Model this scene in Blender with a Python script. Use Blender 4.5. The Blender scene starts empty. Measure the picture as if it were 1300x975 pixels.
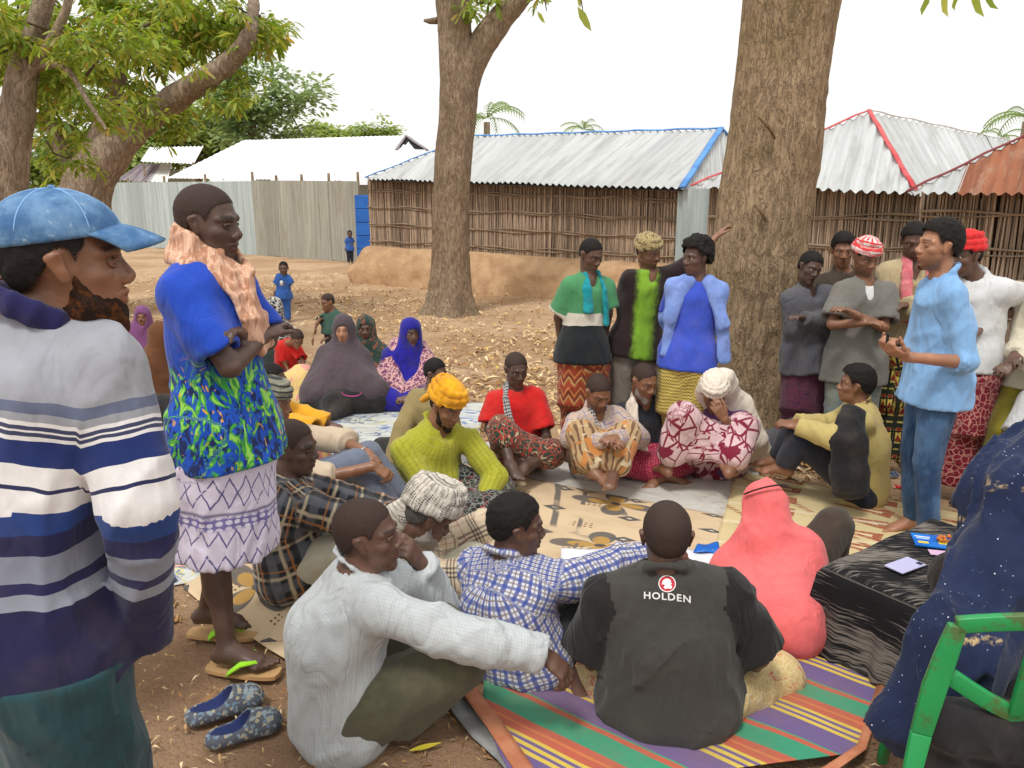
import bpy, math, random, time
import numpy as np
from mathutils import Vector, Matrix
T0 = time.time()
sc = bpy.context.scene
COL = sc.collection
F32 = np.float32
PI = math.pi

# ------------------------------------------------------------------ camera, light, exposure
CAM_H, PITCH, FPX = 1.80, math.radians(13.0), 977.0
cam = bpy.data.cameras.new('camera'); camo = bpy.data.objects.new('camera', cam); COL.objects.link(camo)
camo.location = (0, 0, CAM_H); camo.rotation_euler = (math.radians(90) - PITCH, 0, 0)
cam.sensor_width = 36; cam.lens = FPX / 1300 * 36; cam.clip_end = 2000; cam.clip_start = 0.05
sc.camera = camo
sc.view_settings.view_transform = 'Standard'; sc.view_settings.look = 'None'
sc.view_settings.gamma = 1; sc.view_settings.exposure = 0.10

SUN_EL, SUN_ROT = math.radians(62), math.radians(205)
world = bpy.data.worlds.new('World'); sc.world = world; world.use_nodes = True
wn = world.node_tree.nodes; wl = world.node_tree.links
bgn = wn['Background']
sky = wn.new('ShaderNodeTexSky'); sky.sky_type = 'NISHITA'; sky.sun_disc = False
sky.sun_elevation = SUN_EL; sky.sun_rotation = SUN_ROT; sky.air_density = 1.0; sky.dust_density = 4.0; sky.ozone_density = 1.0
hs = wn.new('ShaderNodeHueSaturation'); hs.inputs['Saturation'].default_value = 0.10; hs.inputs['Value'].default_value = 1.0
wl.new(sky.outputs[0], hs.inputs['Color'])
mxw = wn.new('ShaderNodeMix'); mxw.data_type = 'RGBA'; mxw.inputs[0].default_value = 0.72
wl.new(hs.outputs[0], mxw.inputs[6]); mxw.inputs[7].default_value = (12.4, 12.3, 12.0, 1)      # the even cloud deck
wl.new(mxw.outputs[2], bgn.inputs['Color']); bgn.inputs['Strength'].default_value = 0.10
sl = bpy.data.lights.new('sun', 'SUN'); sl.energy = 1.9; sl.angle = math.radians(11); sl.color = (1.0, 0.965, 0.91)
so = bpy.data.objects.new('sun', sl); COL.objects.link(so)
sd = Vector((math.sin(SUN_ROT) * math.cos(SUN_EL), math.cos(SUN_ROT) * math.cos(SUN_EL), math.sin(SUN_EL)))
so.rotation_euler = (-sd).to_track_quat('-Z', 'Y').to_euler(); so.location = sd * 60

# ------------------------------------------------------------------ photograph measurements -> metres
def ray(u, v):
    x = (u - 650.0) / FPX; y = -(v - 487.5) / FPX
    c, s = math.cos(PITCH), math.sin(PITCH)
    return np.array([x, c + y * s, -s + y * c])
def pt(u, v, Y):
    r = ray(u, v); r = r * (Y / r[1]); r[2] += CAM_H; return r
def gp(u, v, z=0.0):
    r = ray(u, v); t = (CAM_H - z) / -r[2]; r = r * t; r[2] += CAM_H; return r

# ------------------------------------------------------------------ object helpers
def empty(name, loc, label=None, cat=None, group=None, rz=0):
    o = bpy.data.objects.new(name, None); COL.objects.link(o); o.location = tuple(float(c) for c in loc)
    o.empty_display_size = 0.1; o.rotation_euler = (0, 0, rz)
    tag(o, label, cat, group); return o
def tag(o, label=None, cat=None, group=None, kind=None):
    if label: o['label'] = label
    if cat: o['category'] = cat
    if group: o['group'] = group
    if kind: o['kind'] = kind
    return o
def link_mesh(name, me, mats, parent=None, smooth=True):
    o = bpy.data.objects.new(name, me); COL.objects.link(o)
    if mats is not None:
        for m in (mats if isinstance(mats, (list, tuple)) else [mats]): me.materials.append(m)
    if parent is not None: o.parent = parent
    if smooth: me.shade_smooth()
    return o
def np_mesh(name, V, Fq, attrs=None, mat_idx=None):
    """V (n,3), Fq (m,4) or (m,3) int array"""
    me = bpy.data.meshes.new(name); V = np.asarray(V, F32); Fq = np.asarray(Fq, np.int32)
    k = Fq.shape[1]; m = len(Fq)
    me.vertices.add(len(V)); me.vertices.foreach_set('co', V.ravel())
    me.loops.add(m * k); me.loops.foreach_set('vertex_index', Fq.ravel())
    me.polygons.add(m); me.polygons.foreach_set('loop_start', np.arange(0, m * k, k, dtype=np.int32))
    try: me.polygons.foreach_set('loop_total', np.full(m, k, np.int32))
    except Exception: pass
    if mat_idx is not None: me.polygons.foreach_set('material_index', np.asarray(mat_idx, np.int32))
    for nm, a in (attrs or {}).items():
        a = np.asarray(a, F32)
        if a.ndim == 1:
            at = me.attributes.new(nm, 'FLOAT', 'POINT'); at.data.foreach_set('value', a)
        else:
            at = me.attributes.new(nm, 'FLOAT_VECTOR', 'POINT'); at.data.foreach_set('vector', a.ravel())
    me.update(calc_edges=True)
    return me
class MB:
    """collects simple shapes into ONE mesh"""
    def __init__(s): s.v = []; s.f = []
    def add(s, V, Fs):
        n = len(s.v); s.v.extend([tuple(float(c) for c in p) for p in V]); s.f.extend([tuple(i + n for i in f) for f in Fs])
    def box(s, c, size, R=None):
        hx, hy, hz = [k / 2 for k in size]
        P = [Vector((x * hx, y * hy, z * hz)) for z in (-1, 1) for x, y in ((-1, -1), (1, -1), (1, 1), (-1, 1))]
        if R is not None: P = [R @ p for p in P]
        s.add([p + Vector(c) for p in P], [(0, 3, 2, 1), (4, 5, 6, 7), (0, 1, 5, 4), (1, 2, 6, 5), (2, 3, 7, 6), (3, 0, 4, 7)])
    def tube(s, pts, rs, n=8, caps=True, flat=1.0):
        pts = [Vector(tuple(float(c) for c in p)) for p in pts]
        if not hasattr(rs, '__len__'): rs = [rs] * len(pts)
        rings = []; up = None; V = []
        for i, p in enumerate(pts):
            d = (pts[min(i + 1, len(pts) - 1)] - pts[max(i - 1, 0)]).normalized()
            if up is None:
                up = Vector((0, 0, 1)) if abs(d.z) < .9 else Vector((1, 0, 0))
            a = d.cross(up).normalized(); b = a.cross(d).normalized(); up = b
            for k in range(n):
                t = 2 * PI * k / n
                V.append(p + a * (math.cos(t) * rs[i]) + b * (math.sin(t) * rs[i] * flat))
        Fs = []
        for i in range(len(pts) - 1):
            for k in range(n):
                k2 = (k + 1) % n
                Fs.append((i * n + k, i * n + k2, (i + 1) * n + k2, (i + 1) * n + k))
        if caps:
            Fs.append(tuple(reversed(range(n)))); Fs.append(tuple((len(pts) - 1) * n + k for k in range(n)))
        s.add(V, Fs)
    def build(s, name, mat, parent=None, smooth=False, bevel=0):
        me = bpy.data.meshes.new(name); me.from_pydata(s.v, [], s.f); me.update()
        o = link_mesh(name, me, mat, parent, smooth)
        if bevel:
            b = o.modifiers.new('bevel', 'BEVEL'); b.width = bevel; b.segments = 2; b.limit_method = 'ANGLE'
        return o
def copy_tree(o, parent=None):
    c = o.copy(); COL.objects.link(c)
    if parent is not None: c.parent = parent
    for ch in list(o.children): copy_tree(ch, c)
    return c

# ------------------------------------------------------------------ numpy noise
_rng = np.random.RandomState(7)
_perm = _rng.permutation(256).astype(np.int32); _perm = np.concatenate([_perm, _perm, _perm])
_val = _rng.uniform(-1, 1, 768).astype(F32)
def vnoise(p, seed=0):
    p = np.asarray(p, F32) + seed * 17.31
    i = np.floor(p).astype(np.int32); f = p - i; f = f * f * (3 - 2 * f); i &= 255
    def h(dx, dy, dz):
        return _val[_perm[_perm[((i[:, 0] + dx) & 255)] + ((i[:, 1] + dy) & 255)] + ((i[:, 2] + dz) & 255)]
    x, y, z = f[:, 0], f[:, 1], f[:, 2]
    a = h(0,0,0) * (1-x) + h(1,0,0) * x; b = h(0,1,0) * (1-x) + h(1,1,0) * x
    c = h(0,0,1) * (1-x) + h(1,0,1) * x; d = h(0,1,1) * (1-x) + h(1,1,1) * x
    return (a * (1-y) + b * y) * (1-z) + (c * (1-y) + d * y) * z
def fbm(p, oct=3, seed=0):
    s = 0; a = 1.0
    for k in range(oct):
        s = s + a * vnoise(np.asarray(p) * (2.03 ** k), seed + k * 3); a *= .5
    return s

# ------------------------------------------------------------------ signed distance shapes
def nrm(a):
    a = np.asarray(a, float); l = np.linalg.norm(a); return a / l if l > 1e-9 else a
class Sdf:
    def __init__(s, K=0.012):
        s.p = []; s.carves = []; s.K = K; s.fold = None; s.amp = 0; s.cuts = []
    def add(s, A, B, r0, r1=None, U=None, flat=1.0, flat1=None, k=0.02, g=0, cap=None, cutA=None, cutB=None, tag=0, s0=0.0, sdir=1, R=None):
        """tapered capsule A->B. r = radius along U; flat = radius across / r. cutB: the B end is cut flat (at +cutB past B)"""
        A = np.asarray(A, float); B = np.asarray(B, float)
        if r1 is None: r1 = r0
        L = np.linalg.norm(B - A)
        W = (B - A) / L if L > 1e-6 else None
        if U is None:
            if W is None: U = np.array([1., 0, 0]); W = np.array([0, 0, 1.])
            else:
                U = np.cross(W, [0, 1., 0.1]); U = nrm(U)
        else:
            U = np.asarray(U, float)
            if W is None:
                W = nrm(np.cross(U, [0, 1., 0])) if cap is None or not hasattr(cap, '__len__') else nrm(cap)
                U = nrm(U)
            U = nrm(U - W * np.dot(U, W))
        Vv = np.cross(W, U)
        if flat1 is None: flat1 = flat
        capr = None if (cap is None or hasattr(cap, '__len__')) else cap
        s.p.append(dict(A=A.astype(F32), W=W.astype(F32), U=U.astype(F32), V=Vv.astype(F32), L=L, r0=r0, r1=r1, f0=flat, f1=flat1,
                        k=k, g=g, cap=capr, cutA=cutA, cutB=cutB, tag=tag, s0=s0, sdir=sdir, R=R))
    def ell(s, C, ru, rv, rw, U, W, k=0.02, g=0, tag=0, s0=0, sdir=1, carve=False):
        """ellipsoid with radii ru along U, rw along W, rv along the third"""
        U = nrm(U); W = np.asarray(W, float); W = nrm(W - U * np.dot(U, W)); V = np.cross(W, U)
        d = dict(A=np.asarray(C, F32), W=W.astype(F32), U=U.astype(F32), V=V.astype(F32), L=0.0, r0=ru, r1=ru, f0=rv / ru, f1=rv / ru,
                 k=k, g=g, cap=rw, cutA=None, cutB=None, tag=tag, s0=s0, sdir=sdir, R=None)
        (s.carves if carve else s.p).append(d)
    @staticmethod
    def dist(q, P):
        d = P - q['A']
        w = d @ q['W']; u = d @ q['U']; v = d @ q['V']
        if q['L'] > 1e-6:
            h = np.clip(w / q['L'], 0, 1); wr = w - h * q['L']
            ra = q['r0'] + (q['r1'] - q['r0']) * h
            fl = q['f0'] + (q['f1'] - q['f0']) * h
        else:
            wr = w; ra = q['r0']; fl = q['f0']
        if q['cap'] is None and q['f0'] == 1.0 and q['f1'] == 1.0:
            r = np.sqrt(u * u + v * v + wr * wr) - ra
        else:
            rb = ra * fl; rc = q['cap'] if q['cap'] is not None else np.minimum(ra, rb)
            a = u / ra; b = v / rb; c = wr / rc
            k0 = np.sqrt(a * a + b * b + c * c) + 1e-6
            a = a / ra; b = b / rb; c = c / rc
            k1 = np.sqrt(a * a + b * b + c * c) + 1e-5
            r = k0 * (k0 - 1) / k1
        if q['cutB'] is not None: r = np.maximum(r, w - (q['L'] + q['cutB']))
        if q['cutA'] is not None: r = np.maximum(r, -w - q['cutA'])
        return r
    def coarse(s, P):
        D = np.stack([s.dist(q, P) for q in s.p], 0)
        return D
    def combine(s, P, mask=None, ds=None):
        """P (n,3). mask (nprim, n) bool which prims matter."""
        n = len(P); groups = {}
        for i, q in enumerate(s.p):
            if mask is None: idx = None
            else:
                idx = np.nonzero(mask[i])[0]
                if len(idx) == 0: continue
            d = s.dist(q, P if idx is None else P[idx])
            if q['g'] not in groups: groups[q['g']] = np.full(n, 9.0, F32)
            G = groups[q['g']]
            old = G if idx is None else G[idx]
            k = q['k']
            h = np.maximum(k - np.abs(old - d), 0) / k
            new = np.minimum(old, d) - h * h * k * .25
            if idx is None: groups[q['g']] = new
            else: G[idx] = new
        out = None
        for g in groups.values():
            if out is None: out = g
            else:
                h = np.maximum(s.K - np.abs(out - g), 0) / s.K
                out = np.minimum(out, g) - h * h * s.K * .25
        if out is None: out = np.full(n, 9.0, F32)
        if s.fold is not None:
            near = np.abs(out) < s.amp * 2 + .03
            if near.any():
                out[near] -= s.fold(P[near])
        for c in s.carves:
            if callable(c): d = c(P); k = .004
            else: d = -s.dist(c, P); k = c['k']
            h = np.maximum(k - np.abs(out - d), 0) / k
            out = np.maximum(out, d) + h * h * k * .25
        return out
    def mesh(s, vox, keep=None, pad=0.03, chunk=400):
        """narrow band surface nets; keep(centres, half) -> bool mask over blocks"""
        n = 8; bs = vox * n
        lo = np.full(3, 1e9); hi = -lo
        for q in s.p:
            r = max(q['r0'], q['r1']) * max(1, q['f0'], q['f1'])
            if q['cap'] is not None: r = max(r, q['cap'])
            for e in (q['A'], q['A'] + q['W'] * q['L']):
                lo = np.minimum(lo, e - r); hi = np.maximum(hi, e + r)
        lo -= pad + s.amp; hi += pad + s.amp
        nb = np.ceil((hi - lo) / bs).astype(int) + 1
        gi = np.stack(np.meshgrid(*[np.arange(k) for k in nb], indexing='ij'), -1).reshape(-1, 3)
        cen = (lo + (gi + .5) * bs).astype(F32)
        km = np.ones(len(cen), bool) if keep is None else keep(cen, bs * .5)
        sel0 = np.nonzero(km)[0]
        D = s.coarse(cen[sel0]); mn = D.min(0)
        hd = bs * .87
        act = np.abs(mn) < hd * 1.35 + s.amp + .012
        sgn = np.ones(len(cen), F32)
        sgn[:] = np.nan; sgn[sel0] = np.where(mn < 0, -1, 1)
        sel = sel0[act]; D = D[:, act]; mnA = mn[act]
        if len(sel) == 0: return np.zeros((0, 3)), np.zeros((0, 4), int)
        pm = D < (mnA + hd * 2.3 + .035)[None, :]
        nx, ny, nz = nb * n
        V = np.repeat(np.repeat(np.repeat(sgn.reshape(nb), n, 0), n, 1), n, 2).ravel().astype(F32)
        off = np.stack(np.meshgrid(*[np.arange(n)] * 3, indexing='ij'), -1).reshape(-1, 3)
        base = gi[sel] * n
        offf = (off[:, 0] * ny + off[:, 1]) * nz + off[:, 2]
        basef = (base[:, 0] * ny + base[:, 1]) * nz + base[:, 2]
        for c0 in range(0, len(sel), chunk):
            b = base[c0:c0 + chunk]
            ijk = (b[:, None, :] + off[None]).reshape(-1, 3)
            P = (lo + ijk * vox).astype(F32)
            m = np.repeat(pm[:, c0:c0 + chunk], n ** 3, axis=1)
            V[(basef[c0:c0 + chunk, None] + offf[None]).ravel()] = s.combine(P, m)
        # cells
        cid = (basef[:, None] + offf[None]).ravel()
        ijk = (base[:, None, :] + off[None]).reshape(-1, 3)
        ok = (ijk[:, 0] < nx - 1) & (ijk[:, 1] < ny - 1) & (ijk[:, 2] < nz - 1)
        cid = cid[ok]; ijk = ijk[ok]
        co = [(a, b, c) for a in (0, 1) for b in (0, 1) for c in (0, 1)]
        fo = [(a * ny + b) * nz + c for a, b, c in co]
        vals = [V[cid + o] for o in fo]
        neg = np.zeros(len(cid), np.int8)
        for v in vals: neg += (v < 0)
        mix = (neg > 0) & (neg < 8)
        if keep is not None: mix &= ~np.isnan(sum(vals))
        cid = cid[mix]; ijk = ijk[mix]; vals = [v[mix] for v in vals]
        acc = np.zeros((len(cid), 3), F32); cnt = np.zeros(len(cid), F32)
        for a in range(8):
            for b in range(a + 1, 8):
                dlt = [co[b][k] - co[a][k] for k in range(3)]
                if sum(abs(x) for x in dlt) != 1: continue
                va, vb = vals[a], vals[b]
                cr = (va < 0) != (vb < 0)
                t = np.where(cr, va / np.where(cr, va - vb, 1), 0).astype(F32)
                for k in range(3): acc[:, k] += np.where(cr, co[a][k] + t * dlt[k], 0)
                cnt += cr
        pos = (lo + (ijk + acc / cnt[:, None]) * vox)
        vid = np.full(nx * ny * nz, -1, np.int32); vid[cid] = np.arange(len(cid), dtype=np.int32)
        quads = []
        st = [ny * nz, nz, 1]
        for ax in range(3):
            b1, b2 = (ax + 1) % 3, (ax + 2) % 3
            va = vals[0]; vb = vals[co.index(tuple(1 if k == ax else 0 for k in range(3)))]
            e = ((va < 0) != (vb < 0)) & (ijk[:, b1] > 0) & (ijk[:, b2] > 0)
            c = cid[e]; s1 = va[e] < 0
            q = np.stack([vid[c], vid[c - st[b1]], vid[c - st[b1] - st[b2]], vid[c - st[b2]]], 1)
            good = (q >= 0).all(1); q = q[good]; s1 = s1[good]
            q[~s1] = q[~s1][:, ::-1]
            quads.append(q)
        Q = np.concatenate(quads)
        # one relaxation step removes grid stepping
        return pos.astype(F32), Q
    def tags(s, P):
        D = np.stack([s.dist(q, P) for q in s.p], 0)
        return D.argmin(0)
    def bonecoords(s, P, w):
        """cross-section coordinates scaled to the bone's own radius + distance along it"""
        out = np.zeros((len(P), 3), F32)
        for i, q in enumerate(s.p):
            m = w == i
            if not m.any(): continue
            d = P[m] - q['A']; ww = d @ q['W']; u = d @ q['U']; v = d @ q['V']
            h = np.clip(ww / max(q['L'], 1e-6), 0, 1)
            ra = q['r0'] + (q['r1'] - q['r0']) * h; rb = ra * (q['f0'] + (q['f1'] - q['f0']) * h)
            R = q.get('R') or .5 * (q['r0'] + q['r0'] * q['f0'])
            a = u / ra; b = v / rb; l = np.sqrt(a * a + b * b) + 1e-5
            out[m, 0] = a / l * R; out[m, 1] = b / l * R; out[m, 2] = q['s0'] + q['sdir'] * ww
        return out
def join(parts):
    V = []; Q = []; n = 0
    for v, q in parts:
        if len(v) == 0: continue
        V.append(v); Q.append(q + n); n += len(v)
    return np.concatenate(V), np.concatenate(Q)
def relax(V, Q, it=1, lam=.5):
    for _ in range(it):
        S = np.zeros_like(V); C = np.zeros(len(V), F32)
        for a, b in ((0, 1), (1, 2), (2, 3), (3, 0)):
            for x, y in ((a, b), (b, a)):
                S += np.stack([np.bincount(Q[:, x], V[Q[:, y], k], len(V)) for k in range(3)], 1).astype(F32)
                C += np.bincount(Q[:, x], minlength=len(V)).astype(F32)
        C[C == 0] = 1
        V = V + lam * (S / C[:, None] - V)
    return V
# ------------------------------------------------------------------ procedural materials
M = {}
def srgb(*c):
    if len(c) == 1: c = c[0]
    return tuple(((x / 255 / 12.92) if x / 255 <= .04045 else ((x / 255 + .055) / 1.055) ** 2.4) for x in c) + (1,)
class G:
    def __init__(s, name, rough=.8, spec=.3):
        s.m = bpy.data.materials.new(name); s.m.use_nodes = True; s.t = s.m.node_tree; s.n = s.t.nodes; s.l = s.t.links
        s.b = s.n['Principled BSDF']; s.b.inputs['Roughness'].default_value = rough; s.b.inputs['Specular IOR Level'].default_value = spec
        M[name] = s.m
    def put(s, sock, v):
        if isinstance(v, bpy.types.NodeSocket): s.l.new(v, sock)
        else: sock.default_value = v
    def math(s, op, a, b=0.0, c=None):
        n = s.n.new('ShaderNodeMath'); n.operation = op; s.put(n.inputs[0], a); s.put(n.inputs[1], b)
        if c is not None: s.put(n.inputs[2], c)
        return n.outputs[0]
    def attr(s, nm):
        n = s.n.new('ShaderNodeAttribute'); n.attribute_name = nm; return n
    def obj(s): return s.n.new('ShaderNodeTexCoord').outputs['Object']
    def geo(s): return s.n.new('ShaderNodeNewGeometry').outputs['Position']
    def sep(s, v):
        n = s.n.new('ShaderNodeSeparateXYZ'); s.l.new(v, n.inputs[0]); return n.outputs[0], n.outputs[1], n.outputs[2]
    def comb(s, x, y, z=0.0):
        n = s.n.new('ShaderNodeCombineXYZ'); s.put(n.inputs[0], x); s.put(n.inputs[1], y); s.put(n.inputs[2], z); return n.outputs[0]
    def vscale(s, v, k):
        n = s.n.new('ShaderNodeVectorMath'); n.operation = 'MULTIPLY'; s.l.new(v, n.inputs[0]); n.inputs[1].default_value = k if hasattr(k, '__len__') else (k, k, k); return n.outputs[0]
    def vadd(s, v, w):
        n = s.n.new('ShaderNodeVectorMath'); n.operation = 'ADD'; s.l.new(v, n.inputs[0]); s.put(n.inputs[1], w); return n.outputs[0]
    def noise(s, v, scale=5, detail=3, rough=.55, dist=0, col=False):
        n = s.n.new('ShaderNodeTexNoise'); s.put(n.inputs['Vector'], v); n.inputs['Scale'].default_value = scale; n.inputs['Detail'].default_value = detail
        n.inputs['Roughness'].default_value = rough; n.inputs['Distortion'].default_value = dist
        return n.outputs['Color' if col else 'Fac']
    def vor(s, v, scale=5, feat='F1', out='Distance', rnd=1):
        n = s.n.new('ShaderNodeTexVoronoi'); s.put(n.inputs['Vector'], v); n.inputs['Scale'].default_value = scale; n.feature = feat; n.inputs['Randomness'].default_value = rnd
        return n.outputs[out]
    def ramp(s, f, stops, mode='LINEAR'):
        n = s.n.new('ShaderNodeValToRGB'); s.put(n.inputs[0], f); r = n.color_ramp; r.interpolation = mode
        while len(r.elements) < len(stops): r.elements.new(0.5)
        for e, (p, c) in zip(r.elements, stops):
            e.position = p; e.color = c if hasattr(c, '__len__') else (c, c, c, 1)
        return n.outputs[0]
    def mix(s, f, a, b, mode='MIX'):
        n = s.n.new('ShaderNodeMix'); n.data_type = 'RGBA'; n.blend_type = mode; s.put(n.inputs[0], f); s.put(n.inputs[6], a); s.put(n.inputs[7], b); return n.outputs[2]
    def step(s, x, lo, hi):
        n = s.n.new('ShaderNodeMapRange'); n.interpolation_type = 'SMOOTHSTEP'; s.put(n.inputs[0], x); n.inputs[1].default_value = lo; n.inputs[2].default_value = hi; return n.outputs[0]
    def band(s, x, period, width, off=0.0, soft=.06):
        """1 inside a stripe of `width` (fraction) repeated every `period`"""
        f = s.math('FRACT', s.math('ADD', s.math('DIVIDE', x, period), off + 10))
        d = s.math('ABSOLUTE', s.math('SUBTRACT', f, .5))
        return s.step(d, width / 2 + soft / 2, width / 2 - soft / 2)
    def bump(s, h, strength=.4, dist=.002, prev=None):
        n = s.n.new('ShaderNodeBump'); s.put(n.inputs['Height'], h); n.inputs['Strength'].default_value = strength; n.inputs['Distance'].default_value = dist
        if prev: s.l.new(prev, n.inputs['Normal'])
        return n.outputs[0]
    def out(s, col, normal=None, rough=None):
        s.put(s.b.inputs['Base Color'], col)
        if normal: s.l.new(normal, s.b.inputs['Normal'])
        if rough is not None: s.put(s.b.inputs['Roughness'], rough)
        return s.m
    def uv(s):
        """cloth coordinates: arc length round the limb, length along it (metres)"""
        a = s.attr('bc').outputs['Vector']; x, y, z = s.sep(a)
        R = s.math('SQRT', s.math('ADD', s.math('MULTIPLY', x, x), s.math('MULTIPLY', y, y)))
        u = s.math('MULTIPLY', s.math('ARCTAN2', x, y), R)
        w = s.noise(s.obj(), 9, 2, col=True); wx, wy, _ = s.sep(w)
        return s.math('ADD', u, s.math('MULTIPLY', s.math('SUBTRACT', wx, .5), .022)), s.math('ADD', z, s.math('MULTIPLY', s.math('SUBTRACT', wy, .5), .022))
def finish_cloth(g, col, wr=.5, dirt=.12, weave=True, rough=None):
    o = g.obj()
    big = g.noise(o, 6, 4, .6)
    col = g.mix(g.math('MULTIPLY', g.step(big, .45, .75), dirt), col, (.25, .19, .13, 1))
    var = g.noise(o, 28, 3, .6)
    hsv = g.n.new('ShaderNodeHueSaturation'); g.l.new(col, hsv.inputs['Color']); g.put(hsv.inputs['Value'], g.math('ADD', .86, g.math('MULTIPLY', var, .28)))
    w1 = g.noise(g.vscale(o, (1, 1, .45)), 20, 2, .5, .6)
    w2 = g.noise(o, 900, 1, .5)
    w3 = g.math('ABSOLUTE', g.math('SUBTRACT', g.noise(g.vscale(o, (1.1, 1.1, .42)), 8, 2, .5, 1.2), .5))
    nb = g.bump(g.step(w3, .0, .16), wr * .6, .010); nb = g.bump(w1, wr * .5, .010, nb); nb = g.bump(w2, .15, .001, nb)
    g.b.inputs['Sheen Weight'].default_value = .12; g.b.inputs['Sheen Roughness'].default_value = .6
    return g.out(hsv.outputs[0], nb, rough)
def solid(name, c, c2=None, wr=.5, dirt=.12, rough=.88, sc_=12):
    g = G(name, rough, .2); col = srgb(c)
    if c2 is not None: col = g.mix(g.step(g.noise(g.obj(), sc_, 4, .6), .4, .62), srgb(c), srgb(c2))
    return finish_cloth(g, col, wr, dirt)
def plaid(name, base, bands, wr=.5, dirt=.1, rough=.88):
    """bands: (axis, period, width, offset, colour, amount)"""
    g = G(name, rough, .2); u, v = g.uv(); col = srgb(base)
    for ax, per, wd, of, c, am in bands:
        f = g.band(u if ax == 'u' else v, per, wd, of)
        col = g.mix(g.math('MULTIPLY', f, am), col, srgb(c))
    return finish_cloth(g, col, wr, dirt)
def stripes(name, stops, length=1.0, wr=.4, dirt=.08, axis='v'):
    g = G(name, .88, .2); u, v = g.uv()
    col = g.ramp(g.math('DIVIDE', v if axis == 'v' else u, length), [(p, srgb(c)) for p, c in stops], 'CONSTANT')
    return finish_cloth(g, col, wr, dirt)
def printed(name, base, layers, wr=.45, dirt=.08, bcspace=True):
    """layers: (kind, scale, lo, hi, colour, stretch)"""
    g = G(name, .86, .2)
    if bcspace:
        u, v = g.uv(); P = g.comb(u, v, 0.0)
    else: P = g.obj()
    col = srgb(base)
    for i, L in enumerate(layers):
        kind, scale, lo, hi, c = L[:5]; st = L[5] if len(L) > 5 else (1, 1, 1)
        Q = g.vadd(g.vscale(P, st), (i * 3.7, i * 1.3, i * 2.1))
        if kind == 'noise': f = g.noise(Q, scale, 3, .5, 1.2)
        elif kind == 'vor': f = g.vor(Q, scale)
        elif kind == 'edge': f = g.vor(Q, scale, 'DISTANCE_TO_EDGE')
        elif kind == 'spot': f = g.vor(Q, scale, 'F1', 'Distance', .3)
        elif kind == 'wave':
            n = g.n.new('ShaderNodeTexWave'); g.put(n.inputs['Vector'], Q); n.inputs['Scale'].default_value = scale; n.inputs['Distortion'].default_value = 6; n.inputs['Detail Scale'].default_value = 1.4; f = n.outputs['Fac']
        col = g.mix(g.step(f, lo, hi), col, srgb(c))
    return finish_cloth(g, col, wr, dirt)

def skinmat(name, c, rough=.44):
    g = G(name, rough, .5); o = g.obj(); t = g.attr('tint').outputs['Vector']
    col = g.mix(g.step(g.noise(o, 9, 4, .6), .35, .7), srgb(c), srgb([min(255, k * 1.16) for k in c]))
    col = g.mix(1.0, col, t, 'MULTIPLY')
    n = g.bump(g.noise(o, 260, 3, .6), .12, .0015); n = g.bump(g.noise(o, 34, 3, .6), .18, .006, n)
    g.b.inputs['Subsurface Weight'].default_value = 0.0
    g.out(col, n)
skinmat('skin_a', (104, 74, 58)); skinmat('skin_b', (126, 88, 66)); skinmat('skin_c', (92, 66, 54)); skinmat('skin_d', (156, 110, 84)); skinmat('skin_e', (80, 60, 51))
def hairmat(name, c):
    g = G(name, .75, .25); o = g.obj(); f = g.noise(o, 240, 3, .7)
    g.out(g.mix(f, srgb(c), srgb([k * 1.7 for k in c])), g.bump(f, .7, .003))
    e = g.math('ADD', g.math('DIVIDE', g.attr('ed').outputs['Fac'], .014), g.math('MULTIPLY', g.math('SUBTRACT', g.noise(o, 420, 2, .6), .5), 2.4))
    tr = g.n.new('ShaderNodeBsdfTransparent'); mx = g.n.new('ShaderNodeMixShader'); g.put(mx.inputs[0], g.step(e, .25, .75)); g.l.new(tr.outputs[0], mx.inputs[1]); g.l.new(g.b.outputs[0], mx.inputs[2]); g.l.new(mx.outputs[0], g.n['Material Output'].inputs[0])
hairmat('hair', (20, 17, 16)); hairmat('hair_buzz', (44, 34, 30));  hairmat('hair_grey', (58, 54, 52))
for nm_, c_ in (('beard', (34, 26, 22)), ('beard_grey', (105, 100, 95))):
    g = G(nm_, .8, .2); o = g.obj(); f = g.noise(o, 260, 3, .7); g.out(g.mix(f, srgb(c_), srgb([k * 1.6 for k in c_])), g.bump(f, .8, .003))
g = G('beard_henna', .8, .2); o = g.obj(); x, y, z = g.sep(g.attr('hl').outputs['Vector']); f = g.noise(o, 300, 2, .6)
g.out(g.mix(g.step(g.noise(o, 30, 4, .7), .45, .72), srgb(46, 30, 22), srgb(122, 70, 30)), g.bump(f, .8, .004))
g = G('eye', .15, .5); x, y, z = g.sep(g.obj()); r = g.math('SQRT', g.math('ADD', g.math('MULTIPLY', x, x), g.math('MULTIPLY', z, z)))
iris = g.math('LESS_THAN', r, .56); col = g.mix(iris, srgb(168, 150, 136), srgb(24, 16, 12)); g.out(col)

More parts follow.
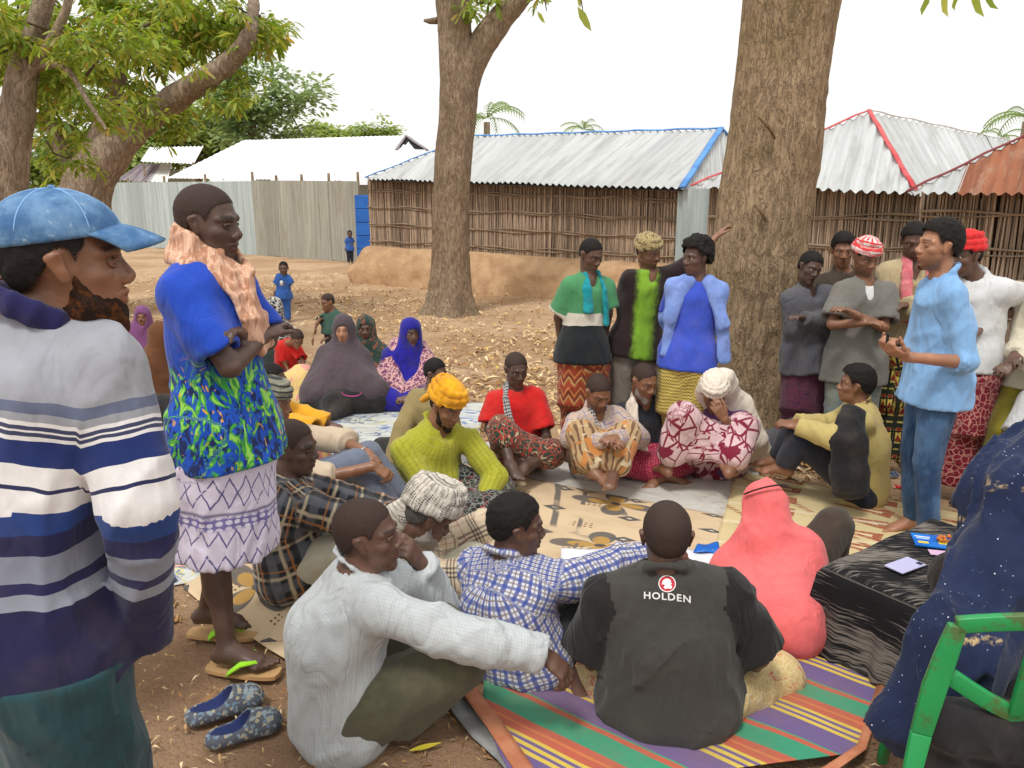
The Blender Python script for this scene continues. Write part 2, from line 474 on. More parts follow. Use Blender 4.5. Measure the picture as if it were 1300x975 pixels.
# garments -----------------------------------------------------------------
stripes('sweater', [(0, (150, 152, 160)), (0.125, (98, 106, 130)), (0.145, (150, 152, 160)), (0.162, (222, 220, 220)), (0.170, (60, 65, 95)), (0.176, (222, 220, 220)), (0.182, (60, 65, 95)), (0.190, (222, 220, 220)),
    (0.198, (28, 46, 105)), (0.245, (226, 224, 224)), (0.285, (40, 44, 85)), (0.292, (226, 224, 224)), (0.330, (30, 60, 125)), (0.375, (32, 34, 78)), (0.415, (132, 138, 155)), (0.475, (36, 36, 80)), (0.500, (140, 146, 160)), (0.530, (28, 28, 68))], 1.0)
solid('navy_collar', (34, 32, 82)); solid('teal_trousers', (30, 66, 72), (24, 54, 60), dirt=.05)
g = G('denim_cap', .85, .2); o = g.obj(); f = g.noise(o, 14, 5, .65); f2 = g.noise(o, 70, 3, .6)
g.out(g.mix(g.step(f2, .62, .8), g.mix(g.step(f, .35, .68), srgb(66, 104, 148), srgb(112, 148, 184)), srgb(160, 180, 200)), g.bump(g.noise(o, 500, 2), .35, .002))
# standing man: blue shirt, flame print toward the hem
g = G('flame_shirt', .8, .25); u, v = g.uv(); x, y, z = g.sep(g.geo()); P = g.comb(u, v)
low = g.step(z, 1.34, 1.16)
Q = g.vadd(g.vscale(P, (1.6, .75, 1)), (3, 1, 0))
n1 = g.noise(Q, 13, 2, .5, 2.2); n2 = g.noise(g.vadd(Q, (5, 2, 0)), 16, 2, .5, 2.5); n3 = g.noise(g.vadd(Q, (9, 4, 0)), 20, 3, .5, 1.5)
col = srgb(22, 68, 180); pr = g.mix(g.step(n3, .5, .56), srgb(20, 80, 190), srgb(14, 36, 92)); pr = g.mix(g.step(n1, .50, .56), pr, srgb(62, 160, 58)); pr = g.mix(g.step(n1, .58, .64), pr, srgb(150, 215, 90))
pr = g.mix(g.math('MULTIPLY', g.step(n2, .64, .68), .9), pr, srgb(222, 168, 60))
g2 = g.mix(g.math('MULTIPLY', low, 1.0), col, pr); finish_cloth(g, g2, .4, .0)
solid('peach_scarf', (222, 176, 146), (196, 142, 112), sc_=9)
# ikat wrap
g = G('ikat_wrap', .86, .2); u, v = g.uv(); zz = g.math('PINGPONG', u, .022); d = g.math('SUBTRACT', g.math('PINGPONG', v, .075), g.math('MULTIPLY', zz, 2.6))
f = g.step(g.math('ABSOLUTE', d), .008, .004); n_ = g.noise(g.comb(u, v), 70, 2); f = g.math('MULTIPLY', f, g.step(n_, .3, .42))
col = g.mix(f, srgb(218, 208, 226), srgb(96, 88, 140)); bd = g.band(v, .3, .16, .1); sp = g.step(g.vor(g.comb(u, v), 42, rnd=.2), .42, .36)
col = g.mix(bd, col, g.mix(sp, srgb(120, 112, 165), srgb(215, 208, 226))); col = g.mix(g.band(v, .3, .03, .22), col, srgb(60, 54, 105)); finish_cloth(g, col, .5, .04)
plaid('dark_plaid', (40, 42, 48), [('u', .13, .32, 0, (100, 102, 108), .75), ('v', .13, .32, .1, (100, 102, 108), .6), ('u', .13, .10, .4, (196, 180, 150), .85), ('v', .13, .10, .45, (196, 180, 150), .8), ('u', .13, .05, .62, (176, 116, 60), .9), ('v', .13, .05, .68, (176, 116, 60), .8), ('u', .13, .2, .8, (20, 20, 24), .7)])
plaid('cream_check', (200, 182, 156), [('u', .12, .05, 0, (40, 38, 42), .85), ('u', .12, .05, .12, (40, 38, 42), .85), ('u', .12, .05, .24, (40, 38, 42), .85), ('v', .12, .05, 0, (40, 38, 42), .85), ('v', .12, .05, .12, (40, 38, 42), .85), ('v', .12, .05, .24, (40, 38, 42), .85), ('u', .12, .04, .62, (150, 66, 58), .7), ('v', .12, .04, .62, (150, 66, 58), .7)])
plaid('yellow_check', (160, 160, 38), [('u', .026, .16, 0, (124, 118, 46), .5), ('v', .026, .16, 0, (176, 176, 96), .4), ('u', .026, .10, .5, (178, 180, 80), .5)])
plaid('pale_check', (186, 190, 190), [('u', .010, .22, 0, (148, 162, 174), .32), ('v', .010, .22, 0, (148, 162, 174), .32)], wr=.8)
plaid('blue_plaid', (205, 205, 212), [('u', .036, .34, 0, (62, 78, 150), .9), ('v', .036, .34, 0, (62, 78, 150), .8), ('u', .036, .14, .5, (120, 110, 110), .8), ('v', .036, .14, .5, (120, 110, 110), .8)], wr=.7)
plaid('beige_plaid', (186, 170, 158), [('u', .06, .10, 0, (120, 110, 150), .8), ('v', .06, .10, 0, (120, 110, 150), .8), ('u', .06, .06, .5, (200, 140, 90), .8), ('v', .06, .06, .5, (200, 140, 90), .7)])
solid('charcoal_shirt', (58, 57, 54), (50, 49, 47), dirt=.05, wr=.55, sc_=5); solid('black_shirt', (28, 26, 27), dirt=.02)
solid('olive_trousers', (88, 86, 66), (78, 76, 60)); solid('black_trousers', (42, 43, 44)); solid('coral_hijab', (236, 112, 112), (228, 104, 106), wr=.6, dirt=.02, sc_=3)
solid('brown_trousers', (62, 52, 44)); solid('red_shirt', (196, 28, 26)); solid('mustard_shirt', (222, 160, 34)); solid('grey_shirt', (112, 110, 104)); solid('grey_jacket', (82, 82, 88), wr=.7)
solid('light_blue_shirt', (134, 178, 222), (126, 170, 216), dirt=.0, wr=.7, sc_=4); solid('khaki_shirt', (150, 134, 92)); solid('beige_jacket', (176, 160, 124), wr=.8)
solid('white_shirt', (205, 206, 206)); solid('cream_shirt', (196, 188, 166)); solid('mustard_trousers', (132, 122, 34)); solid('cream_trousers', (188, 182, 160)); solid('dark_navy_shirt', (38, 42, 52))
solid('yellow_pale_shirt', (184, 166, 104)); solid('black_shawl', (26, 25, 28)); solid('navy_trousers', (32, 36, 50)); solid('turquoise_towel', (24, 150, 160), (18, 130, 142)); solid('brown_abaya', (98, 60, 34), dirt=.05, sc_=4)
solid('purple_hijab', (120, 72, 118)); solid('plum_grey_hijab', (80, 68, 74), (72, 60, 66), wr=.6, dirt=.03, sc_=3); solid('black_abaya', (32, 30, 32)); solid('royal_blue', (34, 30, 150), (26, 22, 124)); solid('dark_green_hijab', (42, 58, 54))
solid('child_blue', (44, 88, 160)); solid('child_navy', (38, 60, 110)); solid('grey_trousers', (124, 114, 104)); solid('purple_shirt', (88, 52, 96)); solid('white_scarf', (224, 212, 196), wr=.7); solid('yellow_turban', (232, 166, 26), (214, 146, 18), sc_=6)
solid('faded_jeans', (102, 118, 124), (128, 134, 122), sc_=5); solid('pink_scarf', (190, 96, 106), (205, 120, 124), sc_=16); solid('tan_sleeve', (142, 126, 84)); solid('red_cap', (206, 36, 40)); solid('cream_wrap', (216, 204, 182)); solid('grey_jeans', (104, 112, 130))
solid('beige_shirt', (192, 174, 150)); solid('blue_shirt', (58, 82, 190)); solid('open_blue_shirt', (126, 152, 214), (112, 138, 204)); solid('orange_head', (214, 130, 50), (90, 120, 160), sc_=30)
solid('maroon_headband', (190, 44, 70)); solid('cream_band', (206, 204, 150)); solid('green_band', (72, 84, 66)); solid('dirty_white', (206, 200, 190)); solid('lime', (150, 215, 40), wr=.1, dirt=0); solid('red_rubber', (215, 48, 52), wr=.1); solid('tan_rubber', (190, 150, 100), wr=.1)
solid('green_top_child', (52, 84, 72)); solid('grey_rubber', (92, 104, 130), wr=.1)
g = G('jeans', .85, .2); o = g.obj(); f = g.noise(g.vscale(o, (1, 1, .5)), 6, 4, .6); finish_cloth(g, g.mix(g.step(f, .38, .66), srgb(34, 62, 98), srgb(74, 108, 146)), .8, .0)
g = G('logo_red', .6); g.out(srgb(180, 28, 44)); g = G('logo_white', .6); g.out(srgb(225, 222, 220))
plaid('keffiyeh_bw', (205, 203, 200), [('u', .022, .5, 0, (40, 42, 46), .75), ('v', .022, .5, 0, (40, 42, 46), .75)])
plaid('red_white_check', (222, 214, 210), [('u', .05, .5, 0, (204, 30, 34), .95), ('v', .09, .5, .2, (204, 30, 34), .55)])
g = G('keffiyeh', .9, .2); u, v = g.uv(); c1 = g.band(u, .011, .55, 0, .2); c2 = g.band(v, .011, .55, 0, .2); f = g.math('MULTIPLY', c1, c2); zone = g.step(g.noise(g.obj(), 15, 2), .5, .54)
finish_cloth(g, g.mix(g.math('MULTIPLY', f, zone), g.mix(g.band(v, .02, .25), srgb(206, 198, 186), srgb(150, 142, 130)), srgb(52, 46, 44)), .8, .1)
g = G('striped_wrap_cap', .9, .2); u, v = g.uv(); x, y, z = g.sep(g.obj()); finish_cloth(g, g.mix(g.band(g.math('ADD', z, g.math('MULTIPLY', x, .25)), .030, .34), srgb(128, 126, 110), srgb(50, 52, 54)), .5, .1)
g = G('fade_shirt', .88, .2); x, y, z = g.sep(g.obj()); xx = g.math('ADD', x, g.math('MULTIPLY', g.math('SUBTRACT', g.noise(g.vscale(g.obj(), (1, 1, .7)), 34, 3), .5), .06)); xx = g.math('ADD', xx, g.math('MULTIPLY', z, -.07))
FADE = g; f = g.math('MULTIPLY', g.step(xx, -.13, -.07), g.step(xx, .07, .0)); finish_cloth(g, g.mix(f, srgb(40, 26, 26), srgb(122, 164, 44)), .4, .0)
g = G('panel_shirt', .88, .2); u, v = g.uv(); finish_cloth(g, g.ramp(v, [(0, srgb(72, 138, 92)), (.225, srgb(206, 200, 184)), (.33, srgb(24, 30, 34))], 'CONSTANT'), .4, .04)
g = G('zigzag_wrap', .88, .2); u, v = g.uv(); w = g.math('ADD', v, g.math('MULTIPLY', g.math('PINGPONG', u, .06), 1.0)); n_ = g.math('FRACT', g.math('DIVIDE', w, .13))
finish_cloth(g, g.mix(g.band(g.math('ADD', u, v), .012, .4), g.ramp(n_, [(0, srgb(140, 48, 34)), (.22, srgb(200, 140, 70)), (.36, srgb(120, 38, 30)), (.52, srgb(60, 34, 30)), (.62, srgb(206, 176, 110)), (.78, srgb(168, 70, 40))], 'CONSTANT'), srgb(150, 70, 40)), .4, .04)
g = G('yellow_chevron_wrap', .88, .2); u, v = g.uv(); w = g.math('ADD', v, g.math('MULTIPLY', g.math('PINGPONG', u, .011), .9))
finish_cloth(g, g.mix(g.band(w, .022, .35), srgb(206, 182, 96), srgb(112, 92, 44)), .4, .04)
printed('flower_wrap', (206, 176, 178), [('edge', 9, .06, .03, (120, 20, 46)), ('spot', 26, .30, .22, (70, 14, 40)), ('vor', 9, .12, .06, (146, 26, 54)), ('noise', 5, .56, .6, (120, 22, 50))])
printed('kanga_black_yellow', (206, 180, 80), [('spot', 16, .3, .26, (150, 46, 34), (1, 1, 1))])
g = G('kitenge_wrap', .86, .2); u, v = g.uv(); a = g.band(u, .055, .72, 0, .04); b = g.band(v, .20, .48, 0, .02); e = g.band(v, .1, .88, .2, .03)
tri = g.step(g.math('SUBTRACT', g.math('PINGPONG', g.math('ADD', u, .0275), .0275), g.math('MULTIPLY', g.math('PINGPONG', v, .05), .5)), .002, -.002)
yel = g.mix(g.math('MULTIPLY', tri, b), srgb(214, 196, 92), srgb(140, 44, 32)); drk = g.mix(g.band(v, .05, .25, .3), srgb(30, 40, 26), srgb(190, 176, 90))
col = g.mix(b, drk, yel); col = g.mix(g.math('MULTIPLY', a, e), srgb(26, 30, 22), col); finish_cloth(g, col, .4, .04)
printed('maroon_print', (92, 44, 66), [('edge', 60, .09, .04, (52, 34, 62)), ('spot', 70, .28, .2, (140, 60, 66))]); printed('red_black_border', (150, 40, 56), [('edge', 28, .1, .05, (34, 20, 32)), ('spot', 30, .22, .14, (30, 22, 40))])
printed('pink_dot_wrap', (150, 34, 66), [('spot', 60, .30, .22, (210, 120, 130))]); printed('bw_floral', (28, 28, 32), [('edge', 24, .10, .05, (196, 192, 186)), ('noise', 40, .6, .64, (190, 186, 180))]); printed('red_white_flower', (150, 30, 40), [('edge', 22, .1, .05, (206, 200, 195)), ('vor', 22, .2, .12, (214, 190, 180))])
printed('mauve_floral', (110, 60, 96), [('noise', 22, .50, .55, (206, 158, 150)), ('edge', 16, .10, .05, (206, 160, 158)), ('noise', 30, .60, .63, (60, 36, 90))]); printed('green_brown_scarf', (40, 62, 54), [('noise', 14, .54, .6, (130, 78, 58))]); printed('orange_kikoi', (176, 148, 108), [('wave', 5, .62, .70, (112, 82, 58)), ('noise', 12, .56, .60, (188, 124, 66)), ('noise', 7, .60, .66, (206, 190, 156))])
printed('dark_floral', (30, 34, 34), [('edge', 30, .1, .05, (120, 124, 118)), ('noise', 34, .62, .66, (150, 60, 60))]); printed('cream_pink_wrap', (206, 180, 124), [('noise', 9, .56, .62, (196, 110, 90), (2.2, .6, 1)), ('edge', 34, .06, .03, (222, 206, 160))]); printed('red_green_wrap', (50, 60, 50), [('edge', 24, .1, .05, (170, 60, 50)), ('noise', 26, .58, .62, (170, 160, 130))])
printed('floral_pink_blue', (214, 150, 150), [('noise', 12, .5, .56, (120, 160, 200)), ('noise', 18, .6, .64, (222, 70, 90))]); printed('camel_print', (206, 200, 170), [('noise', 22, .52, .58, (70, 120, 90))]); printed('crimson_paisley', (128, 24, 44), [('edge', 26, .09, .05, (190, 130, 120)), ('spot', 40, .26, .2, (40, 16, 26))])
printed('tan_leopard', (178, 158, 112), [('edge', 45, .10, .05, (96, 80, 50))]); printed('yellow_pink', (216, 186, 120), [('noise', 7, .5, .6, (220, 150, 140))])
# navy shawl with stars and cream fringes
g = G('star_shawl', .8, .25); o = g.obj(); st = g.vor(o, 60); s1 = g.step(st, .13, .07); s2 = g.step(g.vor(g.vadd(o, (3, 1, 2)), 20), .05, .03)
gal = g.noise(g.vadd(g.vscale(o, (1, 1, 1.8)), (2.2, .4, .3)), 3.6, 4, .6, .6); band_ = g.math('MULTIPLY', g.step(gal, .63, .68), 1); fur = g.noise(g.vscale(o, (3, 3, .6)), 40, 3)
col = g.mix(g.math('MULTIPLY', band_, g.step(fur, .35, .6)), g.mix(g.noise(o, 4, 2), srgb(16, 24, 52), srgb(28, 44, 82)), srgb(190, 165, 120)); dm = g.step(g.noise(o, 5, 3), .38, .55)
col = g.mix(g.math('MULTIPLY', s1, dm), col, srgb(190, 205, 225)); col = g.mix(s2, col, srgb(235, 238, 245)); finish_cloth(g, col, .5, .0)
def flat(name, c, rough=.6, c2=None, s_=10, metal=0, bmp=.2, bs=60, bd=.003):
    g = G(name, rough, .4); o = g.obj(); col = srgb(c)
    if c2: col = g.mix(g.step(g.noise(o, s_, 4, .6), .38, .62), srgb(c), srgb(c2))
    g.b.inputs['Metallic'].default_value = metal; g.out(col, g.bump(g.noise(o, bs, 4, .6), bmp, bd)); return g

g = G('raglan_shirt', .88, .2); f = g.step(g.attr('part').outputs['Fac'], .3, .7); finish_cloth(g, g.mix(f, srgb(60, 58, 55), srgb(26, 24, 25)), .55, .04)
g = G('peach_scarf', .9, .2); u, v = g.uv(); o = g.obj(); n_ = g.noise(g.vscale(o, (9, 9, 2.5)), 5, 3, .6, 1.0)
finish_cloth(g, g.mix(g.step(n_, .40, .60), srgb(186, 136, 108), srgb(226, 184, 156)), 1.0, .04)
# ------------------------------------------------------------------ people
def dirv(yaw): a = math.radians(yaw); return np.array([math.sin(a), -math.cos(a), 0.0])
Z = np.array([0., 0, 1])
def pix(u, Y, z):
    zc = Y * math.cos(PITCH) + (CAM_H - z) * math.sin(PITCH)
    return np.array([(u - 650) / FPX * zc, Y, z])
EYE_ME = None
def eye_mesh():
    global EYE_ME
    if EYE_ME is None:
        m = MB(); V = []; Fs = []
        for i in range(9):
            a = PI * i / 8
            for k in range(14):
                t = 2 * PI * k / 14; V.append((math.sin(a) * math.cos(t), math.cos(a), math.sin(a) * math.sin(t)))
        for i in range(8):
            for k in range(14): Fs.append((i * 14 + k, i * 14 + (k + 1) % 14, (i + 1) * 14 + (k + 1) % 14, (i + 1) * 14 + k))
        me = bpy.data.meshes.new('eye'); me.from_pydata(V, [], Fs); me.materials.append(M['eye']); me.shade_smooth(); EYE_ME = me
    return EYE_ME
def smooth(a, b, x): t = np.clip((x - a) / (b - a), 0, 1); return t * t * (3 - 2 * t)
def folds(seed, amp, up=(0, 0, 1), fr=1.0):
    R = np.random.RandomState(seed)
    up = nrm(up); a = nrm(np.cross(up, [0.3, 1, .1])); b = np.cross(up, a)
    ang = R.uniform(.35, .8) * (1 if seed % 2 else -1)
    u2 = nrm(up * math.cos(ang) + a * math.sin(ang)); a2 = nrm(np.cross(u2, b)); 
    M1 = np.stack([a * 8 * fr, b * 8 * fr, up * 1.7 * fr], 1).astype(F32)
    M2 = np.stack([a2 * 11 * fr, b * 11 * fr, u2 * 2.2 * fr], 1).astype(F32)
    def f(P):
        w = vnoise(P * 5, seed)[:, None] * .06
        n1 = np.exp(-4.2 * np.abs(vnoise((P + w) @ M1, seed + 1))); n2 = np.exp(-5 * np.abs(vnoise((P + w) @ M2, seed + 2)))
        return (amp * (1.15 * n1 + .9 * n2 - .42)).astype(F32)
    return f
NP = [0]
class Person:
    pass
REPORT = []
def person(key, label, pel, neck, head, yaw, hyaw=0, hpitch=0, hroll=0, pose='sit', skin='skin_a', hip=None, hunch=.03, s=None, hs=None,
           LA=None, RA=None, LL=None, RL=None, pz=None, hair=('buzz',), beard=None, vox=None, shw=.150, cyaw=None, hands=True, curl=(.35, .35),
           pn=(None, None), face=True, child=False, lookup=0, group=None, fat=1.0, toe=(None, None), feet=True):
    p = Person(); p.key = key; p.is_sit = pose != 'stand'; p.fat = fat; NP[0] += 1; p.seed = NP[0] * 7
    D = pel[1]; p.D = D
    N = pt(neck[0], neck[1], D + neck[2])
    if s is None:
        if pose == 'stand': s = N[2] / 1.45
        else:
            z0 = .10 if pz is None else pz
            P0 = pix(pel[0], D, z0); s = np.linalg.norm(N - P0) / .50
    z = pz if pz is not None else (.92 * s if pose == 'stand' else .10 * s)
    PV = pix(pel[0], D, z)
    p.s = s; p.N = N; p.P = PV
    hs = hs or (s * (1.25 if child else 1.0)) ; p.hs = hs
    hipyaw = hip if hip is not None else yaw
    up = nrm(N - PV); p.up = up
    fw = dirv(yaw); fw = nrm(fw - up * fw.dot(up)); lf = np.cross(up, fw)
    hf = dirv(hipyaw); hl = np.cross(Z, hf); p.fw, p.lf, p.hf, p.hl = fw, lf, hf, hl
    mid = PV * .5 + N * .5 - fw * hunch * s; p.mid = mid
    H = pt(head[0], head[1], D + neck[2] + (head[2] if len(head) > 2 else 0))
    p.H = H
    # head frame
    F = dirv(hyaw); pr = math.radians(hpitch)
    F = F * math.cos(pr) - Z * math.sin(pr); L = nrm(np.cross(Z, F)); U = np.cross(F, L)
    if hroll: rr = math.radians(hroll); L, U = L * math.cos(rr) + U * math.sin(rr), U * math.cos(rr) - L * math.sin(rr)
    p.F, p.L, p.U = F, L, U
    p.hd = lambda sd, f, u: H + (L * sd + F * f + U * u) * hs
    LU, LF, LH, LT, LS = .285 * s, .255 * s, .18 * s, .42 * s, .42 * s
    if child: LU, LF, LT, LS = LU * .9, LF * .9, LT * .85, LS * .85
    rep = []
    def solve(par, spec, Ln, side, frame, nm):
        if spec[0] == 'b':
            b, fr, ff, l = spec, *frame
            q = par[1] + (l * side * spec[1] + ff * spec[2] + fr * spec[3]) * s
            d = q - par[0]; rep.append('%s %.2f' % (nm, np.linalg.norm(d) / Ln)); return q
        if spec[2] in ('n', 'f'):
            o = np.array([0, 0, CAM_H]); r = nrm(ray(spec[0], spec[1])); oc = o - par[0]
            bq = r.dot(oc); cq = oc.dot(oc) - Ln * Ln; dd = bq * bq - cq
            if dd < 0: t = -bq; rep.append('%s CLAMP %.2f' % (nm, np.linalg.norm(o + r * t - par[0]) / Ln))
            else: t = -bq + (math.sqrt(dd) if spec[2] == 'f' else -math.sqrt(dd))
            q = o + r * t
            if q[2] < .03 * s:
                q = gp(spec[0], spec[1], .04 * s); rep.append('%s FLOOR %.2f' % (nm, np.linalg.norm(q - par[0]) / Ln))
            return q
        q = pt(spec[0], spec[1], D + spec[2]); rep.append('%s %.2f' % (nm, np.linalg.norm(q - par[0]) / Ln)); return q
    neckfr = (up, fw, lf); hipfr = (Z, hf, hl)
    dA = {'down': [('b', .25, -.02, -.31), ('b', .26, .06, -.55)], 'lap': [('b', .25, .03, -.31), ('b', .10, .22, -.40)],
          'knees': [('b', .23, .17, -.22), ('b', .12, .40, -.20)], 'back': [('b', .26, -.12, -.27), ('b', .08, -.16, -.42)]}
    dL = {'stand': [('b', .10, .03, -.43), ('b', .11, -.02, -.85)], 'cross': [('b', .33, .26, .06), ('b', -.02, .36, -.05)],
          'up': [('b', .15, .28, .31), ('b', .13, .36, -.06)], 'kneel': [('b', .13, .38, .02), ('b', .12, -.02, -.03)], 'chair': [('b', .12, .42, .02), ('b', .12, .42, -.40)]}
    p.arm = {}; p.leg = {}
    for side, A, nm in ((1, LA, 'L'), (-1, RA, 'R')):
        A = A or 'lap'
        if isinstance(A, str): A = dA[A]
        sh = N - up * .072 * s + lf * side * shw * s * (.8 if child else 1)
        if len(A) > 0 and A[0][0] == 'sh':
            sh = pt(A[0][1], A[0][2], D + A[0][3]); A = A[1:]
        el = solve((sh, N), A[0], LU, side, neckfr, nm + 'ua'); wr = solve((el, N), A[1], LF, side, neckfr, nm + 'fa')
        if len(A) > 2: hd = nrm((N + (lf * side * A[2][1] + fw * A[2][2] + up * A[2][3]) * s if A[2][0] == 'b' else pt(A[2][0], A[2][1], A[2][2] + wr[1])) - wr)
        else: hd = nrm(wr - el)
        p.arm[side] = (sh, el, wr, hd)
    for side, A, nm in ((1, LL, 'L'), (-1, RL, 'R')):
        A = A or ('stand' if pose == 'stand' else 'cross')
        if isinstance(A, str): A = dL[A]
        hj = PV + hl * side * .085 * s
        kn = solve((hj, PV), A[0], LT, side, hipfr, nm + 'th'); an = solve((kn, PV), A[1], LS, side, hipfr, nm + 'sh')
        if an[2] < .055 * s: an[2] = .055 * s
        tt = toe[0 if side == 1 else 1]
        if len(A) > 2: fd = nrm(gp(A[2][0], A[2][1], .02) - an)
        elif tt is not None: fd = dirv(tt)
        else:
            fd = hf.copy()
            if pose != 'stand':
                k = an - kn; k[2] = 0
                if np.linalg.norm(k) > .15 * s: fd = nrm(nrm(k) * .8 + hf * .4)
        fd[2] = min(fd[2], -.0) * .3; p.leg[side] = (hj, kn, an, nrm(fd))
    REPORT.append('%s s=%.2f %s' % (key, s, ' '.join(rep)))
    # ---------------- the Empty and the body
    p.base = np.array([PV[0], PV[1], 0.0]); p.root = empty('person', p.base, label, 'person', group)
    px = D * 1.0 / 770; p.px = px
    vf = vox or max(.0045, min(.0098, px * (1.04 if face else 1.4))); vh = max(.0062, min(.0115, px * 1.25)); vc = max(.018, px * (2.6 if hands else 4.0)); p.vf = vf
    B = Sdf(K=.010 * s); f = fat
    B.add(PV - up * .01, PV + up * .05 * s, .132 * s * f, U=hl, flat=.72, g=0, k=.05)
    B.add(PV + up * .03, mid, .120 * s * f, .124 * s * f, U=lf, flat=.74, k=.06, g=0)
    B.add(mid, N - up * .13 * s, .124 * s * f, .138 * s, U=lf, flat=.72, flat1=.60, k=.06, g=0)
    for side in (1, -1):
        sh, el, wr, hd = p.arm[side]
        B.add(N - up * .015 * s, sh, .045 * s, .044 * s, k=.05, g=0)
        B.add(sh, el, .046 * s * f, .038 * s, k=.03, g=0)
        B.add(el, wr, .038 * s, .026 * s, k=.02, g=side)
        hj, kn, an, fd = p.leg[side]
        B.add(hj, kn, .082 * s * f, .054 * s, k=.05, g=0)
        B.add(kn, an, .052 * s, .033 * s, k=.03, g=side * 2)
        B.add(kn + (an - kn) * .1 - fd * .012, kn + (an - kn) * .45 - fd * .018 * s, .048 * s, .044 * s, k=.03, g=side * 2)
    # neck
    B.add(N - up * .03 * s, H - U * .06 * hs - F * .018 * hs, .060 * s, .054 * hs, k=.03, g=0)
    def hp(x): return p.hd(*x)
    if face:
        g = 9
        B.ell(hp((0, -.012, .035)), .076 * hs, .096 * hs, .086 * hs, L, U, g=g)           # skull (U axis = side L, W=up, V=fwd)
        B.ell(hp((0, .022, -.028)), .063 * hs, .068 * hs, .088 * hs, L, U, g=g, k=.02 * hs)
        B.ell(hp((0, .026, -.078)), .050 * hs, .052 * hs, .038 * hs, L, U, g=g, k=.025 * hs)
        B.add(hp((0, .070, -.104)), hp((0, .072, -.100)), .019 * hs, k=.02 * hs, g=g)
        B.add(hp((.022, .080, .026)), hp((-.022, .080, .026)), .012 * hs, k=.012 * hs, g=g)
        for sd in (1, -1):
            B.add(hp((.022 * sd, .081, .027)), hp((.050 * sd, .058, .020)), .011 * hs, k=.012 * hs, g=g)
            B.ell(hp((.044 * sd, .052, -.020)), .020 * hs, .022 * hs, .018 * hs, L, U, g=g, k=.02 * hs)
            B.ell(hp((.0315 * sd, .094, .004)), .017 * hs, .013 * hs, .011 * hs, L, U, k=.008 * hs, carve=True)
            B.add(hp((.016 * sd, .096, -.032)), hp((.015 * sd, .094, -.031)), .010 * hs, k=.006 * hs, g=g)
        B.add(hp((0, .080, .018)), hp((0, .104, -.022)), .0085 * hs, .0115 * hs, k=.012 * hs, g=g)
        B.add(hp((0, .103, -.026)), hp((0, .100, -.030)), .012 * hs, k=.006 * hs, g=g)
        for a, b, c in (((.023, .078, -.060), (.007, .094, -.0545), .0058), ((-.023, .078, -.060), (-.007, .094, -.0545), .0058), ((.007, .094, -.0545), (-.007, .094, -.0545), .0075),
                        ((.021, .078, -.064), (.007, .090, -.071), .0065), ((-.021, .078, -.064), (-.007, .090, -.071), .0065), ((.007, .090, -.071), (-.007, .090, -.071), .009)):
            B.add(hp(a), hp(b), c * hs, k=.005 * hs, g=g)
    else:
        g = 9
        B.ell(hp((0, -.012, .035)), .076 * hs, .096 * hs, .086 * hs, L, U, g=g)
        B.ell(hp((0, .022, -.028)), .063 * hs, .068 * hs, .088 * hs, L, U, g=g, k=.02 * hs)
    for sd in (1, -1):
        B.add(hp((.075 * sd, .004, -.026)), hp((.083 * sd, -.012, .018)), .0105 * hs, .0165 * hs, U=F, flat=.55, k=.006 * hs, g=g)
        if vf < .005:
            B.ell(hp((.0925 * sd, .000, .004)), .0085 * hs, .0100 * hs, .0175 * hs, L, U, k=.003 * hs, carve=True)
    # hands
    if hands:
        for side in (1, -1):
            sh, el, wr, hd = p.arm[side]
            if hands is not True and hands != side: 
                B.add(wr, wr + hd * .09 * s, .03 * s, .03 * s, flat=.6, g=side, k=.02); continue
            pnn = pn[0 if side == 1 else 1]
            ref = np.array(pnn, float) if pnn is not None else (-Z * .8 - lf * side * .35 + fw * .1)
            nn = nrm(ref - hd * ref.dot(hd)); tdir = nrm(np.cross(hd, nn)) * side * -1
            # thumb on the body's inner side when the palm faces down
            if pnn is None and tdir.dot(-lf * side) < 0: tdir = -tdir
            c = curl[0 if side == 1 else 1]; h = s * .98
            pl = lambda d, t, n: wr + (hd * d + tdir * t + nn * n) * h
            B.add(pl(.0, 0, 0), pl(.045, .002, 0), .026 * h, .037 * h, U=tdir, flat=.72, flat1=.42, k=.012, g=side)
            B.add(pl(.045, .002, 0), pl(.082, 0, .002), .037 * h, .039 * h, U=tdir, flat=.42, flat1=.34, k=.01, g=side)
            for j, (t, b, ln) in enumerate(((.029, .086, .072), (.010, .090, .080), (-.010, .087, .074), (-.029, .080, .058))):
                q = pl(b, t, .001); a = c * (.8 + .18 * j); sp = (t * 1.2)
                for m, fr in enumerate((.45, .32, .27)):
                    dd = hd * math.cos(a) + nn * math.sin(a) + tdir * sp
                    q2 = q + nrm(dd) * ln * fr * h
                    r = (.0092, .0085, .0078, .0068)
                    B.add(q, q2, r[m] * h, r[m + 1] * h, k=.0035, g=side if m == 0 else side * 10 + j + (40 if side > 0 else -40) * 0, tag=1)
                    q = q2; a += c * 1.25
            q = pl(.022, .026, .006); a = .5
            for m, (ln, r0, r1) in enumerate(((.042, .0135, .0105), (.034, .0105, .0090), (.026, .0090, .0072))):
                dd = hd * math.cos(a) + tdir * math.sin(a) * (.9 - .25 * m) + nn * (.35 + .25 * m) * (c + .3)
                q2 = q + nrm(dd) * ln * h
                B.add(q, q2, r0 * h, r1 * h, k=.006, g=side, tag=1); q = q2; a -= .12
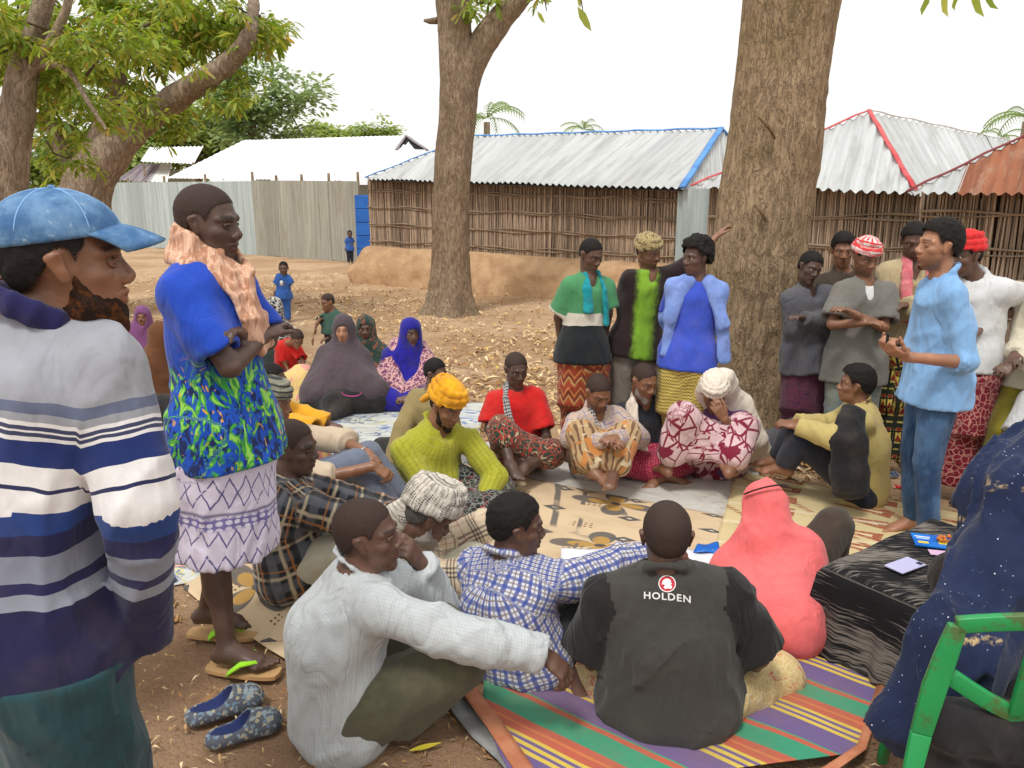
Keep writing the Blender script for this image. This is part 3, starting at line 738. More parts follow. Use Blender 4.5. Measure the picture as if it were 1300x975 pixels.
    if feet:
        for side in (1, -1):
            hj, kn, an, fd = p.leg[side]; h = s; sl = np.cross(Z, fd) * side    # sl: outward
            fl = lambda f_, o, z_: np.array([an[0], an[1], max(an[2] - .055 * s, 0)]) + (fd * f_ + sl * o) * h + Z * z_ * h
            B.add(fl(-.035, 0, .030), fl(.03, 0, .045), .031 * h, .033 * h, k=.03, g=side * 2)
            B.add(fl(.02, 0, .050), fl(.125, -.006, .022), .034 * h, .040 * h, U=sl, flat=.95, flat1=.50, k=.03, g=side * 2)
            for j, (o, ln, r) in enumerate(((-.030, .052, .0130), (-.011, .046, .0095), (.006, .041, .0088), (.020, .034, .0082), (.033, .027, .0080))):
                B.add(fl(.13 - .008 * j, o * .9, .016), fl(.135 + ln - .008 * j, o * 1.05, .011), r * h * .95, r * h * .85, k=.006, g=side * 2 if j == 0 else side * 20 + j)
    vis = [(H, .145 * hs)]
    if hands:
        for side in (1, -1): 
            sh, el, wr, hd = p.arm[side]; vis.append((wr + hd * .07 * s, .15 * s))
    if feet:
        for side in (1, -1):
            hj, kn, an, fd = p.leg[side]; vis.append((an + fd * .08 * s - Z * .04, .13 * s))
    C = np.array([v[0] for v in vis], F32); R = np.array([v[1] for v in vis], F32)
    def nearh(c, h): return np.linalg.norm(c - C[0], axis=1) < R[0]
    def near(c, h): return (np.linalg.norm(c[:, None] - C[None], axis=2) < R[None])[:, 1:].any(1) & (np.linalg.norm(c - C[0], axis=1) > R[0] - h * 3.2)
    def far(c, h): return ~(np.linalg.norm(c[:, None] - C[None], axis=2) < (R - h * 3.2)[None]).any(1)
    V, Q = join([B.mesh(vf, nearh)] + ([B.mesh(vh, near)] if len(vis) > 1 else []) + [B.mesh(vc, far)])
    d = (V - H.astype(F32)); hl_ = np.stack([d @ L, d @ F, d @ U], 1).astype(F32) / hs
    tint = np.ones((len(V), 3), F32)
    if face:
        x, y, z_ = np.abs(hl_[:, 0]), hl_[:, 1], hl_[:, 2]
        lip = np.exp(-((x / .019) ** 4)) * np.exp(-(((z_ + .0635) / .0125) ** 4)) * (y > .078)
        tint *= 1 - lip[:, None] * np.array([-.10, .22, .18])[None]
        seam = np.exp(-((x / .020) ** 4)) * np.exp(-(((z_ + .0625) / .0026) ** 2)) * (y > .07); tint *= 1 - .6 * seam[:, None]
        bx = z_ - .030 + (x - .032) ** 2 * 5
        brow = np.exp(-((bx / .0055) ** 4)) * (x > .012) * (x < .054) * (y > .03); tint *= 1 - .72 * brow[:, None]
        ear = (x > .066) & (y < .03) & (y > -.03) & (np.abs(z_) < .04); tint[ear] *= 1.08
        if beard and beard[0] == 'stubble':
            m = smooth(-.045, -.065, z_) * (y > .0) * (1 - lip) * smooth(-.13, -.11, z_); tint *= 1 - .45 * m[:, None]
        sock = np.exp(-(((x - .031) / .02) ** 2)) * np.exp(-(((z_ - .004) / .014) ** 2)) * (y > .04); tint *= 1 - .22 * sock[:, None]
    rad = np.linalg.norm(hl_, axis=1)
    me = np_mesh('body', V - p.base, Q, dict(tint=tint, hl=hl_))
    link_mesh('body', me, M[skin], p.root)
    # eyes
    if face:
        for sd in (1, -1):
            e = bpy.data.objects.new('eye', eye_mesh()); COL.objects.link(e); e.parent = p.root
            c = hp((.0315 * sd, 0.0708, .0030)) - p.base; r = .0118 * hs
            gz = F if hpitch > -5 else F
            mt = Matrix(((L[0] * r, F[0] * r, U[0] * r, c[0]), (L[1] * r, F[1] * r, U[1] * r, c[1]), (L[2] * r, F[2] * r, U[2] * r, c[2]), (0, 0, 0, 1)))
            e.matrix_local = mt
        if vf < .0058:
            for sd in (1, -1):
                lid = Sdf(K=.004)
                for (z1, z2, rr) in ((.0075, .0078, .0044), (-.0045, -.0052, .0030)):
                    lid.add(hp((.0195 * sd, .0805, z1 * .55)), hp((.0315 * sd, .0855, z2)), rr * hs, k=.002, g=0)
                    lid.add(hp((.0315 * sd, .0855, z2)), hp((.0435 * sd, .078, z1 * .55)), rr * hs, k=.002, g=0)
                lid.add(hp((.0195 * sd, .079, .001)), hp((.0200 * sd, .079, -.001)), .0036 * hs, k=.002, g=0); lid.add(hp((.0435 * sd, .076, .001)), hp((.0430 * sd, .076, -.001)), .0036 * hs, k=.002, g=0)
                v, q = lid.mesh(.0023 * max(1, vf / .0045))
                if len(v): link_mesh('eyelid', np_mesh('eyelid', v - p.base, q, dict(tint=np.full((len(v), 3), .8, F32))), M[skin], p.root)
    # hair
    if hair:
        st = hair[0]; t = {'buzz': .0030, 'short': .009, 'thick': .014, 'afro': .032, 'bald': .0015}[st]
        S = Sdf(); amp = t * .35
        S.ell(hp((0, -.012, .035)), (.076 + t) * hs, (.096 + t) * hs, (.086 + t * 1.5) * hs, L, U, k=.01)
        S.ell(hp((0, -.034, -.01)), (.060 + t * .5) * hs, (.064 + t * .5) * hs, (.055) * hs, L, U, k=.02)
        if st in ('thick', 'afro'): S.ell(hp((0, -.004, .085 + t * .6)), (.062 + t * .5) * hs, (.072 + t) * hs, (.040 + t * .5) * hs, L, U, k=.03)
        fx = np.array([-.14, -.085, -.060, -.040, -.022, -.010, .014, .022, .032, .044, .056, .080, .12]); fu = np.array([-.058, -.056, -.048, -.030, .0, .026, .028, .004, .020, .040, .056, .074, .080])
        rec = hair[2] if len(hair) > 2 else 0
        def line(P, hp0=H.astype(F32), L=L.astype(F32), F=F.astype(F32), U=U.astype(F32)):
            d = (P - hp0) / hs; y = d @ F; z_ = d @ U; x = np.abs(d @ L)
            b = np.interp(y, fx, fu).astype(F32) + .005 * vnoise(P * 130, 3) + rec * smooth(.02, .07, y) + .012 * smooth(.045, .07, x) * smooth(.03, .06, y)
            return (b - z_) * hs * .75
        S.carves.append(line); S.amp = amp * hs
        fr = 90 if st != 'afro' else 55
        S.fold = lambda P: (amp * hs * (vnoise(P * fr, 5) + .6 * vnoise(P * fr * 2.2, 6))).astype(F32)
        v, q = S.mesh(vf * 1.45)
        dv = v - H.astype(F32); ed = ((dv @ U.astype(F32)) + line(v) * 0) * 0 - line(v) / .75
        link_mesh('hair', np_mesh('hair', v - p.base, q, dict(ed=ed)), M[hair[1] if len(hair) > 1 else 'hair'], p.root)
    if beard and beard[0] != 'stubble':
        t = beard[2] if len(beard) > 2 else .010
        S = Sdf(); S.ell(hp((0, .026, -.078)), (.050 + t) * hs, (.053 + t) * hs, (.040 + t * .8) * hs, L, U, k=.02)
        S.add(hp((0, .070, -.106)), hp((0, .070, -.112 - t)), .020 * hs + t * hs * .5, k=.02 * hs)
        for sd in (1, -1): S.add(hp((.062 * sd, .012, -.01)), hp((.050 * sd, .03, -.07)), .010 * hs, .017 * hs, k=.02)
        S.ell(hp((0, .100, -.058)), .030 * hs, .03 * hs, .0155 * hs, L, U, k=.006, carve=True)
        def bl(P):
            d = (P - H.astype(F32)) / hs; y = d @ F.astype(F32); z_ = d @ U.astype(F32)
            return (z_ - np.interp(y, [-.02, .01, .03, .06, .09], [.0, .0, -.035, -.050, -.052]).astype(F32)) * hs * .8
        S.carves.append(bl)
        S.amp = .003; S.fold = lambda P: (.0028 * (vnoise(P * 110, 5) + .6 * vnoise(P * 260, 6))).astype(F32)
        v, q = S.mesh(vf)
        if len(v): link_mesh('beard', np_mesh('beard', v - p.base, q), M[beard[0] if beard[0] in M else 'beard'], p.root)
    return p

def cloth_obj(p, S, name, mats, vox=None, label=None, it=1, tags=True):
    vx = vox or max(.0108, min(.026, p.px * 2.1))
    V, Q = S.mesh(vx)
    if len(V) == 0: print('EMPTY', p.key, name); return None
    if it: V = relax(V, Q, it)
    w = S.tags(V); bc = S.bonecoords(V, w)
    tg = np.array([q['tag'] for q in S.p])[w]
    mats = mats if isinstance(mats, (list, tuple)) else [mats]
    mi = None
    if len(mats) > 1:
        mi = np.clip(tg[Q[:, 0]], 0, len(mats) - 1)
    me = np_mesh(name, V - p.base, Q, dict(bc=bc, part=tg.astype(F32)), mi)
    o = link_mesh(name, me, [M[m] for m in mats], p.root)
    if label: o['label'] = label
    return o

def shirt(p, mat, sleeve='long', ease=.016, hem=.10, amp=.010, open_=False, name='shirt', sl_ease=None, vox=None, collar=True, cuff=0, hemr=1.0, label=None, tuck=False, sl=(None, None), collar_mat=None, upper=False):
    s = p.s; S = Sdf(K=.010); e = ease; es = sl_ease if sl_ease is not None else e
    up, lf, hl, N, PV, mid = p.up, p.lf, p.hl, p.N, p.P, p.mid
    Lt = np.linalg.norm(N - mid); L2 = np.linalg.norm(mid - PV); fat = getattr(p, 'fat', 1)
    S.add(mid, N - up * .13 * s, .140 * s + e, .157 * s + e, U=lf, flat=.76, flat1=.66, k=.06, g=0, tag=0, s0=Lt, sdir=-1, R=.15)
    low = PV - up * hem * s
    flh = .80 if p.is_sit else .95
    if p.is_sit and low[2] < .02: low = PV.copy(); low[2] = max(.05 * s, .03)
    hemd = nrm(mid - low)
    S.add(low, mid, (.168 * s + e) * hemr, .140 * s + e, U=hl * .6 + lf * .4, flat=flh, flat1=.78, k=.06, g=0, tag=0, cutA=.0 if not p.is_sit else .10 * s, s0=Lt + np.linalg.norm(mid - low), sdir=-1, R=.15)
    if not p.is_sit:
        for side in (1, -1):
            hj, kn, an, fd = p.leg[side]; q = hj + (kn - hj) * .55
            S.add(hj, q, .100 * s + e * .8, .096 * s + e, k=.08, g=0, s0=Lt + L2, R=.15, tag=0)
        p.hemc = (low + hemd * .05 * s, hemd)
        S.carves.append(lambda P, lo=low.astype(F32), hd_=hemd.astype(F32): (-(P - lo) @ hd_).astype(F32))
    for i, side in enumerate((1, -1)):
        sh, el, wr, hd = p.arm[side]
        slv = sl[i] or sleeve
        S.add(N - up * .03 * s, sh, .045 * s + e * .7, 0.044 * s + e * .6, k=.05, g=0, tag=0, s0=0.0, R=.15)
        Lu = np.linalg.norm(el - sh); ax = np.cross(el - sh, wr - el); U = nrm(ax) if np.linalg.norm(ax) > 1e-3 else nrm(np.cross(el - sh, [0, 0.2, 1]))
        if slv == 'none': continue
        if slv == 'short':
            B = sh + (el - sh) * .80
            S.add(sh, B, .046 * s + es * .8, .052 * s + es * 1.25, U=U, k=.035, g=0, tag=1, cutB=.0, s0=.05, R=.06)
            q = S.p[-1]
            c = dict(q); c['A'] = (sh + (el - sh) * .62).astype(F32); c['L'] = .3 * s; c['r0'] = .043 * s + es * .6; c['r1'] = .05 * s + es; c['cutB'] = None; c['k'] = .004
            S.carves.append(c)
        else:
            end = wr if slv == 'long' else el + (wr - el) * (.18 if slv == 'rolled' else .55)
            S.add(sh, el, .046 * s + es * .8, .043 * s + es, U=U, k=.035, g=0, tag=1, s0=.05, R=.06)
            S.add(el, end, .043 * s + es, (.031 if slv == 'long' else .042) * s + es * (.75 if slv == 'long' else 1), U=U, k=.02, g=side, tag=1, cutB=.0, s0=.05 + Lu, R=.06)
            if cuff or slv != 'long':
                S.add(end - nrm(wr - el) * .035, end, (.033 if slv == 'long' else .044) * s + es * .8 + .004, k=.004, g=side, tag=1, cutA=0, cutB=.002, s0=.05 + Lu + np.linalg.norm(end - el) - .04, R=.06)
    SC = Sdf(K=.004) if collar_mat else S
    if collar:
        n = 14 if collar_mat else 10; pr = None
        for k in range(n + 1):
            a = 2 * PI * k / n; cr = 1.18 if collar_mat else 1.0; c = N + (p.fw * math.cos(a) * .064 * cr + lf * math.sin(a) * .068 * cr) * s + up * (.018 - .034 * math.cos(a) - (.008 if collar_mat else 0)) * s + (p.H - N) * .05
            if pr is not None and (not open_ or 1 <= k - 0 <= n and not (k == 1 or k == n)): SC.add(pr, c, (.024 if collar_mat else .009) * s, U=up, flat=.45 if collar_mat else 1, k=.01, g=3, s0=.02)
            pr = c
    if upper: S.carves.append(lambda P: (-(P - (N - up * .30 * s).astype(F32)) @ up.astype(F32)).astype(F32))
    # open the neck
    S.carves.append(dict(A=(N - up * .03 * s).astype(F32), W=nrm(p.H - N).astype(F32), U=lf.astype(F32), V=np.cross(nrm(p.H - N), lf).astype(F32), L=.3, r0=.056 * s, r1=.075 * s, f0=1., f1=1., k=.006, g=0, cap=None, cutA=None, cutB=None, tag=0, s0=0, sdir=1, R=None))
    if open_:
        c = N + p.fw * .12 * s - up * .02 * s
        S.ell(c, .035 * s, .09 * s, .10 * s * (open_ if open_ is not True else 1), lf, up, k=.01, carve=True)
    S.fold = folds(p.seed, amp, up); S.amp = amp
    mats = [mat] if isinstance(mat, str) else list(mat)
    if collar_mat: cloth_obj(p, SC, 'collar', collar_mat, max(.006, p.px))
    return cloth_obj(p, S, name, mats, vox, label)

def hem_clip(p, S):
    if getattr(p, 'hemc', None) is not None:
        lo, hd_ = p.hemc; S.carves.append(lambda P: ((P - lo.astype(F32)) @ hd_.astype(F32)).astype(F32))
def trousers(p, mat, ease=.014, amp=.007, name='trousers', upto=.0, vox=None, only=None, waist=.06, flare=0.0, label=None):
    s = p.s; S = Sdf(K=.008); e = ease
    S.add(p.P - p.up * .01, p.P + p.up * waist * s, .152 * s + e * .8, U=p.hl, flat=.74, k=.05, g=0, cutB=.02, R=.12)
    for side in (1, -1):
        if only and side != only: continue
        hj, kn, an, fd = p.leg[side]; lt = np.linalg.norm(kn - hj)
        ax = np.cross(kn - hj, an - kn); U = nrm(ax) if np.linalg.norm(ax) > 1e-3 else p.hl
        end = an - nrm(an - kn) * (.02 * s + upto * s)
        S.add(hj, kn, .088 * s + e, .056 * s + e, U=U, k=.05, g=0, s0=0, R=.08)
        S.add(kn, end, .055 * s + e, .040 * s + e * (1 + flare), U=U, k=.03, g=side, cutB=0, s0=lt, R=.08)
    hem_clip(p, S)
    S.fold = folds(p.seed + 3, amp, nrm(p.leg[1][1] - p.leg[1][0])); S.amp = amp
    return cloth_obj(p, S, name, mat, vox or max(.0125, min(.028, p.px * 2.6)), label)

def sarong(p, mat, hem=.12, ease=.02, amp=.008, r=.17, name='sarong', vox=None, waist=.08, label=None, flat=.78):
    """wrap skirt: standing = one tapering tube, seated = stretched between the thighs"""
    s = p.s; S = Sdf(K=.03); e = ease
    if not p.is_sit:
        a = (p.leg[1][2] + p.leg[-1][2]) * .5; b = p.P + p.up * waist * s
        low = a + (b - a) * (hem / .95); 
        S.add(low, b, (r + .02) * s, .145 * s + e, U=p.hl, flat=flat, k=.04, g=0, cutA=0, cutB=0, s0=.9, sdir=-1, R=.16)
        S.add(p.P + (p.leg[1][1] - p.P) * .2, p.P, .15 * s + e, U=p.hl, flat=.85, k=.05, g=0, s0=.9, sdir=-1, R=.16)
        for side in (1, -1):
            hj, kn, an, fd = p.leg[side]; kk = kn if kn[2] > low[2] + .05 else kn + Z * .08
            S.add(hj, kk, .09 * s + e, .085 * s + e, k=.08, g=0, s0=.1, R=.16, cutB=0)
        up = (0, 0, 1)
    else:
        S.add(p.P, p.P + p.up * waist * s, .155 * s + e, U=p.hl, flat=.8, k=.05, g=0, R=.15)
        K = {}
        for side in (1, -1):
            hj, kn, an, fd = p.leg[side]; K[side] = (hj, kn, kn + (an - kn) * (1 - hem / .42))
            S.add(hj, kn, .09 * s + e, .062 * s + e, k=.06, g=0, s0=0, R=.12)
            S.add(kn, K[side][2], .062 * s + e, .062 * s + e, k=.05, g=0, s0=.4, R=.12)
        for t in (.35, .65, 1.0):
            a = K[1][0] + (K[1][1] - K[1][0]) * t; b = K[-1][0] + (K[-1][1] - K[-1][0]) * t
            m = (a + b) * .5 - Z * .05 * s * t
            for x in (a, b): S.add(x, m, .06 * s * (1.1 - .3 * t), .045 * s, k=.08, g=0, s0=.4 * t, R=.12)
        for t in (.5, 1.0):
            a = K[1][1] + (K[1][2] - K[1][1]) * t; b = K[-1][1] + (K[-1][2] - K[-1][1]) * t; m = (a + b) * .5
            m[2] = max(m[2], .04)
            if np.linalg.norm(a - b) < .5 * s:
                for x in (a, b): S.add(x, m, .05 * s, .035 * s, k=.08, g=0, s0=.4 + .3 * t, R=.12)
        up = nrm(p.leg[1][1] - p.leg[-1][1] + .01)
    hem_clip(p, S)
    S.fold = folds(p.seed + 3, amp, up); S.amp = amp
    # keep it off the ground
    S.carves.append(lambda P: (.012 - P[:, 2]).astype(F32))
    return cloth_obj(p, S, name, mat, vox, label)

def chain(S, pts, rs, flats=1.0, U=None, k=.015, g=0, tag=0, s0=0):
    n = len(pts); rs = rs if hasattr(rs, '__len__') else [rs] * n
    s = s0
    for i in range(n - 1):
        S.add(pts[i], pts[i + 1], rs[i], rs[i + 1], U=U[i] if isinstance(U, list) else U, flat=flats, k=k, g=g, tag=tag, s0=s, R=.06, cap=min(rs[i], rs[i + 1]) * .8 if flats != 1 else None)
        s += np.linalg.norm(np.asarray(pts[i + 1]) - np.asarray(pts[i]))

def scarf(p, mat, pts, w=.045, t=.4, amp=.005, name='scarf', vox=None, frame='neck', label=None, strands=1):
    """pts (side, fwd, up) from the neck base in the chest frame; a flattened band"""
    S = Sdf(K=.006); s = p.s
    Pn = [p.N + (p.lf * a + p.fw * b + p.up * c) * s for a, b, c in [q[:3] for q in pts]]
    for i in range(len(Pn) - 1):
        d = Pn[i + 1] - Pn[i]; ctr = p.N - p.up * .15 * s
        out = nrm((Pn[i] + Pn[i + 1]) * .5 - ctr - p.up * ((Pn[i] - ctr).dot(p.up)) * .9); U = nrm(np.cross(d, out))
        ww = w if len(pts[i]) < 4 else pts[i][3]; w2 = w if len(pts[i + 1]) < 4 else pts[i + 1][3]
        for q in range(strands):
            o = (q - (strands - 1) / 2) * 1.5; a1 = Pn[i] + U * o * ww * s + out * (.006 * math.sin(i * 1.9 + q * 2)); a2 = Pn[i + 1] + U * o * w2 * s + out * (.006 * math.sin((i + 1) * 1.9 + q * 2))
            S.add(a1, a2, ww * s, w2 * s, U=U, flat=t, k=.012, g=0, s0=i * .1, R=.05)
    S.fold = folds(p.seed + 5, amp, nrm(Pn[-1] - Pn[0]), 1.6); S.amp = amp
    return cloth_obj(p, S, name, mat, vox or max(.007, p.px * 1.1), label)

def turban(p, mat, hgt=.055, r=1.0, tilt=10, n=4, knot=None, tail=None, tube=.019, name='turban', dome=True, base=.035, label=None):
    S = Sdf(K=.004); hs = p.hs
    rng = random.Random(p.seed)
    if dome: S.ell(p.hd(0, -.012, base + .02 + hgt * .35), .080 * hs * r, .100 * hs * r, (.070 + hgt * .3) * hs, p.L, p.U, g=0, k=.01)
    for i in range(n):
        rs = (.088 - .010 * (i / max(n - 1, 1)) ** 2 * 2) * r; rf = (.108 - .012 * (i / max(n - 1, 1)) ** 2 * 2) * r
        tl = math.radians(tilt * (1 if i % 2 else -.6)) + rng.uniform(-.1, .1); tr = math.radians(rng.uniform(-9, 9)); u0 = base + .016 + hgt * i / max(n - 1, 1) * 1.05
        prev = None; m = 14
        for k in range(m + 1):
            a = 2 * PI * k / m; sx, fy = math.sin(a) * rs, math.cos(a) * rf - .012
            q = p.hd(sx, fy, u0 + fy * math.tan(tl) + sx * math.tan(tr))
            if prev is not None: S.add(prev, q, tube * hs, U=p.U, flat=.6, k=.01, g=i + 1, s0=k * .04 + i * .3, R=.03)
            prev = q
    if knot: S.add(p.hd(*knot), p.hd(knot[0] * 1.1, knot[1] - .03, knot[2] - .05), .022 * hs, .014 * hs, k=.01, g=20)
    if tail:
        chain(S, [p.hd(*q[:3]) for q in tail], [q[3] * hs for q in tail], flats=.4, g=21)
    # face stays free
    def free(P):
        d = (P - p.H.astype(F32)) / hs; y = d @ p.F.astype(F32); z_ = d @ p.U.astype(F32)
        return np.where(y > .03, (.036 + base * .4 - z_) * hs, -1).astype(F32)
    S.carves.append(free)
    S.fold = folds(p.seed + 9, .003, p.U, 2.5); S.amp = .003
    return cloth_obj(p, S, name, mat, max(.0048, p.px * .85), label)

def cloak(p, mat, spread=.34, low=None, depth=.8, name='hijab', front=None, amp=.010, open_=True, rr=1.0, facew=.056, extra=None, label=None, shoulder=.20, undercap=None, mid_r=None, down=None):
    """a long head covering that falls over the shoulders down to `low` metres above the ground"""
    S = Sdf(K=.03); s, hs = p.s, p.hs
    low = .03 if low is None else low
    S.ell(p.hd(0, -.012, .030), .092 * hs * rr, .112 * hs * rr, .106 * hs * rr, p.L, p.U, g=0, k=.03)
    S.ell(p.hd(0, .0, -.06), .082 * hs * rr, .095 * hs * rr, .09 * hs * rr, p.L, p.U, g=0, k=.05)
    neck = p.N + p.up * .02 * s
    S.add(p.hd(0, -.02, -.06), neck, .085 * hs, .095 * s, U=p.lf, flat=.95, k=.06, g=0, s0=.1, R=.15)
    chest = p.N - p.up * .14 * s
    S.add(neck - p.up * .02, chest, .10 * s, shoulder * s, U=p.lf, flat=.7, k=.08, g=0, s0=.2, R=.15)
    for side in (1, -1):
        sh, el, wr, hd = p.arm[side]
        S.add(neck, sh, .06 * s, .062 * s, k=.08, g=0, s0=.2, R=.15)
        S.add(sh, el, .066 * s, .07 * s, k=.08, g=0, s0=.3, R=.15)
    a = chest; b = p.P.copy() + (p.hf * .05 if front is None else p.hf * front) * s; b[2] = low + .06
    if down is not None: b = p.N + (p.lf * down[0] + p.fw * down[1] + Z * down[2]) * s
    S.add(a, b, shoulder * s, spread * s, U=p.lf, flat=.7, flat1=depth, k=.10, g=0, s0=.35, R=.15)
    if extra:
        for (A, B, r0, r1) in extra: S.add(A, B, r0, r1, k=.08, g=0, s0=.4, R=.15)
    if open_:
        S.ell(p.hd(0, .118, -.018), facew * hs, .07 * hs, .080 * hs, p.L, p.U, k=.008, carve=True)
        S.ell(p.hd(0, .045, -.022), facew * .93 * hs, .06 * hs, .078 * hs, p.L, p.U, k=.008, carve=True)
    S.carves.append(lambda P: (low - P[:, 2]).astype(F32))
    S.fold = folds(p.seed + 9, amp, nrm(p.N - b), .8); S.amp = amp
    o = cloth_obj(p, S, name, mat, label=label)
    if undercap:
        C = Sdf(); C.ell(p.hd(0, -.010, .034), .082 * hs, .101 * hs, .092 * hs, p.L, p.U)
        C.ell(p.hd(0, .11, -.045), .09 * hs, .08 * hs, .105 * hs, p.L, p.U, k=.004, carve=True)
        cloth_obj(p, C, 'undercap', undercap, max(.0045, p.px * .8))
    return o
def blob(p, name, mat, prims, K=.02, amp=.006, vox=None, up=(0, 0, 1), ground=True, label=None, fr=1.0, carves=()):
    """extra drapery: prims = (A, B, r0, r1, flat) world points"""
    S = Sdf(K=K)
    for q in prims:
        A, B, r0, r1 = q[:4]; fl = q[4] if len(q) > 4 else 1; U = q[5] if len(q) > 5 else None
        S.add(A, B, r0, r1, flat=fl, U=U, k=.05, g=0, R=.12)
    for c in carves: S.carves.append(c)
    if ground: S.carves.append(lambda P: (.012 - P[:, 2]).astype(F32))
    S.fold = folds(p.seed + 13, amp, up, fr); S.amp = amp
    return cloth_obj(p, S, name, mat, vox, label)
# ------------------------------------------------------------------ the people, one by one
# --- standing listeners by the thick tree
p = person('green', 'standing man in green, cream and black polo with turquoise towel round his neck', (741, 5.3), (748, 352, 0), (750, 324, -.02), yaw=22, hyaw=35, hpitch=22, pose='stand', skin='skin_c',
    RA=[(709, 403, .02), (714, 448, .05)], LA=[(772, 398, .04), (766, 436, .14)])
shirt(p, 'panel_shirt', 'short', ease=.028, hem=.12, open_=.6)
sarong(p, 'zigzag_wrap', hem=.1, r=.14, amp=.012)
scarf(p, 'turquoise_towel', [(-.05, .13, -.24), (-.065, .10, -.08), (-.06, .02, .02), (0, -.055, .05), (.06, .02, .02), (.085, .10, -.09), (.12, .12, -.34)], .036, .45, name='towel')
p = person('lime', 'standing man in dark shirt with lime green panel, knitted cap, one arm against tree', (806, 5.45), (826, 347, 0), (823, 320, -.02), yaw=8, hyaw=38, hpitch=18, hroll=8, pose='stand', skin='skin_b',
    RA=[(792, 388, .12), (803, 415, .18)], LA=[('sh', 852, 348, .02), (878, 338, .0), (908, 302, .05)], beard=('stubble',))
shirt(p, 'fade_shirt', 'short', ease=.026, hem=.12, sl=(None, None), open_=.5)
trousers(p, 'grey_trousers', .04, .012)
turban(p, 'tan_leopard', hgt=.05, n=4, tilt=6, name='knitted_cap', base=.03)
p = person('bluetee', 'standing young man in blue shirt worn open over blue tee and yellow wrap', (873, 5.05), (886, 356, 0), (884, 328, -.02), yaw=-8, hyaw=-62, hpitch=2, pose='stand', skin='skin_c', hair=('afro',),
    RA=[(848, 402, .10), (856, 440, .18)], LA=[(904, 402, .06), (893, 440, .15)])
shirt(p, 'blue_shirt', 'short', ease=.018, hem=.12, collar=False, name='tee_shirt')
sarong(p, 'yellow_chevron_wrap', hem=.1, r=.15, amp=.010)
for sd in (1, -1):
    sh, el, wr, hd = p.arm[sd]; a = p.N + p.lf * sd * .06 + p.fw * .02
    blob(p, 'open_shirt', 'open_blue_shirt', [(a, sh + Z * .01, .042, .058), (sh, el, .060, .058), (el, wr, .056, .046), (sh + p.fw * .05, p.N + p.lf * sd * .19 + p.fw * .09 - Z * .50, .035, .04, .5, np.array([1., 0, 0])), (a + p.fw * .05, p.N + p.lf * sd * .17 + p.fw * .10 - Z * .26, .022, .028, .4, np.array([1., 0, 0]))], amp=.010)
p = person('jacket', 'man in dark grey jacket and maroon wrap leaning against the thick trunk', (1026, 5.25), (1026, 366, 0), (1028, 340, -.03), yaw=15, hyaw=12, hpitch=16, hroll=-14, pose='stand', skin='skin_e', hair=('short',),
    RA=[(1008, 418, -.06), (1046, 404, -.13)], LA=[(1052, 415, -.05), (1020, 404, -.2)])
shirt(p, 'grey_jacket', 'long', ease=.032, hem=.14, amp=.009, name='jacket', open_=.6)
sarong(p, ['maroon_print'], hem=.05, r=.14, amp=.010)
p = person('behind', 'man with short curly hair standing behind the red and white turban', (1070, 5.55), (1071, 345, 0), (1070, 318, -.02), yaw=-5, hyaw=-15, hpitch=12, pose='stand', skin='skin_b', hair=('thick',), feet=False, hands=False)
shirt(p, 'brown_trousers', 'long', ease=.02, hem=.1)
trousers(p, 'black_trousers')
p = person('redwhite', 'man in red and white checked turban and grey shirt, arms crossed', (1086, 5.0), (1099, 358, 0), (1099, 327, -.02), yaw=0, hyaw=8, hpitch=20, pose='stand', skin='skin_b',
    RA=[(1056, 412, -.10), (1096, 410, -.21)], LA=[(1122, 416, -.10), (1078, 396, -.24)], beard=('stubble',))
shirt(p, 'grey_shirt', 'short', ease=.030, hem=.20, open_=1.0)
trousers(p, 'faded_jeans', .03, .010)
turban(p, 'red_white_check', hgt=.055, n=4, tilt=8, knot=(.08, -.06, .03), base=.03)
shirt(p, 'white_shirt', 'none', ease=.006, hem=.0, amp=.003, collar=False, name='undershirt', upper=True)
p = person('pinkscarf', 'man with dusty pink scarf and beige jacket, yellow and black patterned wrap', (1140, 5.2), (1160, 336, 0), (1160, 306, -.02), yaw=-8, hyaw=-18, hpitch=22, pose='stand', skin='skin_c', hair=('short',),
    RA=[(1130, 396, -.08), (1166, 392, -.26)], LA=[(1190, 392, -.05), (1150, 388, -.24)], beard=('stubble',))
shirt(p, 'beige_jacket', 'long', ease=.036, hem=.02, amp=.010, name='jacket', open_=1.0)
sarong(p, 'kitenge_wrap', hem=.0, r=.13, amp=.012)
scarf(p, 'pink_scarf', [(-.03, .19, -.36), (-.07, .19, -.22), (-.075, .12, -.05), (-.06, .02, .05), (0, -.07, .07), (.06, .02, .05), (.075, .12, -.05), (.05, .19, -.22), (.01, .20, -.36)], .036, .5)
blob(p, 'sash', 'pink_dot_wrap', [(p.P + p.up * .10 - p.lf * .1, p.P + p.up * .10 + p.lf * .1, .13, .13)], amp=.01)
p = person('whiteshirt', 'man in red cap and white short sleeved shirt, hand on hip, behind the speaker', (1226, 4.6), (1238, 352, 0), (1226, 325, -.02), yaw=-50, hyaw=-75, hpitch=8, pose='stand', skin='skin_c',
    LA=[(1312, 380, .05), (1246, 416, -.12)], RA='down')
shirt(p, 'white_shirt', 'short', ease=.030, hem=.06)
sarong(p, 'crimson_paisley', hem=.05, r=.15, amp=.010)
turban(p, 'red_cap', hgt=.06, n=3, tilt=4, name='knitted_cap')
p = person('mustardpants', 'man at right edge in mustard trousers and cream shirt with hands folded', (1318, 4.45), (1338, 372, 0), (1340, 338), yaw=-55, hyaw=-60, pose='stand', skin='skin_c',
    LA=[(1330, 440, -.1), (1288, 462, -.25)], RA=[(1300, 430, .05), (1288, 450, -.2)], RL=[(1275, 545, -.1), (1246, 628, .0)], LL=[(1322, 560, -.15), (1318, 650, -.1)])
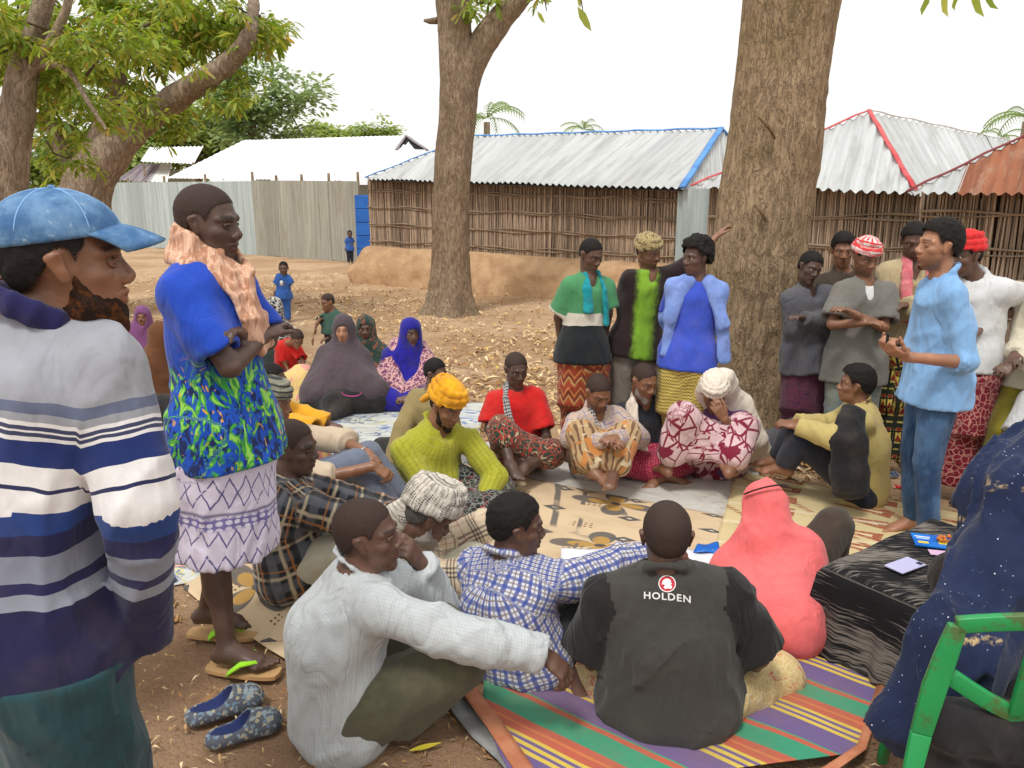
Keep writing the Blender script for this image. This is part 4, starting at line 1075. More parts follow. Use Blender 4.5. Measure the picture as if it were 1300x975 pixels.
shirt(p, 'cream_shirt', 'long', ease=.03, hem=.10)
trousers(p, 'mustard_trousers', .034, .010)
p = person('speaker', 'tall man in light blue shirt and blue jeans standing and talking with hands raised', (1188, 3.95), (1197, 352, 0), (1192, 313, .0), yaw=-98, hyaw=-92, hpitch=-3, pose='stand', skin='skin_d', hair=('thick',),
    LA=[(1226, 460, -.20), (1150, 453, -.30), (1120, 440, -.02)], RA=[(1162, 450, .12), (1132, 446, -.02), (1112, 438, -.10)], pn=((.2, .2, .6), (.2, -.3, .6)), curl=(.8, .8), fat=.92, toe=(-75, -85), beard=('stubble',))
shirt(p, 'light_blue_shirt', 'rolled', ease=.014, hem=.13, amp=.010, cuff=1)
trousers(p, 'jeans', .012, .007, waist=.02)
m = MB(); a = pt(1126, 436, 3.78) - p.base; m.tube([a, a + np.array([.0, .0, .05])], .008, 8); m.build('pen', M['black_shirt'], p.root)
# --- near standing pair
p = person('flame', 'man in blue shirt with flame print and violet wrap, standing with arms crossed', (287, 2.85), (256, 322, 0), (264, 284, 0), yaw=72, hyaw=84, hpitch=6, pose='stand', skin='skin_e', hair=('buzz', 'hair_buzz'), hs=1.12, s=1.07, hunch=.0,
    RA=[('sh', 228, 372, -.14), (292, 466, -.20), (334, 428, .02)], LA=[('sh', 300, 368, .14), (338, 432, .12), (303, 424, -.10)], RL=[(272, 690, -.05), (288, 826, -.12)], LL=[(285, 680, .08), (262, 776, .14)], toe=(85, 80), fat=1.0)
shirt(p, 'flame_shirt', 'short', ease=.030, hem=.13, amp=.012, sl_ease=.020)
sarong(p, 'ikat_wrap', hem=.42, r=.20, amp=.014, ease=.03, waist=.0, flat=.95)
scarf(p, 'peach_scarf', [(.03, .15, -.34, .022), (.02, .15, -.22, .026), (.0, .13, -.10, .026), (-.04, .09, -.03, .024), (-.085, .02, .01, .024), (-.07, -.05, .04, .026), (.0, -.085, .05, .028), (.07, -.04, .035), (.09, .05, -.01), (.07, .12, -.10, .026), (.06, .15, -.24, .03), (.08, .15, -.34, .03)], .018, .5, amp=.006, strands=3, vox=.0075)
FLAME = p
p = person('cap', 'man in denim cap and grey and navy striped sweater seen from behind', (52, 1.50), (42, 404, 0), (84, 335, .02), yaw=132, hyaw=114, hpitch=0, pose='stand', skin='skin_b', hair=('short',), beard=('beard_henna', 0, .012), s=1.08, hs=1.04, pz=.90,
    RA=[('sh', 132, 462, -.03), (176, 640, -.07), (190, 812, .04)], LA='down', hands=False, fat=.98, hunch=.02)
CAP = p
shirt(p, ['sweater', 'sweater'], 'long', ease=.022, hem=.04, amp=.012, collar_mat='navy_collar', sl_ease=.024)
trousers(p, 'teal_trousers', .05, .014, waist=.02)
S = Sdf(K=.004); hs = p.hs; k_ = dict(k=.01)
S.ell(p.hd(0, -.010, .052), .092 * hs, .112 * hs, .086 * hs, p.L, p.U, g=0)
S.carves.append(lambda P, p=p: ((.047 + .13 * ((P - p.H.astype(F32)) @ p.F.astype(F32)) - ((P - p.H.astype(F32)) @ p.U.astype(F32)))).astype(F32))
S.ell(p.hd(0, -.13, .030), .040 * hs, .06 * hs, .030 * hs, p.L, p.U, k=.006, carve=True)
S.fold = lambda P: (.0018 * vnoise(P * 40, 4)).astype(F32); S.amp = .002
co = cloth_obj(p, S, 'cap', 'denim_cap', .0045)
m = MB(); V = []; Fs = []; n = 16
for j in range(6):
    for i in range(n + 1):
        a = -1.05 + 2.1 * i / n; r0 = .104; ln = .078 * math.cos(a * .75) ** .6; f_ = -.006 + math.cos(a) * (r0 - .002) + ln * j / 5; sd_ = math.sin(a) * .088 * (1 + .05 * j / 5)
        V.append(p.hd(sd_, f_, .070 - .022 * (sd_ / .09) ** 2 - .003 * j - .0006 * j * j) - p.base)
for j in range(5):
    for i in range(n): q = j * (n + 1) + i; Fs.append((q, q + 1, q + n + 2, q + n + 1))
m.add(V, Fs); br = m.build('cap_brim', M['denim_cap'], p.root, True); sm = br.modifiers.new('s', 'SOLIDIFY'); sm.thickness = .005
for az in (0, .95, 2.1, 3.14, 4.2, 5.3):
    m = MB(); m.tube([p.hd(math.sin(az) * .0925 * math.cos(e), -.010 + math.cos(az) * .1125 * math.cos(e), .052 + .0865 * math.sin(e)) - p.base for e in np.linspace(.12, 1.5, 12)], .0014, 5); m.build('seam', M['light_blue_shirt'], p.root, True)
m = MB(); m.tube([p.hd(0, -.008, .136) - p.base, p.hd(0, -.008, .144) - p.base], [.010, .005], 10); m.build('cap_button', M['denim_cap'], p.root, True)
m = MB(); V = [p.hd(.045 * math.sin(a) * 1.0, -.110 * math.cos(a * .5) - .0, .028) - p.base for a in np.linspace(-1.1, 1.1, 9)]; m.tube(V, .008, 6, flat=.5); m.build('cap_strap', M['navy_trousers'], p.root, True)
p = person('edge', 'bare faced man at left edge mostly hidden behind the denim cap', (-40, 2.25), (-30, 402, 0), (-16, 350, 0), yaw=70, hyaw=75, hpitch=4, pose='stand', skin='skin_b', s=1.07, feet=False, hands=False)
shirt(p, 'khaki_shirt', 'long', ease=.03); trousers(p, 'black_trousers')
# --- seated row facing the camera
p = person('red', 'seated man in red tee with black and white checked scarf over one shoulder', (657, 5.15), (654, 494, 0), (655, 469, -.03), yaw=14, hyaw=22, hpitch=16, skin='skin_e', hair=('buzz', 'hair_buzz'),
    RA=[(621, 545, -.12), (657, 574, -.36), (660, 596, -.02)], LA=[(694, 556, -.10), (672, 578, -.38), (664, 596, -.02)], RL=[(636, 545, -.34), (648, 590, -.50)], LL=[(702, 574, -.26), (668, 592, -.46)])
shirt(p, 'red_shirt', 'short', ease=.028, hem=.0, collar=False)
sarong(p, 'red_green_wrap', hem=.30, ease=.016)
scarf(p, 'keffiyeh_bw', [(.0, -.07, .04, .03), (-.06, .0, .03), (-.10, .07, -.05), (-.09, .14, -.20), (-.05, .20, -.36, .05), (.02, .30, -.47, .05)], .042, .45)
p = person('bplaid', 'seated man in pale checked shirt and orange brown wrap, hands joined over knees', (757, 5.0), (757, 520, -.04), (759, 498, -.06), yaw=18, hyaw=22, hpitch=30, skin='skin_b', hair=('buzz', 'hair_buzz'), s=.98,
    RA=[(724, 556, -.20), (768, 560, -.50)], LA=[(812, 556, -.18), (782, 556, -.50)], RL=[(738, 550, -.36), (752, 598, -.50)], LL=[(796, 552, -.34), (778, 602, -.54)], toe=(-15, 35), beard=('stubble',))
shirt(p, 'beige_plaid', 'long', ease=.026, hem=.0, amp=.009, open_=.6)
sarong(p, 'orange_kikoi', hem=.12, ease=.018)
scarf(p, 'keffiyeh_bw', [(.02, -.06, .04, .03), (-.05, .03, .02), (-.06, .12, -.12), (-.04, .17, -.26)], .028, .5)
p = person('navyshirt', 'seated balding man in dark navy shirt with white cloth over one shoulder', (818, 5.2), (816, 508, -.08), (817, 484, -.10), yaw=12, hyaw=32, hpitch=20, skin='skin_b', hair=('bald', 'hair_buzz'), beard=('beard_grey', 0, .006), s=.97, hs=1.0,
    RA='lap', LA=[(852, 556, -.06), (838, 582, -.26)], RL='cross', LL='cross')
shirt(p, 'dark_navy_shirt', 'short', ease=.028, hem=.0, open_=.5)
sarong(p, 'pink_dot_wrap', hem=.12, ease=.02)
scarf(p, 'white_scarf', [(.03, -.08, .03, .03), (-.05, -.03, .04, .045), (-.11, .05, .0, .06), (-.13, .12, -.14, .06), (-.10, .16, -.3, .06)], .05, .4, amp=.01)
p = person('headcloth', 'seated person in purple shirt under draped cream cloth, hand over mouth', (910, 5.0), (910, 520, -.06), (907, 497, -.12), yaw=-6, hyaw=-14, hpitch=38, skin='skin_b', s=1.0,
    LA=[(942, 556, -.28), (920, 532, -.40), (906, 510, -.02)], RA=[(886, 552, -.20), (912, 580, -.42)], RL=[(868, 530, -.38), (846, 594, -.34), (815, 598)], LL=[(944, 544, -.34), (926, 596, -.52), (930, 620)], pn=((-.2, .9, .3), None), curl=(.5, .4))
shirt(p, 'purple_shirt', 'long', ease=.026, hem=.0, sl=('rolled', 'short'))
sarong(p, 'flower_wrap', hem=.14, ease=.026, amp=.01)
turban(p, 'white_scarf', hgt=.05, n=3, tilt=5, name='head_cloth')
blob(p, 'drape', 'white_scarf', [(p.hd(.02, -.06, .06), p.N - p.fw * .07 + p.lf * .10, .095, .10, .7), (p.hd(-.02, -.06, .0), p.N - p.fw * .05 - p.lf * .08, .08, .08, .7), (p.N - p.fw * .04 + p.lf * .12, pt(952, 562, 4.98), .12, .11, .5), (pt(952, 562, 4.98), gp(968, 590, .03), .11, .09, .5)], amp=.012)
p = person('turban', 'seated man in yellow turban and lime yellow checked shirt', (548, 4.55), (553, 538, -.02), (566, 515, -.05), yaw=48, hyaw=52, hpitch=26, skin='skin_b', fat=1.15, s=1.08,
    RA=[('sh', 512, 572, -.14), (552, 634, -.26), (604, 664, -.28)], LA=[('sh', 596, 560, .04), (628, 604, -.06), (610, 644, -.24)], RL=[(585, 652, -.35), (640, 650, -.2)], LL=[(634, 622, -.04), (592, 650, -.12)], beard=('beard', 0, .005))
shirt(p, 'yellow_check', 'long', ease=.032, hem=.0, amp=.010, open_=.6, sl=('long', 'rolled'), hemr=1.15)
sarong(p, 'dark_floral', hem=.10, ease=.02)
turban(p, 'yellow_turban', hgt=.07, n=5, tilt=14, r=1.04, knot=(-.03, -.11, .0))
sh, el, wr, hd = p.arm[1]; m = MB(); d = nrm(wr - el); m.tube([wr - d * .032 - p.base, wr - d * .012 - p.base], .036, 12); f_ = flat('steel', (170, 170, 172), .3, metal=1); m.build('watch', M['steel'], p.root, True)
p = person('behindturban', 'man in khaki seated behind the yellow turban, only his hair and sleeve showing', (547, 5.3), (548, 498, 0), (553, 474, 0), yaw=-30, hyaw=60, hpitch=8, skin='skin_c', hair=('short',),
    RA=[(512, 545, -.1), (496, 590, -.25)], hands=False, feet=False)
shirt(p, 'tan_sleeve', 'long', ease=.03, hem=.0); trousers(p, 'black_trousers')
# --- left cluster facing right
p = person('mustard', 'seated man in mustard yellow tee at back of left cluster', (345, 4.85), (342, 512, 0), (346, 484, 0), yaw=85, hyaw=88, hpitch=4, skin='skin_c', hair=('short',),
    RA=[(418, 552, -.28), (372, 566, -.40)], LA=[(430, 545, .1), (440, 560, .0)], RL='up', LL='up')
shirt(p, 'mustard_shirt', 'short', ease=.03, hem=.0); trousers(p, 'yellow_pink', .03)
p = person('wrapcap', 'seated man in olive striped head wrap and beige shirt, hands clasped on knee', (340, 4.25), (338, 545, 0), (346, 512, 0), yaw=88, hyaw=85, hpitch=10, skin='skin_b', hair=('buzz', 'hair_buzz'), beard=('stubble',), s=1.02,
    RA=[(412, 606, -.26), (474, 592, -.22), (496, 604, -.0)], LA=[(436, 560, .12), (468, 576, -.05), (492, 594, -.05)], RL=[(452, 588, -.10), (500, 650, -.16)], LL=[(468, 578, .08), (512, 632, .06)], curl=(.7, .7))
shirt(p, 'beige_shirt', 'short', ease=.03, hem=.0, amp=.009, sl=('rolled', 'rolled'))
trousers(p, 'grey_jeans', .026)
turban(p, 'striped_wrap_cap', hgt=.055, n=4, tilt=6, name='head_wrap')
sh, el, wr, hd = p.arm[1]; m = MB(); d = nrm(wr - el); m.tube([wr - d * .045 - p.base, wr - d * .033 - p.base], .032, 12); m.build('bracelet', M['steel'], p.root, True)
p = person('dplaid', 'seated man in black, grey and orange plaid shirt looking right', (376, 3.42), (358, 606, 0), (372, 568, 0), yaw=98, hyaw=84, hpitch=6, skin='skin_e', hair=('buzz', 'hair_buzz'), s=1.14, hs=1.08,
    RA=[('sh', 400, 648, -.12), (470, 668, -.12), (515, 650, .10)], LA=[(470, 645, .25), (510, 650, .25)], RL=[(470, 690, -.12), (520, 760, -.1)], LL=[(480, 680, .2), (520, 730, .2)])
shirt(p, 'dark_plaid', 'long', ease=.036, hem=.0, amp=.010, hemr=1.12)
trousers(p, 'cream_trousers', .03)
p = person('oldman', 'seated old man in grey white keffiyeh turban and cream checked shirt, head bowed', (520, 3.2), (530, 690, -.04), (543, 655, -.05), yaw=115, hyaw=105, hpitch=32, skin='skin_c', beard=('beard_grey', 0, .012), hair=('short', 'hair_grey'), s=1.12, hs=1.06,
    RA=[(592, 735, -.18), (640, 700, .10)], LA=[('sh', 575, 690, .10), (618, 668, .15), (560, 655, .25)], RL=[(600, 715, .0), (640, 770, .05)], LL=[(610, 690, .25), (650, 740, .3)], hunch=.08)
shirt(p, 'cream_check', 'long', ease=.036, hem=.0, amp=.010, sl=('rolled', 'long'), hemr=1.1)
trousers(p, 'cream_trousers', .03)
turban(p, 'keffiyeh', hgt=.085, n=6, tilt=16, r=1.08, tube=.021, tail=[(0, -.08, .02, .05), (.0, -.11, -.05, .06), (.01, -.10, -.10, .05)])
# --- front row, backs to the camera
p = person('pale', 'seated man in pale blue grey shirt and olive trousers, chin in hand, nearest row', (436, 2.38), (452, 722, 0), (466, 680, 0), yaw=108, hyaw=88, hpitch=-2, skin='skin_c', hair=('buzz', 'hair_buzz'), s=1.12, hs=1.04, hunch=.05,
    RA=[('sh', 482, 776, -.15), (598, 812, -.18), (688, 830, -.14), (724, 858, -.01)], LA=[('sh', 500, 740, .10), (560, 768, .30), (534, 716, .20), (512, 686, -.06)], RL=[(582, 842, -.06), (500, 985, -.06)], LL=[(560, 800, .20), (520, 880, .3)], curl=(.8, .55), pn=(( -.8, .1, .2), (-.2, .2, -.9)))
shirt(p, 'pale_check', 'long', ease=.026, hem=.02, amp=.012, cuff=1, hemr=1.12)
trousers(p, 'olive_trousers', .034, .010)
PALE = p
p = person('bluecheck', 'seated man in white and blue checked shirt looking right, nearest row', (660, 2.72), (642, 708, 0), (655, 668, 0), yaw=140, hyaw=98, hpitch=6, skin='skin_c', hair=('short',), s=1.08, hs=1.02,
    RA=[('sh', 722, 738, -.05), (785, 716, .10), (845, 704, .26)], LA=[(620, 790, .3), (690, 800, .45)], RL=[(762, 760, .12), (738, 868, -.08)], LL=[(700, 790, .35), (740, 830, .4)], hunch=.04)
shirt(p, 'blue_plaid', 'long', ease=.028, hem=.0, amp=.012, hemr=1.12)
trousers(p, 'black_trousers', .03, .009)
p = person('holden', 'seated man in charcoal shirt with round red emblem and white lettering on the back', (850, 2.42), (845, 728, 0), (846, 682, .02), yaw=176, hyaw=176, hpitch=8, skin='skin_c', hair=('buzz', 'hair_buzz'), s=1.14, hs=1.03, fat=1.22, shw=.185,
    RA=[(962, 832, .04), (925, 872, .24)], LA=[(752, 832, .10), (765, 872, .3)], RL=[(982, 862, .22), (880, 850, .42)], LL=[(745, 850, .30), (830, 850, .5)])
HOLD = p
hs_o = shirt(p, 'raglan_shirt', 'short', ease=.034, hem=.0, amp=.014, sl_ease=.030, hemr=1.15)
sarong(p, 'cream_pink_wrap', hem=.10, ease=.03)
# --- right side, seated
p = person('yellow', 'seated man in pale yellow shirt with black shawl over his back, leaning back', (1095, 4.50), (1092, 514, -.0), (1087, 489, -.0), yaw=-112, hyaw=-112, hpitch=-2, skin='skin_b', hair=('thick',), s=.93,
    LA=[(1056, 556, -.22), (1012, 542, -.1)], RA=[(1050, 540, .15), (1012, 536, .05)], LL=[(1015, 556, -.05), (996, 594, .0)], RL=[(1010, 545, .2), (985, 585, .2)])
shirt(p, 'yellow_pale_shirt', 'long', ease=.028, hem=.0); trousers(p, 'navy_trousers', .026)
blob(p, 'shawl', 'black_shawl', [(pt(1084, 520, 4.36), pt(1076, 560, 4.22), .07, .10, .45, np.array([1., 0, 0])), (pt(1076, 560, 4.22), pt(1078, 600, 4.20), .10, .105, .42, np.array([1., 0, 0])), (pt(1078, 600, 4.20), pt(1080, 622, 4.18), .105, .10, .5, np.array([1., 0, 0]))], amp=.010)
p = person('rightseat', 'seated person at right edge in cream trousers with hands hanging over the knee', (1345, 4.1), (1345, 500, 0), (1345, 465, 0), yaw=-70, hyaw=-80, skin='skin_b', s=1.0,
    LA=[(1300, 565, -.15), (1250, 612, -.25), (1262, 650, -.05)], RA=[(1290, 560, .1), (1245, 615, -.10), (1240, 650, -.02)], LL=[(1262, 588, -.2), (1290, 680, -.2)], RL=[(1270, 585, .1), (1280, 650, .1)])
shirt(p, 'white_shirt', 'short', ease=.03, hem=0); trousers(p, 'cream_trousers', .03)
p = person('coral', 'seated woman in long coral pink head covering with black band, back turned', (984, 3.25), (968, 690, 0), (970, 648, .05), yaw=170, hyaw=-165, hpitch=22, skin='skin_b', hair=None, s=1.05, feet=False,
    RL=[(1058, 668, .15), (1052, 735, .25)], LL=[('b', .0, .36, .05), ('b', -.05, .40, -.03)], LA='lap', RA=[(1010, 745, .15), (1050, 735, .2)], hands=False)
cloak(p, 'coral_hijab', spread=.27, low=.02, depth=.85, shoulder=.20, amp=.012, front=.02, extra=[(p.arm[-1][1], p.arm[-1][2] + np.array([.05, .0, -.02]), .09, .06), (p.P + p.lf * .1, gp(925, 795, .1), .2, .10), (p.P, gp(1004, 792, .12), .2, .15)])
trousers(p, 'brown_trousers', .03)
pr = None; m = MB()
m.tube([p.hd(.098 * math.cos(a), -.122 * math.sin(a) - .005, .075 + .03 * math.sin(a)) - p.base for a in np.linspace(.15, 2.6, 12)], .009, 6, flat=.45); m.build('headband', M['black_shirt'], p.root, True)
# --- women and children at the far side of the mats
p = person('plum', 'woman in long plum grey hijab and black skirt seated with knees wide', (436, 6.9), (437, 441, .0), (436, 419, -.02), yaw=2, hyaw=4, hpitch=2, skin='skin_d', hair=None, s=1.04,
    RL=[(398, 505, -.25), (440, 520, -.3)], LL=[(478, 500, -.25), (440, 520, -.32)], feet=False, hands=False)
cloak(p, 'plum_grey_hijab', spread=.36, low=.10, depth=.75, amp=.014, shoulder=.21, undercap='green_band', extra=[(p.P + Z * .25, p.leg[-1][1] + Z * .03, .2, .12), (p.P + Z * .25, p.leg[1][1] + Z * .03, .2, .12)])
o = blob(p, 'skirt', 'black_abaya', [(p.leg[-1][1] - Z * .05, p.leg[1][1] - Z * .05, .12, .12), (p.P, p.P + p.hf * .36, .14, .13), (p.P + p.hf * .3 - Z * .02, p.P + p.hf * .52 - Z * .05, .15, .07, .7)], amp=.012)
c = pt(447, 497, 6.40) - p.base; m = MB(); m.tube([c + np.array([.085 * math.cos(a), -.02 - .010 * math.sin(a), .04 * math.sin(a)]) for a in np.linspace(PI, 2 * PI, 12)] + [c + np.array([.085, -.02, 0])], .0075, 6, flat=.5); m.build('pink_motif', flat('pink_print', (170, 60, 120)).m, p.root, True)
p = person('patch', 'woman in dark green and brown patterned headscarf seated behind the plum hijab', (468, 7.75), (466, 440, 0), (464, 417, -.02), yaw=10, hyaw=8, hpitch=4, skin='skin_c', hair=None, hands=False, feet=False, s=1.05)
cloak(p, 'green_brown_scarf', spread=.28, amp=.012, shoulder=.19); 
p = person('royal', 'woman in royal blue hijab under mauve floral shawl seated rightmost of women', (512, 7.0), (519, 445, 0), (522, 422, -.03), yaw=12, hyaw=22, hpitch=6, skin='skin_c', hair=None, s=1.04,
    RA=[(497, 480, -.1), (512, 500, -.35)], LA=[(545, 475, -.05), (518, 498, -.33)], feet=False, LL='cross', RL='cross')
cloak(p, 'royal_blue', spread=.17, low=.05, amp=.010, shoulder=.16, rr=.97, undercap='cream_band', depth=1.2)
for sd in (1, -1):
    a = p.N + p.lf * sd * .10 - p.fw * .03 + Z * .0; b = p.arm[sd][1] + p.lf * sd * .02; c_ = p.arm[sd][2] - p.fw * .03
    blob(p, 'floral_shawl', 'mauve_floral', [(a, b, .085, .115), (b, c_, .115, .065), (b, b - Z * .14, .12, .12), (a - p.fw * .08, p.P + p.lf * sd * .15 - p.fw * .05, .09, .15)], amp=.010)
blob(p, 'skirt', 'royal_blue', [(p.leg[-1][1] - Z * .03, p.P + p.hf * .3, .10, .11), (p.leg[1][1] - Z * .03, p.P + p.hf * .3, .10, .11)], amp=.010)
p = person('bwscarf', 'woman in black and white floral headscarf with pink band, back row left', (350, 8.4), (350, 412, 0), (348, 391, -.02), yaw=15, hyaw=-12, hpitch=5, skin='skin_c', hair=None, hands=False, feet=False)
cloak(p, 'bw_floral', spread=.26, amp=.010, undercap='maroon_headband')
p = person('pinkband', 'woman in dark green hijab with pink band holding the child in red', (338, 7.3), (336, 446, 0), (335, 423, -.02), yaw=22, hyaw=25, hpitch=6, skin='skin_b', hair=None, hands=False, feet=False)
cloak(p, 'dark_green_hijab', spread=.30, amp=.010, undercap='maroon_headband'); 
blob(p, 'skirt', 'yellow_pink', [(pt(352, 500, 7.0), pt(384, 482, 6.9), .15, .13), (pt(384, 482, 6.9), pt(388, 505, 6.85), .13, .12)], amp=.01)
p = person('redchild', 'small child in red top bending forward beside the plum hijab', (362, 7.2), (366, 434, -.08), (377, 430, -.16), yaw=25, hyaw=30, hpitch=42, skin='skin_b', hair=('buzz', 'hair_buzz'), s=.55, hs=.74, child=True, pose='sit', pz=.24, LA=[(385, 460, -.15), (388, 482, -.2)], RA=[(362, 462, -.1), (370, 480, -.15)], feet=False)
shirt(p, 'red_shirt', 'short', ease=.02, hem=.02); trousers(p, 'red_white_flower', .02)
p = person('greenchild', 'small child in green top standing behind the plum hijab, arm stretched down', (424, 8.3), (422, 396, 0), (416, 384, -.03), yaw=-40, hyaw=-45, hpitch=14, skin='skin_b', hair=('buzz', 'hair_buzz'), s=.64, hs=.78, child=True, pose='stand', RA=[(403, 408, -.1), (398, 428, -.15)], feet=False, pz=.50)
shirt(p, 'green_top_child', 'short', ease=.02); trousers(p, 'navy_trousers', .02)
p = person('purplegirl', 'girl in purple headscarf with red band seated far left', (180, 8.6), (180, 420, 0), (181, 402, -.02), yaw=12, hyaw=15, hpitch=5, skin='skin_b', hair=None, hands=False, feet=False, s=.98, hs=.92)
cloak(p, 'purple_hijab', spread=.20, amp=.010, shoulder=.15, undercap='maroon_headband')
p = person('brown', 'woman in brown abaya seated behind the blue flame shirt', (192, 6.6), (200, 452, 0), (206, 428, 0), yaw=60, hyaw=80, hpitch=10, skin='skin_b', hair=None, hands=False, feet=False, s=1.0)
cloak(p, 'brown_abaya', spread=.30, amp=.012, shoulder=.19)
blob(p, 'skirt', 'black_abaya', [(pt(205, 520, 6.3), pt(240, 520, 6.3), .13, .12)], amp=.01)
p = person('orange', 'woman in orange and blue headscarf and pink floral dress behind striped sweater', (128, 7.0), (126, 446, 0), (122, 424, -.02), yaw=40, hyaw=45, hpitch=5, skin='skin_b', hair=None, hands=False, feet=False)
cloak(p, 'floral_pink_blue', spread=.26, amp=.010, rr=.85); turban(p, 'orange_head', hgt=.06, n=4, r=1.1)
def kid(key, label, u, D, h, yaw, hyaw, arms, group=None):
    s_ = h / 1.48
    z = lambda k: k * h
    def at(du, zz, dy=0): 
        q = pix(u, D + dy, zz); q[0] += du
        return q
    # solve the pixel of a point so the same builder can be used
    def px_(q):
        c, s = math.cos(PITCH), math.sin(PITCH); y, zz = q[1], q[2] - CAM_H; dz = y * c - zz * s; dy_ = y * s + zz * c
        return 650 + FPX * q[0] / dz, 487.5 - FPX * dy_ / dz
    n = px_(at(0, h * .78)); hh = px_(at(0, h * .885, -.01))
    return person(key, label, (u, D), (n[0], n[1], 0), (hh[0], hh[1], -.01), yaw=yaw, hyaw=hyaw, hpitch=6, pose='stand', s=h * .78 / 1.36, hs=h * .23 / .245, child=True, pz=h * .44, skin='skin_c',
        LA=arms[0], RA=arms[1], LL=[('b', .09, .02, -.34), ('b', .09, 0, -.70)], RL=[('b', .09, .02, -.34), ('b', .09, 0, -.70)], vox=.0065 if D < 15 else .009)
p = kid('boy', 'small boy in blue shirt standing alone on dirt, holding something white', 360, 12.2, .96, 15, 10, ([('b', .24, .05, -.28), ('b', .05, .24, -.22)], 'down'))
shirt(p, 'child_blue', 'short', ease=.02, vox=.011); trousers(p, 'child_blue', .02, vox=.011)
m = MB(); c = p.arm[1][2] + p.arm[1][3] * .08 - p.base; m.tube([c - Z * .04, c + Z * .03], [.028, .022], 8); m.build('cup', M['white_shirt'], p.root, True)
p = kid('farboy', 'tiny far child in dark blue standing by the blue door and metal fence', 444, 25.0, 1.06, 25, 20, ([('b', .24, .05, -.28), ('b', .08, .2, -.32)], 'down'))
shirt(p, 'child_blue', 'short', ease=.02, vox=.02); trousers(p, 'navy_trousers', .02, vox=.02)
# ------------------------------------------------------------------ woman in the star shawl and her chair
p = person('shawl', 'woman in navy shawl with white stars and gold streaks seated on green plastic chair', (1392, 2.25), (1392, 620, -.05), (1385, 560, 0), yaw=-150, hyaw=-140, hpitch=5, skin='skin_b', hair=None, pz=.50, s=1.0,
    LL=[('b', .10, .40, .0), (1285, 955, -.10)], RL=[('b', .12, .42, .0), (1235, 952, .05)], LA='lap', RA='lap', toe=(-150, -150))
trousers(p, 'black_abaya', .035, .01, upto=.03)
W3 = lambda u, v, Y: pt(u, v, Y)
S = Sdf(K=.03)
for (A, B, r0, r1, fl) in ((W3(1372, 560, 2.25), W3(1330, 640, 2.2), .14, .20, .8), (W3(1330, 640, 2.2), W3(1270, 730, 2.15), .17, .13, .7), (W3(1275, 725, 2.12), W3(1215, 820, 2.02), .14, .12, .6), (W3(1218, 815, 2.02), W3(1150, 925, 1.98), .12, .085, .5), (W3(1240, 830, 2.02), W3(1178, 935, 1.98), .10, .07, .5),
                    (W3(1345, 640, 2.25), W3(1320, 820, 2.15), .24, .24, .8), (W3(1290, 730, 2.12), W3(1262, 830, 2.08), .12, .09, .6), (W3(1392, 640, 2.3), W3(1392, 830, 2.2), .26, .27, .8), (W3(1330, 800, 2.1), W3(1350, 880, 2.1), .17, .16, .8)):
    S.add(A, B, r0, r1, U=np.array([.8, -.1, -.55]), flat=fl, k=.09, g=0, R=.15)
S.carves.append(lambda P: (.13 + .5 * np.clip(P[:, 0] - 1.05, 0, .6) - P[:, 2]).astype(F32))
f1 = folds(5, .030, nrm(W3(1330, 600, 2.2) - W3(1130, 930, 2.1)), .9); f2 = folds(11, .007, nrm(W3(1330, 600, 2.2) - W3(1130, 930, 2.1)), 1.8); S.fold = lambda P: f1(P) + f2(P); S.amp = .03
cloth_obj(p, S, 'shawl', 'star_shawl', .0095)
blob(p, 'dress', 'black_abaya', [(W3(1330, 860, 2.1), W3(1290, 935, 2.0), .20, .15), (W3(1280, 880, 2.05), W3(1225, 950, 2.0), .13, .08), (np.array([1.17, 1.80, .45]), np.array([1.66, 1.70, .45]), .075, .08), (np.array([1.20, 1.82, .32]), np.array([1.66, 1.72, .30]), .07, .08), (np.array([1.22, 1.86, .16]), np.array([1.66, 1.80, .14]), .06, .08)], amp=.012)
flat('green_plastic', (30, 134, 74), .4, (44, 152, 86), 5, bmp=.05); g = G('chair_green', .38, .5); o = g.obj(); c = g.mix(g.math('MULTIPLY', g.step(g.noise(o, 9, 5, .7), .50, .62), .75), srgb(34, 146, 80), srgb(88, 84, 46)); g.out(c, g.bump(g.noise(o, 30, 3), .1, .003))
ch = empty('plastic_chair', (1.375, 1.705, 0), 'green plastic armless chair with dirt stains under the navy star shawl', 'chair', rz=math.radians(-12))
m = MB()
def arc(P0, P1, sag, n=10, ax=2): return [np.array(P0) + (np.array(P1) - np.array(P0)) * t + np.array([0, 0, 1 if ax == 2 else 0]) * sag * math.sin(PI * t) + np.array([0, -1 if ax == 1 else 0, 0]) * abs(sag) * math.sin(PI * t) for t in np.linspace(0, 1, n)]
def rail(name, P, w, t=.35, par=ch):
    """a plastic strip: width w across, thin through"""
    mm = MB(); P = [np.array(q, float) for q in P]; V = []; n = len(P)
    for i in range(n):
        d = nrm(P[min(i + 1, n - 1)] - P[max(i - 1, 0)]); a = nrm(np.cross(d, [0, 1, 0])) * (w[i] if hasattr(w, '__len__') else w) / 2; b = np.array([0, .011, 0])
        V += [P[i] + a + b, P[i] + a - b, P[i] - a - b, P[i] - a + b]
    Fs = [(i * 4 + k, i * 4 + (k + 1) % 4, i * 4 + 4 + (k + 1) % 4, i * 4 + 4 + k) for i in range(n - 1) for k in range(4)] + [(3, 2, 1, 0), tuple((n - 1) * 4 + k for k in range(4))]
    mm.add(V, Fs); o = mm.build(name, M['chair_green'], par, True, .004); return o
rail('backrest_rail', arc((-.265, -.02, .780), (.265, -.02, .780), .035, 12), .042)
rail('backrest_rail', arc((-.245, .02, .61), (.245, .02, .61), -.10, 12), .045)
